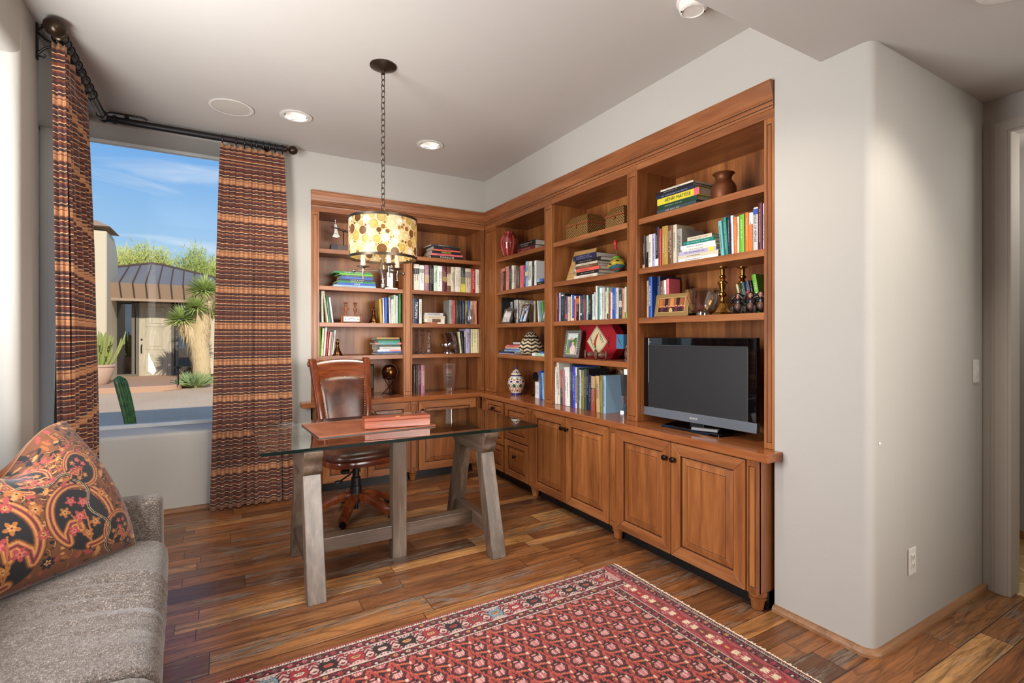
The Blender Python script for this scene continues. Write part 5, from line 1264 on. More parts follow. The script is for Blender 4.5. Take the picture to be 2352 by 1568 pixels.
row('R', PR, s2, *Z5, [(1208, 1252, 820, 'pale teal', {'lean': -38}), (1262, 1306, 776, 'teal', {'lean': -32}), (1308, 1336, 752, 'navy', {'lean': -16, 'ink': CO['white']}), (1338, 1376, 756, 'white', {'lean': -10, 'ink': CO['red']}), (1380, 1416, 776, 'orange', {'lean': -6}), (1420, 1448, 770, 'cream', {'lean': -4}), (1452, 1512, 745, 'lime green', {'lean': -4, 'ink': CO['white']}), (1520, 1566, 720, 'orange', {'desc': 'broad orange'}), (1572, 1622, 720, 'white', {'b': [(0, .7, 'orange')], 'desc': 'white and orange'}), (1627, 1685, 652, 'pale grey', {'t': 'ANGLE OF REPOSE', 'b': [(.84, .96, 'blue')]}), (1688, 1741, 595, 'maroon'), (1748, 1778, 602, 'lavender')], 'over the television', 'the lying books', 'bright books over the television')
row('R', PR+.02, s3, *Z6, [(306, 334, 570, 'tan'), (336, 386, 510, 'blue', {'t': 'ARIZONA', 'ink': CO['white'], 'd': .2}), (468, 510, 500, 'navy'), (513, 562, 572, 'brown'), (565, 606, 560, 'white', {'d': .1}), (608, 646, 540, 'pink', {'d': .1})], 'behind the gilt photo frame', 'the upright', 'books behind the gilt frame')
zz_ = stack('R', PR+.09, s3+.02, *Z6, [(690, 940, 150, 'charcoal'), (690, 930, 90, 'black', {'ink': CO['lime green']}), (700, 900, 60, 'grey', {'b': [(0, .14, 'lime green')]})], 'behind the clear glass bowl', 'books behind the glass bowl', 1000, dmax=.18)
row('R', PR+.09, s3, *Z6, [(1772, 1806, 620, 'pale yellow', {'lean': -92}), (1828, 1900, 590, 'dark green', {'lean': -98}), (1906, 1976, 570, 'navy', {'lean': -100, 'b': [(.35, .7, 'red')]}), (1980, 2016, 560, 'black', {'lean': -96, 'ink': CO['white']}), (2024, 2092, 465, 'lime green', {'lean': -104, 'desc': 'olive green', 't': 'THE BULL'})], 'behind the monkey figurines', 'the candlestick', 'books leaning behind the monkeys')
# ================================================================ things on the shelves
def R(u, v, X, z=None):
    p = onX(u, v, X); return (X, p[1], p[2] if z is None else z+.0006)
def Bk(u, v, Y, z=None):
    p = onY(u, v, Y); return (p[0], Y, p[2] if z is None else z+.0006)
M_DKW = wood_mat('dark_stained_wood', (34, 20, 16), (60, 36, 28), (88, 54, 40), 'x', rough=.35)
M_BRZ = flat((104, 66, 38), .25, .95, name='bronze'); M_STEEL = flat((186, 184, 178), .25, .95, name='steel')
M_COPPER = flat((112, 64, 34), .5, .6, name='aged_copper')
# tomahawk on a stand
t = E('tomahawk_display', 'ornamental tomahawk on a dark wooden display stand on the top shelf', 'ornament', Bk(789, 560, YB+.13, s1)); t.scale = (.82, .82, .82)
MB().box(-.14, -.045, 0, .14, .045, .072).build('stand_base', M_DKW, t, bevel=.002)
for x in (-.1402, .07): MB().box(x, -.0455, .001, x+.07, .0455, .0725).build('base_cap', flat((48, 48, 52), .3, .6), t, bevel=.002)
MB().tube([(.0, 0, .07), (.0, 0, .225)], .006, 10).tube([(-.02, 0, .245), (0, 0, .225), (.022, 0, .236)], .006, 8).build('stand_post', M_BRONZE, t)
MB().tube([(-.135, -.004, .272), (-.05, -.004, .252), (.1, -.004, .222), (.16, -.004, .212)], [.012, .012, .011, .009], 12).build('handle', M_DKW, t)
m = MB()
hd = [(-.103, .30), (-.088, .31), (-.072, .30), (-.066, .26), (-.066, .235), (-.052, .19), (-.035, .165), (-.075, .150), (-.125, .158), (-.108, .195), (-.100, .235), (-.104, .262)]
m.prism(hd, 'y', -.012, .004); m.lathe([(.004, .31), (.007, .33), (.005, .34), (.009, .352), (0, .356)], 12, (-.088, -.004, 0))
m.build('axe_head', M_STEEL, t, bevel=.003)
m = MB()
for a in (0, 1.2, 2.4): m.bar((-.085-.014*cos(a), -.0125, .195-.014*sin(a)), (-.085+.014*cos(a), -.0125, .195+.014*sin(a)), .004, .001)
m.build('emblem', M_BLACK, t)
# pale metal trophy behind the lamp
t = E('trophy', 'pale silver faceted trophy behind the lower end of the pendant', 'trophy', Bk(896, 655, YB+.10, s2))
MB().box(-.062, -.045, 0, .062, .045, .014).build('base', M_STEEL, t, bevel=.003)
MB().loft([[(x*w, y*w*.8, z) for x, y in ((-1, -.6), (-.5, -1), (.5, -1), (1, -.6), (1, .6), (.5, 1), (-.5, 1), (-1, .6))] for w, z in ((.045, .014), (.036, .03), (.036, .15), (.046, .19), (.044, .2))], True, True, 0, False).build('body', M_STEEL, t, bevel=.002)
# box with two turned figures
t = E('figurine', 'little wooden box with two turned ball-headed figures standing on it', 'figurine', Bk(805, 736, YB+.09, s3))
M_TEAK = wood_mat('teak', (84, 40, 22), (130, 68, 38), (162, 98, 58), 'z', rough=.35)
MB().box(-.078, -.05, .006, .078, .05, .062).build('box', M_TEAK, t, bevel=.002)
for x in (-.088, .088): MB().lathe([(.006, 0), (.009, .008), (.006, .02), (.0085, .045), (.007, .07), (.009, .078), (0, .08)], 14).build('corner_post', M_TEAK, t, loc=(x*.98, -.045, 0))
b = MB().box(-.068, -.0515, .012, .068, -.05, .054).build('front_plate', flat((222, 224, 214), .35), t)
m = MB().tube([(-.04, -.052, .032), (-.022, -.052, .034), (-.008, -.052, .042), (0, -.052, .037), (.008, -.052, .042), (.022, -.052, .034), (.04, -.052, .032)], .0022, 6)
for x in (-.056, .056): m.lathe([(.0055, -.0525), (.0055, -.051)], 12, (x, 0, .033), axis='y')
m.build('inlay', flat((40, 60, 56), .4), b)
for x, a in ((-.042, 0), (.042, 1.2)):
    f = MB().lathe([(.014, .062), (.012, .068), (.0075, .075), (.008, .09), (.0155, .118), (.017, .13), (.012, .14), (.006, .146), (.006, .15), (.013, .156), (.0135, .166), (.011, .174), (.02, .180), (.016, .186), (0, .188)], 18)
    f.tube([(-.034*cos(a), -.034*sin(a), .128), (-.015*cos(a), -.015*sin(a), .131), (.015*cos(a), .015*sin(a), .131), (.034*cos(a), .034*sin(a), .128)], [.007, .004, .004, .007], 8)
    f.build('turned_figure', M_TEAK, t, loc=(x, 0, 0))
def bookend(label, loc):
    t = E('bookend', label, 'bookend', loc, group='bronze pear-shaped bookends')
    MB().lathe([(.05, 0), (.05, .006), (.042, .014), (.03, .035), (.02, .06), (.0135, .085), (.0125, .1), (.0165, .108), (.0165, .114), (.013, .118), (0, .119)], 24).build('body', M_BRZ, t)
    MB().tube([(.013*cos(a), 0, .130+.013*sin(a)) for a in np.linspace(0, 2*PI, 18, endpoint=False)], .006, 8, closed=True).build('top_ring', M_BRZ, t)
bookend('bronze pear-shaped bookend beside the blue and gold books', Bk(858, 740, YB+.07, s3))
bookend('bronze pear-shaped bookend beside the leaning books above the chair', Bk(775, 812, YB+.07, s4))
# bronze globe
t = E('globe_ornament', 'bronze ball in a wire ring on a crossed tripod stand, on the counter', 'ornament', Bk(894, 905, YB+.09, CT))
MB().ball((0, 0, .218), .073, 28).build('ball', M_BRZ, t, auto=0)
MB().tube([(.08*cos(a), .02*sin(a)*0, .218+.08*sin(a)) for a in np.linspace(0, 2*PI, 40, endpoint=False)], .003, 6, closed=True).tube([(.064*cos(a), .064*sin(a), .17) for a in np.linspace(0, 2*PI, 32, endpoint=False)], .003, 6, closed=True).build('cradle_ring', M_BRONZE, t)
m = MB()
for k in range(3):
    a = rad(20+120*k); m.tube([(.075*cos(a), .075*sin(a), .0035), (-.012*cos(a), -.012*sin(a), .09), (-.062*cos(a), -.062*sin(a), .17)], .0035, 7)
for k in range(3):
    a, b = rad(20+120*k), rad(140+120*k); m.tube([(.07*cos(a), .07*sin(a), .012), (.07*cos(b), .07*sin(b), .012)], .0028, 6)
m.build('tripod', M_BRONZE, t)
# framed dark item by the chair
t = E('picture_frame', 'dark standing frame on the counter, half hidden by the chair back', 'picture frame', Bk(848, 905, YB+.06, CT), .5)
MB().box(-.06, 0, 0, .06, .022, .30).build('frame', M_BLACK, t, bevel=.003)
MB().box(-.048, -.002, .075, .048, .0, .285).build('picture', flat((70, 84, 80), .3), t); MB().box(-.055, -.003, 0, .055, .0, .06).build('wooden_foot_rail', M_DKW, t)
# glassware
t = E('vase', 'small round clear glass vase in front of the dark book row', 'vase', Bk(1079, 745, YB+.04, s3))
MB().lathe([(.0, 0), (.03, 0), (.034, .006), (.042, .03), (.046, .06), (.042, .1), (.03, .14), (.026, .15), (.0235, .15), (.0275, .138), (.0385, .1), (.042, .06), (.037, .03), (.02, .016), (0, .014)], 28).build('glass_body', M_CRYSTAL, t, auto=60)
def crystal_stick(label, loc, twist=False):
    t = E('candlestick', label, 'candlestick', loc, group='crystal candlesticks')
    n = 8
    prof = [(.038, 0), (.038, .006), (.03, .012), (.014, .02), (.012, .03), (.019, .042), (.019, .058), (.011, .066), (.0105, .07), (.0115, .16), (.011, .165), (.02, .178), (.02, .192), (.011, .202), (.013, .212), (.017, .225), (.023, .238), (.021, .24), (.012, .225), (0, .222)]
    if twist: prof = [(.05, 0), (.046, .008), (.03, .03), (.018, .055), (.012, .075), (.016, .09), (.01, .102), (.015, .118), (.01, .13), (.016, .145), (.01, .158), (.014, .172), (.009, .184), (.014, .2), (.02, .226), (.018, .23), (.01, .215), (0, .212)]
    rings = []
    for i, (r, h) in enumerate(prof): rings.append([(max(r, 1e-4)*(1+.08*(k % 2))*cos(2*PI*k/16+(h*14 if twist else 0)), max(r, 1e-4)*(1+.08*(k % 2))*sin(2*PI*k/16+(h*14 if twist else 0)), h) for k in range(16)])
    MB().loft(rings, True, True, 0, False).build('glass_body', M_CRYSTAL, t)
crystal_stick('straight crystal candlestick nearest the wooden stile', Bk(957, 810, YB+.06, s4))
crystal_stick('straight crystal candlestick beside the twisted one', Bk(970.5, 810, YB+.06, s4))
crystal_stick('twisted crystal candlestick with a flared foot', Bk(985, 811, YB+.06, s4), True)
t = E('bowl', 'cut crystal footed bowl beside the leaning dark book', 'bowl', Bk(1031, 811, YB+.075, s4))
rings = []
for r, h in [(.045, 0), (.044, .012), (.034, .02), (.05, .032), (.078, .06), (.084, .085), (.083, .098), (.078, .098), (.074, .07), (.05, .04), (.0, .03)]:
    rings.append([(max(r, 1e-4)*(1+.05*(k % 2))*cos(2*PI*k/28), max(r, 1e-4)*(1+.05*(k % 2))*sin(2*PI*k/28), h+(.008*(k % 4 == 0) if .09 < h else 0)) for k in range(28)])
MB().loft(rings, True, True, 0, False).build('glass_body', M_CRYSTAL, t)
t = E('vase', 'tall faceted clear glass vase standing alone on the counter', 'vase', Bk(1032, 897, YB+.12, CT))
def pr(r, h, n=6, tw=0): return [(r*cos(2*PI*(k+.5)/n+tw), r*sin(2*PI*(k+.5)/n+tw), h) for k in range(n)]
MB().loft([pr(.052, 0), pr(.056, .008), pr(.066, .27), pr(.067, .28), pr(.061, .28), pr(.052, .03), pr(.01, .025)], True, True, 0, False).build('glass_body', M_CRYSTAL, t, bevel=.002)

# striped red glass vase
def vase_col(n, NZ, fn):
    a = np.zeros((NZ, n+1, 3), np.float32)
    for j in range(NZ):
        for i in range(n+1): a[j, i] = lin(fn(i/n, j/(NZ-1)))
    return a
def lathe_painted(name, prof, n, NZ, fn, mat, parent):
    hs = np.array([p[1] for p in prof]); L = np.concatenate([[0], np.cumsum([math.hypot(prof[i+1][0]-prof[i][0], prof[i+1][1]-prof[i][1]) for i in range(len(prof)-1)])]); L /= L[-1]
    rr_ = [p[0] for p in prof]
    def pt(a, b):
        r = float(np.interp(b, L, rr_)); h = float(np.interp(b, L, hs)); return (r*cos(2*PI*a), r*sin(2*PI*a), h)
    return grid_mesh(n+1, NZ, pt, fn if isinstance(fn, np.ndarray) else vase_col(n, NZ, fn)).build(name, mat, parent, auto=60)
t = E('vase', 'round red glass vase with wavy vertical stripes on the top shelf by the corner', 'vase', (2.455, 4.297, s1+.0006))
def rv(a, b):
    k = math.sin(2*PI*a*9+.5*math.sin(b*5)); return (150, 44, 46) if k > .25 else (88, 20, 30) if k > -.4 else (186, 92, 72)
lathe_painted('glass_body', [(.0, .0), (.045, 0), (.06, .02), (.085, .08), (.096, .14), (.092, .18), (.072, .215), (.046, .232), (.044, .24), (.056, .25), (.054, .252), (.04, .242), (.04, .22)], 108, 40, rv, painted_mat('red_glass', .08, .9, bs=8, Coat_Weight=.6), t)
# dark painting leaning on the side panel of the corner bay
def photo(parent, w, h, painter, loc, nx=64, ny=48, name='photograph'):
    cvp = Canvas(nx, ny, w, h, (120, 120, 120)); painter(cvp, w, h); return picture(name, w, h, cvp, parent, loc)
def frame(name, label, loc, rz, w, h, fw, mat, painter, lean=.2, fd=.014, inner=None, prop=True):
    """picture frame facing -Y, leaning back on its own strut"""
    t = E(name, label, 'picture frame', loc, rot=(Matrix.Rotation(rz, 4, 'Z') @ Matrix.Rotation(-lean, 4, 'X')).to_euler())
    m = MB()
    m.prism([(-w/2, 0), (w/2, 0), (w/2-fw, fw), (-w/2+fw, fw)], 'y', -fd/2, fd/2).prism([(-w/2, h), (-w/2+fw, h-fw), (w/2-fw, h-fw), (w/2, h)], 'y', -fd/2, fd/2)
    m.prism([(-w/2, 0), (-w/2+fw, fw), (-w/2+fw, h-fw), (-w/2, h)], 'y', -fd/2, fd/2).prism([(w/2, 0), (w/2, h), (w/2-fw, h-fw), (w/2-fw, fw)], 'y', -fd/2, fd/2)
    m.build('frame', mat, t, bevel=.002)
    if inner:
        b = MB(); i = fw
        b.box(-w/2+i-.003, -fd/2-.001, i-.003, w/2-i+.003, -fd/2+.001, i+.002).box(-w/2+i-.003, -fd/2-.001, h-i-.002, w/2-i+.003, -fd/2+.001, h-i+.003).box(-w/2+i-.003, -fd/2-.001, i, -w/2+i+.002, -fd/2+.001, h-i).box(w/2-i-.002, -fd/2-.001, i, w/2-i+.003, -fd/2+.001, h-i)
        b.build('inner_lip', inner, t)
    photo(t, w-2*fw+.004, h-2*fw+.004, painter, (0, -fd/2+.004, fw-.002))
    MB().box(-w/2+.004, fd/2-.004, .004, w/2-.004, fd/2, h-.004).build('backing', M_BLACK, t)
    if prop and lean > .05:
        MB().bar((0, fd/2, h*.62), (0, fd/2+h*.3, (fd/2+h*.3)*math.tan(lean)+.002), .03, .003, up=(0, 1, 0)).build('strut', M_BLACK, t)
    return t
def p_duck(c, w, h):
    c.a[:] = lin((34, 38, 34)); c.ell(w*.3, h*.2, w*.35, h*.25, (70, 26, 32)); c.ell(w*.55, h*.62, w*.3, h*.1, (168, 116, 48), .1); c.ell(w*.62, h*.78, w*.25, h*.07, (196, 140, 60), .15); c.ell(w*.6, h*.45, w*.1, h*.16, (30, 28, 30))
def p_group(c, w, h):
    c.a[:] = lin((214, 212, 210)); c.rect(0, h*.72, w, h, (96, 84, 84)); c.poly([(0, h*.5), (w*.18, h*.98), (w*.4, h*.68), (w*.4, h*.4)], (232, 232, 232))
    for x in (.36, .52, .7, .86): c.ell(w*x, h*.8, w*.04, h*.07, (236, 230, 226)); c.ell(w*x, h*.6, w*.08, h*.18, (226, 222, 220))
    rg = random.Random(1)
    for i in range(12): c.ell(rg.uniform(.1, .9)*w, rg.uniform(.08, .4)*h, w*.03, h*.06, rg.choice([(150, 130, 120), (112, 100, 96), (196, 180, 168)]))
def p_player(c, w, h):
    c.a[:] = lin((150, 196, 210)); c.rect(0, h*.66, w, h, (92, 104, 116))
    rg = random.Random(2)
    for i in range(26): c.ell(rg.uniform(0, w), rg.uniform(.68, .98)*h, w*.06, h*.04, rg.choice([(210, 210, 220), (60, 70, 90), (140, 90, 90)]))
    c.ell(w*.52, h*.74, w*.12, h*.08, (196, 200, 216)); c.ell(w*.5, h*.52, w*.2, h*.18, (120, 44, 58)); c.ell(w*.62, h*.42, w*.1, h*.08, (226, 190, 160)); c.ell(w*.42, h*.22, w*.14, h*.2, (52, 56, 130), .3); c.ell(w*.64, h*.2, w*.12, h*.2, (226, 228, 240), -.2)
def p_pair(c, w, h):
    c.a[:] = lin((110, 148, 70)); c.rect(0, h*.7, w, h, (216, 224, 216)); c.ell(w*.8, h*.6, w*.25, h*.2, (84, 122, 56))
    c.ell(w*.36, h*.72, w*.1, h*.07, (206, 150, 128)); c.ell(w*.36, h*.8, w*.11, h*.04, (200, 196, 196)); c.ell(w*.36, h*.46, w*.2, h*.22, (92, 96, 130)); c.ell(w*.55, h*.5, w*.1, h*.07, (214, 164, 138)); c.ell(w*.55, h*.55, w*.11, h*.04, (216, 190, 130)); c.ell(w*.58, h*.22, w*.26, h*.24, (220, 186, 186))
def p_choir(c, w, h):
    c.a[:] = lin((150, 84, 44)); 
    for i, x in enumerate((.08, .3, .5, .72, .93)): c.rect(w*(x-.06), h*.4, w*(x+.06), h, [(176, 104, 54), (34, 24, 22), (190, 130, 76), (34, 24, 22), (150, 70, 50)][i])
    for i in range(11):
        x = (.07+.86*i/10)*w; c.ell(x, h*.2, w*.055, h*.2, [(36, 28, 30), (110, 30, 34), (40, 32, 34)][i % 3]); c.ell(x, h*(.42+.03*(i % 2)), w*.028, h*.045, (206, 146, 112))
    c.ell(w*.48, h*.14, w*.06, h*.18, (196, 168, 110))
def p_dog(c, w, h):
    c.a[:] = lin((196, 206, 218)); c.rect(0, 0, w, h*.2, (150, 130, 112)); c.ell(w*.35, h*.28, w*.2, h*.2, (238, 234, 230)); c.ell(w*.45, h*.42, w*.1, h*.1, (150, 104, 90))
def p_kid(c, w, h):
    c.a[:] = lin((176, 196, 208)); c.ell(w*.5, h*.62, w*.18, h*.12, (214, 172, 146)); c.ell(w*.5, h*.3, w*.3, h*.28, (150, 90, 84)); c.rect(0, 0, w, h*.2, (110, 130, 84))
M_FBLK = flat((30, 28, 28), .3, name='black_frame'); M_FSIL = flat((120, 118, 114), .35, .6, name='pewter_frame'); M_FBRN = flat((74, 54, 46), .35, name='brown_frame')
frame('framed_picture', 'dark framed painting of a brown duck standing against the corner side panel', (2.56, 4.388, s3+.0008), 0, .27, .262, .012, M_FBLK, p_duck, .0, prop=False)
XS = XR+.035
def fr(u, v, z): return R(u, v, XS, z)
p = onX(1152, 742, XS); frame('photo_frame', 'pewter photo frame with a pale group picture, nearest the duck painting', (XS, (onX(1144.5, 742, XS)[1]+onX(1179, 742, XS)[1])/2, s3+.002), R90, .165, .152, .015, M_FSIL, p_group, .30)
frame('photo_frame', 'brown photo frame showing a sports player, between two other frames', (XS+.005, (onX(1186.5, 742, XS)[1]+onX(1213, 742, XS)[1])/2, s3+.002), R90, .135, .178, .013, M_FBRN, p_player, .28)
frame('photo_frame', 'photo frame partly hidden by the bookcase upright, beside the sports picture', (XS+.01, onX(1249, 742, XS)[1]-.012, s3+.002), R90, .12, .13, .008, M_FSIL, p_kid, .28)
# coiled basket
t = E('basket', 'cone-shaped lidded basket woven in black and cream zigzags', 'basket', R(1220, 812, XR+.16, s4)); t.scale = (.96, .96, .84)
NB, HB = 180, 90; cvb = np.zeros((HB, NB+1, 3), np.float32)
for j in range(HB):
    b = j/(HB-1)
    for i in range(NB+1):
        a = (i/NB*9) % 1; tri = abs(a-.5)*2; rowf = (b*9.5+tri*.55) % 1
        dark = rowf < .46 or (tri > .93 and b < .75) or (.70 < b < .76) or b < .03
        cvb[j, i] = lin((44, 34, 30) if dark else (224, 202, 164))
lathe_painted('basket_body', [(.0, 0), (.07, 0), (.095, .012), (.122, .05), (.128, .08), (.122, .105), (.085, .175), (.045, .24), (.012, .262), (0, .264)], NB, HB, cvb, painted_mat('coiled_straw', .8, .2, .5, 300), t)
MB().tube([(0, 0, .262), (0, 0, .27), (.008, 0, .278), (0, 0, .285), (-.007, 0, .278), (0, 0, .271)], .003, 6).build('loop_handle', M_BLACK, t)
# talavera jar
t = E('ginger_jar', 'lidded talavera jar painted in blue, orange and green on white', 'jar', R(1186, 903, XR+.105, CT))
cj = Canvas(240, 96, .5, .26, (232, 226, 212)); BLJ, ORJ, GRJ, YLJ = (46, 52, 122), (204, 104, 44), (48, 98, 60), (222, 176, 84)
cj.rect(0, 0, .5, .018, BLJ)
for i in range(8):
    x = .5*(i+.5)/8
    cj.line([(x-.031, .025), (x-.02, .06), (x, .085), (x+.02, .06), (x+.031, .025)], .006, ORJ); cj.line([(x, .085), (x+.012, .11), (x+.031, .12)], .005, ORJ); cj.line([(x, .085), (x-.012, .11), (x-.031, .12)], .005, ORJ)
    cj.flower(x, .045, .016, ORJ if i % 2 else YLJ, GRJ, 6); cj.flower(x+.031, .09, .02, GRJ, BLJ, 7); cj.ell(x, .125, .016, .01, BLJ); cj.ell(x+.031, .14, .014, .009, ORJ); cj.ell(x, .15, .012, .008, GRJ); cj.ell(x-.02, .07, .006, .005, YLJ)
    for q in range(5): cj.ell(x+.007*q-.014, .165, .003, .003, BLJ)
cj.rect(0, .178, .5, .192, BLJ); cj.rect(0, .192, .5, .198, (224, 196, 150))
for i in range(12): cj.ell(.5*i/12, .212, .012, .009, ORJ if i % 2 else BLJ); cj.ell(.5*(i+.5)/12, .206, .006, .006, GRJ)
cj.rect(0, .235, .5, .26, BLJ)
ca = np.concatenate([cj.a, cj.a[:, :1]], axis=1)
M_GLZ = painted_mat('glazed_pottery', .12, .6, bs=20, Coat_Weight=.5)
lathe_painted('jar_body', [(.052, 0), (.053, .012), (.05, .016), (.066, .045), (.082, .085), (.084, .115), (.074, .15), (.05, .178), (.046, .185)], 240, 70, ca[:70], M_GLZ, t)
lathe_painted('lid', [(.05, .186), (.052, .19), (.05, .196), (.044, .212), (.03, .228), (.014, .238), (.008, .243), (.013, .252), (.011, .262), (.0, .267)], 240, 26, ca[70:], M_GLZ, t)
t = E('ornament', 'small dark metal disc ornament behind the white book near the jar', 'ornament', R(1230, 905, XR+.2, CT))
MB().lathe([(0, -.006), (.042, -.006), (.045, 0), (.042, .006), (0, .006)], 28, (0, 0, .18), axis='x').lathe([(.014, -.009), (.018, -.007), (.018, .007), (.014, .009)], 16, (0, 0, .18), axis='x').build('disc', M_BRONZE, t)
MB().lathe([(.035, 0), (.035, .01), (.008, .016), (.006, .14), (0, .14)], 16).build('stand', M_BRONZE, t)

# carved chests
def carved():
    g = NG('carved_brass_inlay'); co = g.coord(); x, y, z = g.sep(co)
    k = g.math('ADD', g.math('SINE', g.math('MULTIPLY', g.math('ADD', g.math('ADD', x, y), z), 290)), g.math('SINE', g.math('MULTIPLY', g.math('SUBTRACT', g.math('ADD', x, y), z), 290)))
    n = g.noise(co, 90, 3, .7); f = g.math('ADD', k, g.math('MULTIPLY', n, 2.2))
    c = g.ramp(f, [(.2, (30, 20, 13)), (.55, (58, 38, 22)), (.72, (132, 92, 46)), (1, (164, 120, 62))])
    return g.bsdf(c, .45, .25, g.bump(f, .4, .003))
M_CARV = carved(); M_CARVD = flat((40, 28, 20), .5, name='dark_carved_wood')
def chest(label, loc, w, d, h, rz):
    t = E('box', label, 'box', loc, rz, 'carved chests')
    MB().box(-w/2, 0, 0, w/2, d, h*.58).build('box_body', M_CARV, t, bevel=.002)
    MB().box(-w/2-.004, -.004, h*.585, w/2+.004, d+.004, h*.66).build('rim', flat((140, 72, 40), .4), t, bevel=.002)
    i = .036; MB().hexa([(-w/2, 0, h*.66), (w/2, 0, h*.66), (w/2, d, h*.66), (-w/2, d, h*.66)], [(-w/2+i, i*.8, h), (w/2-i, i*.8, h), (w/2-i, d-i*.8, h), (-w/2+i, d-i*.8, h)]).build('lid', M_CARV, t, bevel=.002)
    MB().lathe([(0, -.004), (.012, -.004), (.014, 0)], 14, (0, 0, h*.5), axis='y').box(-.005, -.006, h*.48, .005, -.002, h*.64).build('clasp', M_BRASS, t)
pa, pb = onX(1300, 545, XR+.07), onX(1349, 545, XR+.07)
chest('large carved brass-inlaid chest with sloping lid on the top shelf', (XR+.07, (pa[1]+pb[1])/2, s1+.0006), abs(pa[1]-pb[1]), .19, .185, R90)
pa, pb = onX(1391, 530, XR+.10), onX(1434, 530, XR+.10)
chest('smaller carved chest beside the bookcase upright on the top shelf', (XR+.10, (pa[1]+pb[1])/2+.003, s1+.0006), abs(pa[1]-pb[1]), .15, .17, R90)
frame('photo_frame', 'tilted cork-textured photo frame behind the lying books', (XR+.12, 3.24, s2+.003), R90+.12, .25, .275, .06, wood_mat('burl_frame', (150, 106, 56), (190, 146, 88), (214, 176, 116), 'x', 3, .5), p_dog, .38)
# spinning top
t = E('spinning_top', 'painted yellow and green tin spinning top with red knob handle', 'toy', R(1419, 620, XR+.07, s2), rot=(Matrix.Rotation(R90, 4, 'Z') @ Matrix.Rotation(-.22, 4, 'Y') @ Matrix.Rotation(-.1, 4, 'X')).to_euler())
t.location = (XR+.085, R(1419, 620, XR+.085)[1], s2+.008)
def tc(a, b):
    if b < .16: return (60, 90, 70)
    if b < .36: return (172, 40, 40) if b < .22 else (60, 112, 120)
    if b < .68:
        return (196, 170, 60) if (math.sin(a*44)+math.sin(a*26+b*30)) < .9 else (60, 56, 40)
    if b < .84: return (96, 150, 50)
    return (160, 44, 50)
lathe_painted('top_body', [(.0, 0), (.012, .004), (.03, .022), (.062, .045), (.07, .055), (.068, .06), (.05, .085), (.034, .1), (.033, .108), (.03, .116), (.022, .128), (.0, .134)], 96, 60, tc, painted_mat('painted_tin', .25, .5, bs=30), t)
MB().tube([(0, 0, .13), (0, 0, .185)], .0022, 8).build('spindle', M_STEEL, t)
MB().lathe([(0, .178), (.011, .18), (.013, .192), (.008, .205), (.0075, .212), (.014, .225), (.015, .238), (.01, .248), (0, .25)], 18).build('knob', flat((186, 50, 54), .25), t)
# photo frame with studs + sauce box + spools
ft = frame('photo_frame', 'silver studded photo frame of a couple beside the red hot sauce box', (XR+.06, 3.24, s4+.002), R90+.16, .168, .225, .03, M_FSIL, p_pair, .17, inner=flat((210, 210, 206), .3))
m = MB()
for i in range(9): 
    for z in (.015, .21): m.ball((-.068+.017*i, -.008, z), .0045, 8)
for i in range(10):
    for x in (-.069, .069): m.ball((x, -.008, .03+.0185*i), .0045, 8)
m.build('bead_studs', flat((206, 204, 198), .25, .7), ft)
M_RED = flat((164, 26, 40), .3, name='red_lacquer')
t = E('hot_sauce_box', 'red bottle-shaped hot sauce box lying on its side with a chilli label', 'box', (XR+.17, 3.275, s4+.0008), R90+.04)
hB = .266; bot = [(0, 0), (.37, 0), (.425, .075), (.50, .08), (.50, .19), (.425, .192), (.37, hB), (0, hB)]
MB().prism(bot, 'y', 0, .085).build('box_body', M_RED, t, bevel=.005)
MB().box(.428, -.0012, .082, .501, .084, .188).build('neck_label', flat((66, 136, 176), .35), t)
nl = MB().tube([(.44, -.002, .17), (.46, -.002, .14), (.485, -.002, .10)], [.003, .011, .002], 8, flat=.15).build('small_chilli', flat((206, 84, 44), .35), t)
cx_, cz_, q_ = .215, .133, .118
def diamond(k, y, name, mt): return MB().prism([(cx_-k, cz_), (cx_, cz_-k*1.06), (cx_+k, cz_), (cx_, cz_+k*1.06)], 'y', y, y+.001).build(name, mt, t)
M_LCR = flat((226, 212, 168), .4); M_LBK = flat((40, 24, 22), .4)
diamond(q_, -.0010, 'label_border', M_LCR); diamond(q_-.006, -.0016, 'label_line', M_LBK); diamond(q_-.010, -.0022, 'label_face', M_LCR)
MB().tube([(cx_+.028, -.004, cz_+.072), (cx_+.012, -.004, cz_+.05), (cx_-.006, -.004, cz_+.015), (cx_-.012, -.004, cz_-.02), (cx_-.01, -.004, cz_-.035)], [.002, .010, .017, .018, .012], 10, flat=.2).build('chilli', flat((206, 70, 44), .3), t)
MB().tube([(cx_-.01, -.0045, cz_-.032), (cx_-.008, -.0045, cz_-.05), (cx_-.006, -.0045, cz_-.095)], [.017, .007, .003], 8, flat=.2).build('chilli_stem', flat((50, 120, 60), .4), t)
text('HOT', .036, M_LBK, t, (cx_+.052, -.0034, cz_+.022), (Matrix.Rotation(PI/2, 4, 'X') @ Matrix.Rotation(-1.15, 4, 'Z')).to_euler(), 'label_lettering')
text('SAUCE', .034, M_LBK, t, (cx_-.052, -.0034, cz_-.012), (Matrix.Rotation(PI/2, 4, 'X') @ Matrix.Rotation(-1.0, 4, 'Z')).to_euler(), 'label_lettering')
text('Casa', .04, M_LBK, t, (.35, -.0012, .13), (Matrix.Rotation(PI/2, 4, 'X') @ Matrix.Rotation(-1.45, 4, 'Z')).to_euler(), 'label_lettering')
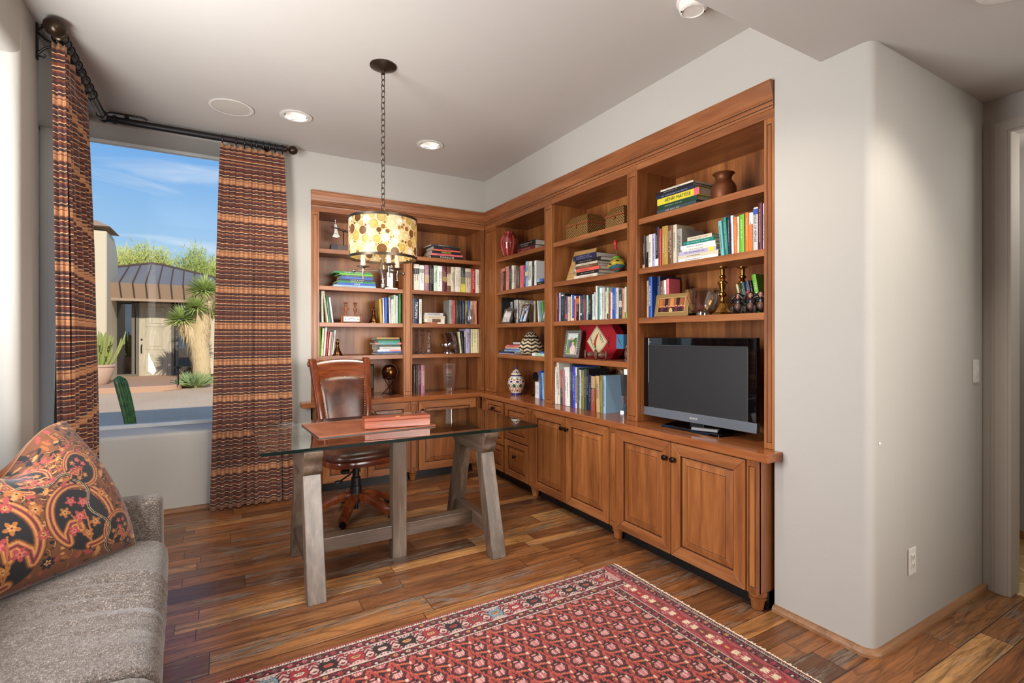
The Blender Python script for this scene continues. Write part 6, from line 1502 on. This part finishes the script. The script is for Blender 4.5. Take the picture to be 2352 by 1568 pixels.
def spool(label, loc, rz):
    t = E('wooden_spool', label, 'spool', loc, rz, 'wooden spools')
    MB().lathe([(.0, -.043), (.032, -.043), (.037, -.039), (.037, -.031), (.016, -.028), (.023, -.008), (.023, .008), (.016, .028), (.037, .031), (.037, .039), (.032, .043), (0, .043)], 22, (0, 0, .037), axis='x').build('spool_body', wood_mat('spool_wood', (64, 34, 26), (104, 62, 46), (132, 86, 64), 'x', 2, .5), t)
    for x in (-.0445, .0445): MB().lathe([(.003, x-.001), (.008, x-.001), (.008, x+.001), (.003, x+.001)], 12, (0, 0, .037), axis='x').build('axle_hole', M_BLACK, t)
spool('wooden thread spool nearer the silver photo frame', R(1356, 818, XR+.06, s4), -.75)
spool('wooden thread spool nearer the blue neck label', R(1381, 820, XR+.05, s4), -.75)
t = E('figurine', 'small dark patterned figurine half hidden by the upright beside the sauce box', 'figurine', R(1440, 823, XR+.05, s4))
MB().lathe([(.022, 0), (.022, .01), (.014, .02), (.02, .05), (.016, .075), (.01, .085), (.014, .098), (.01, .115), (0, .118)], 14).build('body', M_DKW, t)
# tall crystal vase
q = onZ(1426, 946, CT)
t = E('vase', 'tall flared cut-crystal vase at the end of the counter books', 'vase', (q[0]+.03, q[1], CT+.0006))
rings = []
for r, h in [(.046, 0), (.046, .012), (.034, .024), (.018, .034), (.02, .045), (.034, .12), (.043, .22), (.05, .31), (.047, .31), (.04, .22), (.03, .12), (.012, .06), (0, .055)]:
    rings.append([(max(r, 1e-4)*(1+.04*(k % 2))*cos(2*PI*k/24), max(r, 1e-4)*(1+.04*(k % 2))*sin(2*PI*k/24), h) for k in range(24)])
MB().loft(rings, True, True, 0, False).build('glass_body', M_CRYSTAL, t)
# copper jug
t = E('jug', 'squat hammered copper pot with flared rim on the top shelf', 'pot', R(1662, 450, XR+.13, s1))
MB().lathe([(.0, 0), (.062, 0), (.066, .006), (.07, .05), (.069, .08), (.06, .1), (.045, .118), (.042, .13), (.047, .148), (.06, .16), (.058, .163), (.044, .152), (.038, .13), (.0, .12)], 36).build('pot_body', M_COPPER, t)
# gilt frame, bowl, candlesticks, monkeys
M_GILT = flat((168, 134, 82), .4, .55, name='gilt_frame')
pa, pb = onX(1504, 722, XR+.03), onX(1577, 722, XR+.03)
frame('photo_frame', 'gilt photo frame of a choir in front of the blue book', (XR+.035, (pa[1]+pb[1])/2, s3+.001), R90+.05, abs(pa[1]-pb[1])*1.0, .142, .026, M_GILT, p_choir, .17, inner=flat((206, 176, 118), .35, .5))
t = E('bowl', 'thick clear glass bowl with angular rim between frame and candlestick', 'bowl', R(1614, 717, XR+.075, s3), -.5)
def sq(r, h, e=.45): return [(r*math.copysign(abs(cos(a))**e, cos(a)), r*math.copysign(abs(sin(a))**e, sin(a)), h) for a in np.linspace(0, 2*PI, 40, endpoint=False)]
MB().loft([sq(.036, 0, 1), sq(.038, .014, 1), sq(.035, .02, .9), sq(.06, .03, .8), sq(.074, .07, .6), sq(.084, .14), sq(.088, .152), sq(.082, .152), sq(.077, .135), sq(.066, .07, .6), sq(.05, .038, .8), sq(.004, .034, 1)], True, True).build('glass_body', M_CRYSTAL, t, auto=40)
def brass_stick(label, loc):
    t = E('candlestick', label, 'candlestick', loc, group='brass candlesticks')
    n8 = lambda r, h: [(r*cos(2*PI*(k+.5)/8), r*sin(2*PI*(k+.5)/8), h) for k in range(8)]
    MB().loft([n8(.058, 0), n8(.058, .008), n8(.046, .014), n8(.03, .035), n8(.02, .06), n8(.016, .066)], True, True, 0, False).build('base', M_BRASS, t, bevel=.001)
    MB().lathe([(.016, .064), (.018, .07), (.012, .074), (.0095, .09), (.012, .1), (.026, .11), (.026, .118), (.012, .126), (.012, .132), (.02, .16), (.021, .168), (.027, .174), (.027, .182), (.014, .188), (.0105, .2), (.019, .208), (.019, .214), (.011, .22), (.0115, .225), (.0125, .255), (.014, .258), (.03, .262), (.03, .266), (.012, .267), (0, .266)], 24).build('stem', M_BRASS, t)
brass_stick('tall brass candlestick beside the glass bowl', R(1660, 714, XR+.07, s3))
brass_stick('brass candlestick behind the monkey figurines', R(1706, 700, XR+.17, s3))
M_MONK = flat((34, 30, 30), .3, name='dark_figurine'); M_MFACE = flat((168, 112, 88), .4)
def monkey(label, loc, pose):
    t = E('monkey_figurine', label, 'figurine', loc, R90+.35, 'three wise monkeys')
    m = MB().ball((0, .006, .032), .026, 16, sz=1.15).ball((0, 0, .058), .019, 14, sz=1.1).ball((0, -.002, .088), .018, 16)
    for s in (-1, 1):
        m.ball((s*.019, .002, .09), .0065, 8)
        m.tube([(s*.016, .004, .03), (s*.026, -.016, .026), (s*.022, -.026, .008), (s*.02, -.036, .005)], [.014, .012, .008, .006], 10)
        hand = {'eyes': (s*.008, -.02, .092), 'ears': (s*.02, -.006, .09), 'mouth': (s*.006, -.021, .08)}[pose]
        m.tube([(s*.018, 0, .066), (s*.032, -.012, .056), (s*.026, -.02, .074), hand], [.009, .0075, .0065, .0065], 10)
    o = m.build('body', M_MONK, t); r_ = o.modifiers.new('r', 'REMESH'); r_.mode = 'VOXEL'; r_.voxel_size = .0022; r_.use_smooth_shade = True
    f = MB().ball((0, -.0135, .086), .0115, 14, sz=1.15, sy=.7).ball((0, -.0185, .0805), .0072, 12, sy=.8)
    f.build('face', M_MFACE, o); MB().ball((0, -.016, .035), .016, 12, sz=1.2, sy=.7).build('belly', flat((96, 62, 50), .4), o)
    MB().lathe([(0, -.001), (.0015, 0)], 6).ball((-.004, -.0215, .0895), .0016, 6).ball((.004, -.0215, .0895), .0016, 6).build('eyes', M_BLACK, o)
    t.scale = (1.08, 1.08, 1.08)
monkey('black monkey figurine covering its eyes, nearest the brass candlestick', R(1697, 712, XR+.06, s3), 'eyes')
monkey('black monkey figurine covering its ears, middle of three', R(1726, 712, XR+.06, s3), 'ears')
monkey('black monkey figurine covering its mouth, by the bookcase edge', R(1749, 711, XR+.055, s3), 'mouth')

# ---------------------------------------------------------------- television
t = E('television', 'flat television with glossy black bezel and silver lower bar on the counter', 'television', (XR+.075, 2.045, CT+.0006), R90+rad(2.2))
M_GBLK = flat((6, 6, 7), .03, 0, .7, name='gloss_black'); M_BAR = flat((132, 140, 150), .24, .6, name='silver_bar')
w, z0, z1 = .79, .045, .553
m = MB().box(-w/2, 0, z0+.055, -w/2+.046, .03, z1).box(w/2-.052, 0, z0+.055, w/2, .03, z1).box(-w/2+.046, 0, z1-.05, w/2-.052, .03, z1)
m.build('bezel', M_GBLK, t, bevel=.004)
MB().box(-w/2+.046, .004, z0+.055, w/2-.052, .03, z1-.05).build('screen', flat((38, 38, 40), .42, 0, .45, name='matt_screen'), t)
m = MB(); a0, a1, b0, b1 = -w/2+.044, w/2-.050, z0+.056, z1-.048
m.box(a0, -.0012, b0, a0+.003, .004, b1).box(a1-.003, -.0012, b0, a1, .004, b1).box(a0, -.0012, b1-.002, a1, .004, b1)
m.build('screen_lip', flat((120, 128, 130), .2, .7), t)
MB().prism([(-.004, z0), (.03, z0-.004), (.03, z0+.055), (0, z0+.055)], 'x', -w/2, w/2).build('lower_bar', M_BAR, t, bevel=.003)
text('SONY', .017, M_WHITE, t, (.0, -.0045, z0+.026), RH_, 'logo_lettering', sx=1.25)
text('BRAVIA', .007, M_WHITE, t, (-w/2+.05, -.0008, z1-.03), RH_, 'logo_lettering')
MB().hexa([(-w/2+.05, .03, z0+.02), (w/2-.05, .03, z0+.02), (w/2-.05, .03, z1-.03), (-w/2+.05, .03, z1-.03)], [(-w/2+.14, .09, z0+.06), (w/2-.14, .09, z0+.06), (w/2-.14, .09, z1-.12), (-w/2+.14, .09, z1-.12)]).build('rear_housing', M_BLACK, t)
MB().box(-.05, .025, .01, .05, .06, z0+.05).build('neck', M_BLACK, t, bevel=.004)
MB().hexa([(-.20, -.06, 0), (.21, -.06, 0), (.25, .14, 0), (-.24, .14, 0)], [(-.195, -.055, .014), (.205, -.055, .014), (.24, .13, .016), (-.23, .13, .016)]).build('stand_foot', M_GBLK, t, bevel=.003)
MB().tube([(-.09, .07, .012), (-.06, .05, .03), (-.08, .05, .07)], .003, 6).tube([(.05, .09, .012), (.1, .06, .035), (.12, .06, .08)], .003, 6).build('cable', M_BLACK, t)
a = rad(2.2)+R90; p = Vector((XR+.075, 2.045, 0))+Matrix.Rotation(a, 3, 'Z') @ Vector((.10, -.03, 0))
t = E('remote_control', 'slim grey remote control lying on the television stand', 'remote control', (p[0], p[1], CT+.0172), a+.35)
MB().box(-.075, -.02, 0, .075, .02, .016).build('remote_body', flat((120, 120, 122), .35), t, bevel=.004)
m = MB()
for i in range(9):
    for j in range(3): m.box(-.06+.013*i, -.012+.009*j, .016, -.052+.013*i, -.007+.009*j, .0175)
m.build('buttons', M_BLACK, t)
# ================================================================ outside: courtyard and entrance
GZ = -.23; ZS = -.07
M_STUC = plaster('exterior_stucco', (208, 194, 166), .2)
def gravel():
    g = NG('decomposed_granite'); co = g.coord(); n = g.noise(co, 60, 3, .7); n2 = g.noise(co, .5, 3); v = g.vor(co, 45)
    f = g.math('ADD', g.math('MULTIPLY', n, .55), g.math('ADD', g.math('MULTIPLY', v, .3), g.math('MULTIPLY', n2, .3)))
    return g.bsdf(g.ramp(f, [(.3, (178, 144, 110)), (.55, (212, 180, 144)), (.8, (234, 208, 176))]), .95, 0, g.bump(f, .5, .01), .2)
struct(MB().box(-45, 5.16, GZ-.05, 45, 70, GZ).box(-45, -30, GZ-.05, -1.31, 5.16, GZ).build('ground', gravel()))
struct(MB().box(-1.9, -6, HC+.145, 7.5, 5.7, HC+.45).build('roof', M_STUC))
struct(MB().box(-1.9, -6, HC+.45, 7.5, 5.45, HC+.95).build('roof', M_STUC))
FY = 22.0
def F(u, v, Y=FY): return onY(u, v, Y)
# entrance building: walls, tower, roof, glazed entrance
xl, xr, xd0, xd1 = F(262, 800)[0], F(600, 800)[0], F(318, 800)[0], F(396, 800)[0]
zt = F(355, 693)[2]
t = E('entrance_building', 'stucco entrance building with a standing-seam metal roof seen through the window', 'building', (F(355, 800)[0], FY, ZS))
m = MB().box(xl-6, FY+3.0, ZS, xr+4, FY+3.2, zt+.6).box(F(452, 800)[0], FY-.1, ZS, xr+4, FY+.15, zt+.35).box(xl-6, FY-.1, ZS, xl, FY+.15, zt+.35)
m.build('wall', M_STUC, t, w=True)
m = MB(); X0 = F(210, 700, 20.2)[0]-3.0; X1 = F(249, 700, 20.2)[0]-.04; Zt = F(240, 529, 20.2)[2]; r = 1.05
m.prism([(20.2, GZ)]+bull(20.3, Zt-.1, .1, PI, PI/2)+bull(22.25-r, Zt-r, r, PI/2, 0)+[(22.25, GZ)], 'x', X0, X1, 0, True)
m.build('tower', M_STUC, t, w=True, bevel=.05, seg=3)
M_MET = flat((124, 122, 120), .8, 0, .2, name='weathered_roof_metal'); M_COPR = flat((164, 138, 114), .7, 0, .3, name='weathered_copper')
c0, c1, zc0, zc1 = F(212, 535, 20.6)[0]-1, F(246, 535, 20.6)[0], F(230, 524, 20.6)[2], F(230, 508, 20.6)[2]
ce = F(259, 535, 20.6)[0]
MB().box(c0, 20.5, zc0-.05, c1, 21.6, zc0+.12).hexa([(c0-.3, 20.1, zc0+.0), (ce, 20.1, zc0+.0), (ce, 21.9, zc0+.0), (c0-.3, 21.9, zc0+.0)], [(c0, 20.5, zc1), (c1-.25, 20.5, zc1), (c1-.25, 21.6, zc1), (c0, 21.6, zc1)]).build('chimney_cap', M_COPR, t, w=True)
RYF = 21.0
a0, a1 = F(248, 685, RYF), F(640, 703, RYF); b0, b1 = F(243, 648, RYF-.25), F(640, 678, RYF-.25)
a0 = (a0[0], RYF, F(300, 686, RYF)[2]); a1 = (a1[0]+2, RYF, a0[2]); b0 = (b0[0], RYF-.25, F(300, 650, RYF-.25)[2]); b1 = (b1[0]+2, RYF-.25, b0[2])
RG = 24.0; r0, pk, r1 = F(271, 614, RG), F(356, 605, RG), F(487, 637, RG); r1 = (r1[0]+.6*(r1[0]-pk[0]), RG, r1[2]-.6*(pk[2]-r1[2]))
m = MB(); m.add([a0, a1, b1, b0], [(0, 1, 2, 3)]); m.build('fascia', M_COPR, t, w=True)
dx = F(330, 650, RYF-.25)[0]-F(300, 650, RYF-.25)[0]; sh_ = r0[0]-b0[0]
def ridge_at(x):
    x = max(r0[0], x); P = [r0, pk, r1]
    for p, q in zip(P[:-1], P[1:]):
        if p[0] <= x <= q[0]: k = (x-p[0])/(q[0]-p[0]); return (x, RG, p[2]+(q[2]-p[2])*k)
    return (x, RG, r1[2])
ev = []; x = b0[0]
while x < b1[0]: ev.append(((x, b0[1], b0[2]), ridge_at(x+sh_))); x += dx
m = MB()
for (e0, t0), (e1, t1) in zip(ev[:-1], ev[1:]): m.add([e0, e1, t1, t0], [(0, 1, 2, 3)])
m.add([a0, a1, (a1[0], FY+.2, a1[2]), (a0[0], FY+.2, a0[2])], [(0, 3, 2, 1)]); m.add([a0, b0, r0, (a0[0], RG, a0[2])], [(0, 1, 2, 3)])
m.build('roof', M_MET, t, w=True)
sm = MB()
for e0, t0 in ev:
    sm.bar((e0[0], e0[1], e0[2]+.012), (t0[0], t0[1], t0[2]+.012), .035, .05); sm.bar((e0[0]+.03, RYF-.01, a0[2]), (e0[0], e0[1]-.012, e0[2]+.012), .035, .05, up=(0, 1, 0))
for (e0, t0), (e1, t1) in zip(ev[:-1], ev[1:]): sm.bar((t0[0], RG, t0[2]+.03), (t1[0], RG, t1[2]+.03), .12, .07)
sm.build('standing_seams', flat((84, 66, 56), .7, spec=.3), t, w=True)
MB().bar((a0[0], RYF-.02, a0[2]-.03), (a1[0], RYF-.02, a1[2]-.03), .1, .09).build('eave_trim', M_COPR, t, w=True)
M_DOOR = wood_mat('weathered_door', (128, 116, 96), (176, 164, 140), (204, 192, 168), 'z', rough=.6); M_DFR = flat((104, 96, 84), .5)
d = MB().box(xd0, FY-.05, ZS, xd1, FY+.02, zt-.05); w_ = xd1-xd0
for k in range(3):
    zc = ZS+.42+k*(zt-ZS-.1)/3.05; h2 = .36
d = d.build('entry_door', M_DOOR, t, w=True, bevel=.01)
m = MB()
for k in range(3):
    zc = ZS+.45+k*(zt-ZS-.1)/3.1
    m.box(xd0+.2*w_, FY-.065, zc-.34, xd1-.2*w_, FY-.05, zc+.34).box(xd0+.31*w_, FY-.085, zc-.22, xd1-.31*w_, FY-.065, zc+.22)
m.build('door_panels', M_DOOR, d, w=True, bevel=.012)
MB().tube([(xd0+.1, FY-.07, .75), (xd0+.1, FY-.13, .78), (xd0+.1, FY-.13, 1.0), (xd0+.1, FY-.07, 1.03)], .02, 8).ball((xd0+.1, FY-.07, 1.22), .03, 10).build('door_handle', M_BLACK, d, w=True)
m = MB()
for x in (xl+.02, xd0-.14, xd0-.02, xd1+.02, xd1+.14, F(446, 800)[0]): m.box(x-.045, FY-.08, ZS, x+.045, FY+.04, zt-.02)
m.box(xl, FY-.08, zt-.06, F(450, 800)[0], FY+.04, zt+.02).box(xl, FY-.06, ZS, xd0, FY+.04, ZS+.08).box(xd1, FY-.06, ZS, F(446, 800)[0], FY+.04, ZS+.08)
m.build('door_frame', M_DFR, t, w=True)
g_ = MB().box(xl+.05, FY-.01, ZS, xd0-.15, FY, zt).box(xd1+.15, FY-.01, ZS, F(445, 800)[0], FY, zt); g_.build('side_glass', glassy('entry_glass', (.34, .37, .37), 1.2, 1.5, 0, .10), t, w=True)
MB().box(xl-1, FY+.2, ZS-.02, xr, FY+3, ZS).box(xl-.2, FY+.15, ZS, xl, FY+3, zt).build('inner_floor', flat((70, 60, 50), .5), t, w=True)
# armchair behind the side glass
t = E('armchair', 'checked armchair seen behind the glass beside the entrance door', 'armchair', (F(421, 850, FY+.8)[0], FY+.8, ZS+.001))
g = NG('checked_fabric'); x, y, z = g.sep(g.coord()); k = g.math('ADD', g.math('GREATER_THAN', g.math('FRACT', g.math('MULTIPLY', x, 7)), .5), g.math('GREATER_THAN', g.math('FRACT', g.math('MULTIPLY', z, 7)), .5))
M_CHK = g.bsdf(g.ramp(g.math('MULTIPLY', k, .5), [(0, (40, 26, 16)), (.5, (120, 88, 44)), (1, (190, 158, 92))]), .9)
MB().box(-.5, -.08, .35, .5, .12, 1.02).build('backrest', M_CHK, t, bevel=.08, seg=4); MB().box(-.5, .1, .1, .5, .8, .5).build('seat', M_CHK, t, bevel=.05)
for x in (-.44, .44): MB().box(x-.08, .0, 0, x+.08, .8, .64).build('armrest', M_CHK, t, bevel=.05)
# entrance step
sx1 = onZ(424, 883, ZS)[0]
struct(MB().prism([(-9, 17.4), (sx1-.6, 17.4)]+bull(sx1-.6, 17.9, .5, -PI/2, 0)+[(sx1, FY), (-9, FY)], 'z', GZ, ZS).build('path', plaster('step_concrete', (188, 150, 122), .2), bevel=.02))
# potted cactus
p = onZ(222, 885, ZS); p = (p[0]-.1, p[1]+.4, ZS)
t = E('potted_cactus', 'branching pale green cactus in a terracotta pot on the entrance step', 'potted plant', p); t.scale = (.86, .86, .86)
MB().lathe([(.0, 0), (.30, 0), (.36, .06), (.46, .3), (.52, .52), (.52, .6), (.56, .6), (.57, .66), (.54, .68), (.48, .66), (.46, .6), (0, .58)], 36).build('pot', flat((200, 168, 146), .85, spec=.2, name='terracotta'), t)
rg = random.Random(3); m = MB(); M_CACT = flat((148, 156, 86), .7, spec=.3, name='pale_cactus')
for i in range(46):
    a = rg.uniform(0, 2*PI); r = rg.uniform(.02, .38); l = rg.uniform(.55, 1.35); tilt = rg.uniform(.05, .55); pts = []
    for k in range(7):
        f = k/6; d = r+l*f*tilt*(1-.35*f); pts.append((cos(a)*d, sin(a)*d, .58+l*f*(1-.2*tilt)))
    m.tube(pts, [.03, .034, .036, .036, .034, .03, .014], 7)
    if rg.random() < .6:
        b = Vector(pts[4]); aa = a+rg.uniform(-1.2, 1.2); l2 = rg.uniform(.15, .4)
        m.tube([b, b+Vector((cos(aa)*.12, sin(aa)*.12, .05)), b+Vector((cos(aa)*.2, sin(aa)*.2, .1+l2))], [.026, .03, .014], 7)
m.build('stems', M_CACT, t)
# column cactus by the window
p0 = onY(300, 985, 5.9); pt = onY(284, 862, 5.9)
t = E('column_cactus', 'single ribbed dark green column cactus just outside the window', 'cactus', (p0[0]+.02, 5.9, GZ))
m = MB(); rings = []; H = pt[2]-GZ; nr = 8
for i in range(46):
    f = i/45; z = H*f; k = 1 if f < .95 else math.sqrt(max(0.0, 1-((f-.95)/.05)**2))
    rr_ = .046*k*(.94+.06*sin(f*9)); cx = -.11*f**1.6+.03*sin(f*3); cy = .02*sin(f*4)
    rings.append([(cx+max(.002, rr_)*(1+.16*cos(nr*2*PI*j/64))*cos(2*PI*j/64), cy+max(.002, rr_)*(1+.16*cos(nr*2*PI*j/64))*sin(2*PI*j/64), z) for j in range(64)])
m.loft(rings, True, True)
g = NG('dark_cactus'); n = g.noise(g.coord(), 20, 3); M_CC = g.bsdf(g.ramp(n, [(.3, (26, 62, 28)), (.7, (70, 118, 52))]), .4)
b = m.build('stem', M_CC, t, auto=0)
sp = MB(); rg = random.Random(6)
for i in range(44):
    for j in range(nr):
        p = Vector(rings[i][j*8]); c = Vector((sum(q[0] for q in rings[i])/64, sum(q[1] for q in rings[i])/64, rings[i][0][2])); d = (p-c); 
        if d.length < .01: continue
        d.normalize()
        for q in range(3):
            e = (d+Vector((rg.uniform(-.5, .5), rg.uniform(-.5, .5), rg.uniform(-.4, .6)))).normalized()*.014; sdd = Vector((-d.y, d.x, 0))*.0015
            sp.add([p-sdd, p+sdd, p+e], [(0, 1, 2)])
sp.build('spines', flat((176, 140, 104), .8), b)
# yucca with shaggy trunk
M_YL = flat((176, 192, 112), .5, name='yucca_leaf'); M_YT = flat((206, 182, 138), .9, spec=.2, name='dry_yucca_skirt')
p = onZ(462, 884, GZ); YY = p[1]
t = E('yucca', 'tall yucca tree with spiky heads and a shaggy pale trunk beside the entrance', 'tree', (p[0], YY, GZ))
def YP(u, v, dy=0): q = onY(u, v, YY+dy); return Vector((q[0]-p[0], dy, q[2]-GZ))
heads = [(YP(470, 666), .66), (YP(418, 733), .58), (YP(452, 706, -.25), .5), (YP(492, 716, .3), .5)]
mt = MB(); trunk = [(YP(464, 884), .24), (YP(463, 840), .25), (YP(458, 790), .27), (YP(462, 735), .26), (YP(470, 690), .2)]
mt.tube([a for a, b in trunk], [b for a, b in trunk], 14); mt.tube([YP(456, 800), YP(440, 760), YP(424, 738)], [.24, .22, .17], 12)
tr = mt.build('trunk', M_YT, t)
sk = MB(); rg = random.Random(9)
segs = [(trunk[i][0], trunk[i+1][0], trunk[i][1]) for i in range(4)]+[(YP(456, 800), YP(424, 738), .24)]
for a, b, r in segs:
    for i in range(170):
        f = rg.random(); c = a+(b-a)*f; an = rg.uniform(0, 2*PI); d = Vector((cos(an), sin(an), 0)); l = rg.uniform(.2, .45)
        q = c+d*r*.92; sd = Vector((-d.y, d.x, 0))*.022; e = q+d*.05+Vector((0, 0, -l))
        sk.add([q-sd, q+sd, e], [(0, 1, 2)])
sk.build('dead_leaf_skirt', M_YT, t)
for c, r in heads:
    lf = MB()
    for i in range(260):
        d = Vector((rg.gauss(0, 1), rg.gauss(0, 1), rg.gauss(.25, .9))).normalized()
        if d.z < -.55: continue
        l = r*rg.uniform(.75, 1.05); s_ = d.cross(Vector((0, 0, 1)))
        if s_.length < .05: s_ = Vector((1, 0, 0))
        s_ = s_.normalized()*.028; q = c+d*.08; e = c+d*l+Vector((0, 0, -.08*l)); mid = c+d*l*.5
        lf.add([q-s_*.6, q+s_*.6, mid+s_, e, mid-s_], [(0, 1, 2, 3, 4)])
    lf.build('leaf_head', M_YL, t)
# low plants and rocks
def tuft(label, u, v, r, n, col, name='grass_tuft'):
    q = onZ(u, v, GZ); rg = random.Random(int(u)); m = MB()
    for i in range(n):
        a = rg.uniform(0, 2*PI); tl = rg.uniform(.1, 1.2); l = r*rg.uniform(.6, 1.1); d = Vector((cos(a)*sin(tl), sin(a)*sin(tl), cos(tl))); s_ = Vector((-sin(a), cos(a), 0))*.014; b0_ = Vector((cos(a), sin(a), 0))*r*.25*rg.random()
        m.add([b0_-s_, b0_+s_, b0_+d*l*.6+s_*.6+Vector((0, 0, 0)), b0_+d*l+Vector((0, 0, -.12*l)), b0_+d*l*.6-s_*.6], [(0, 1, 2, 3, 4)])
    tag(m.build(name, flat(col, .7), None, loc=(q[0]-.2, q[1]-.75, GZ)), label, 'plant')
tuft('low grey-green grassy tuft at the foot of the yucca', 466, 884, .62, 420, (150, 168, 112))
for (u, v, r, lb) in ((434, 876, .34, 'tan boulder beside the foot of the yucca'),):
    q = onZ(u, v, GZ); m = MB().ball((0, 0, .12), r, 14, sz=.6, sy=.8); rg = random.Random(1)
    m.v = [(a*(1+rg.uniform(-.08, .08)), b*(1+rg.uniform(-.08, .08)), max(0, c*(1+rg.uniform(-.1, .1)))) for a, b, c in m.v]
    tag(m.build('boulder', flat((176, 132, 96), .9, spec=.2), None, loc=(q[0], q[1], GZ-.02)), lb, 'rock')
q = onZ(420, 884, ZS); t = E('path_light', 'small dark mushroom-topped path light on the entrance step', 'path light', (q[0]-.12, q[1]+.15, ZS))
MB().tube([(0, 0, 0), (0, 0, .5)], .018, 8).build('post', M_BRONZE, t); MB().lathe([(.13, .48), (.03, .56), (0, .565)], 16).build('cap', M_BRONZE, t)
# palo verde trees behind the roof
M_PV = [flat((186, 190, 100), .7, name='palo_verde_leaf'), flat((202, 202, 112), .7), flat((164, 176, 90), .7)]
def palo(label, u, vt, vb, Y, wpx, seed, mi):
    rg = random.Random(seed); a = onY(u-wpx/2, vb, Y); b = onY(u+wpx/2, vb, Y); top = onY(u, vt, Y)[2]; bz = onY(u, vb, Y)[2]
    cx, W2 = (a[0]+b[0])/2, (b[0]-a[0])/2
    t = E('tree', label, 'tree', (cx, Y, GZ), group='feathery trees behind the entrance roof')
    tk = MB().tube([(0, 0, 0), (.1, 0, (bz-GZ)*.5), (0, 0, bz-GZ)], [.22, .16, .1], 8)
    lv = MB()
    for i in range(26):
        an = rg.uniform(0, 2*PI); rr_ = math.sqrt(rg.random()); e = Vector((cos(an)*rr_*W2, sin(an)*rr_*W2*.8, (bz-GZ)*.75+(top-GZ-(bz-GZ)*.75)*(1-.45*rr_**2)*rg.uniform(.75, 1.02))); s_ = Vector((0, 0, (bz-GZ)*.5))
        pts = [s_, s_.lerp(e, .5)+Vector((0, 0, .3)), e]; tk.tube(pts, [.07, .04, .008], 5)
        for k in range(230):
            f = rg.uniform(.35, 1.04); c = pts[0].lerp(pts[1], min(1, f*2)) if f < .5 else pts[1].lerp(pts[2], (f-.5)*2)
            d = Vector((rg.gauss(0, .55), rg.gauss(0, .55), rg.gauss(.75, .5))).normalized(); l = rg.uniform(.14, .42); c = c+Vector((rg.gauss(0, .22), rg.gauss(0, .22), rg.gauss(0, .18))); sd = d.cross(Vector((.3, 1, .1))).normalized()*rg.uniform(.008, .022)
            lv.add([c-sd, c+sd, c+d*l], [(0, 1, 2)])
    tk.build('branches', flat((130, 132, 76), .8), t); fo = lv.build('foliage', M_PV[mi], t); fo['kind'] = 'stuff'
palo('feathery yellow-green tree behind the roof beside the tower', 268, 565, 625, 31, 90, 1, 1)
palo('feathery yellow-green tree behind the peak of the entrance roof', 338, 556, 625, 30, 110, 2, 0)
palo('rounder green feathery tree behind the low end of the entrance roof', 446, 577, 650, 29, 110, 4, 2)
palo('feathery tree half hidden by the curtain beyond the low roof end', 510, 585, 660, 31, 90, 5, 1)
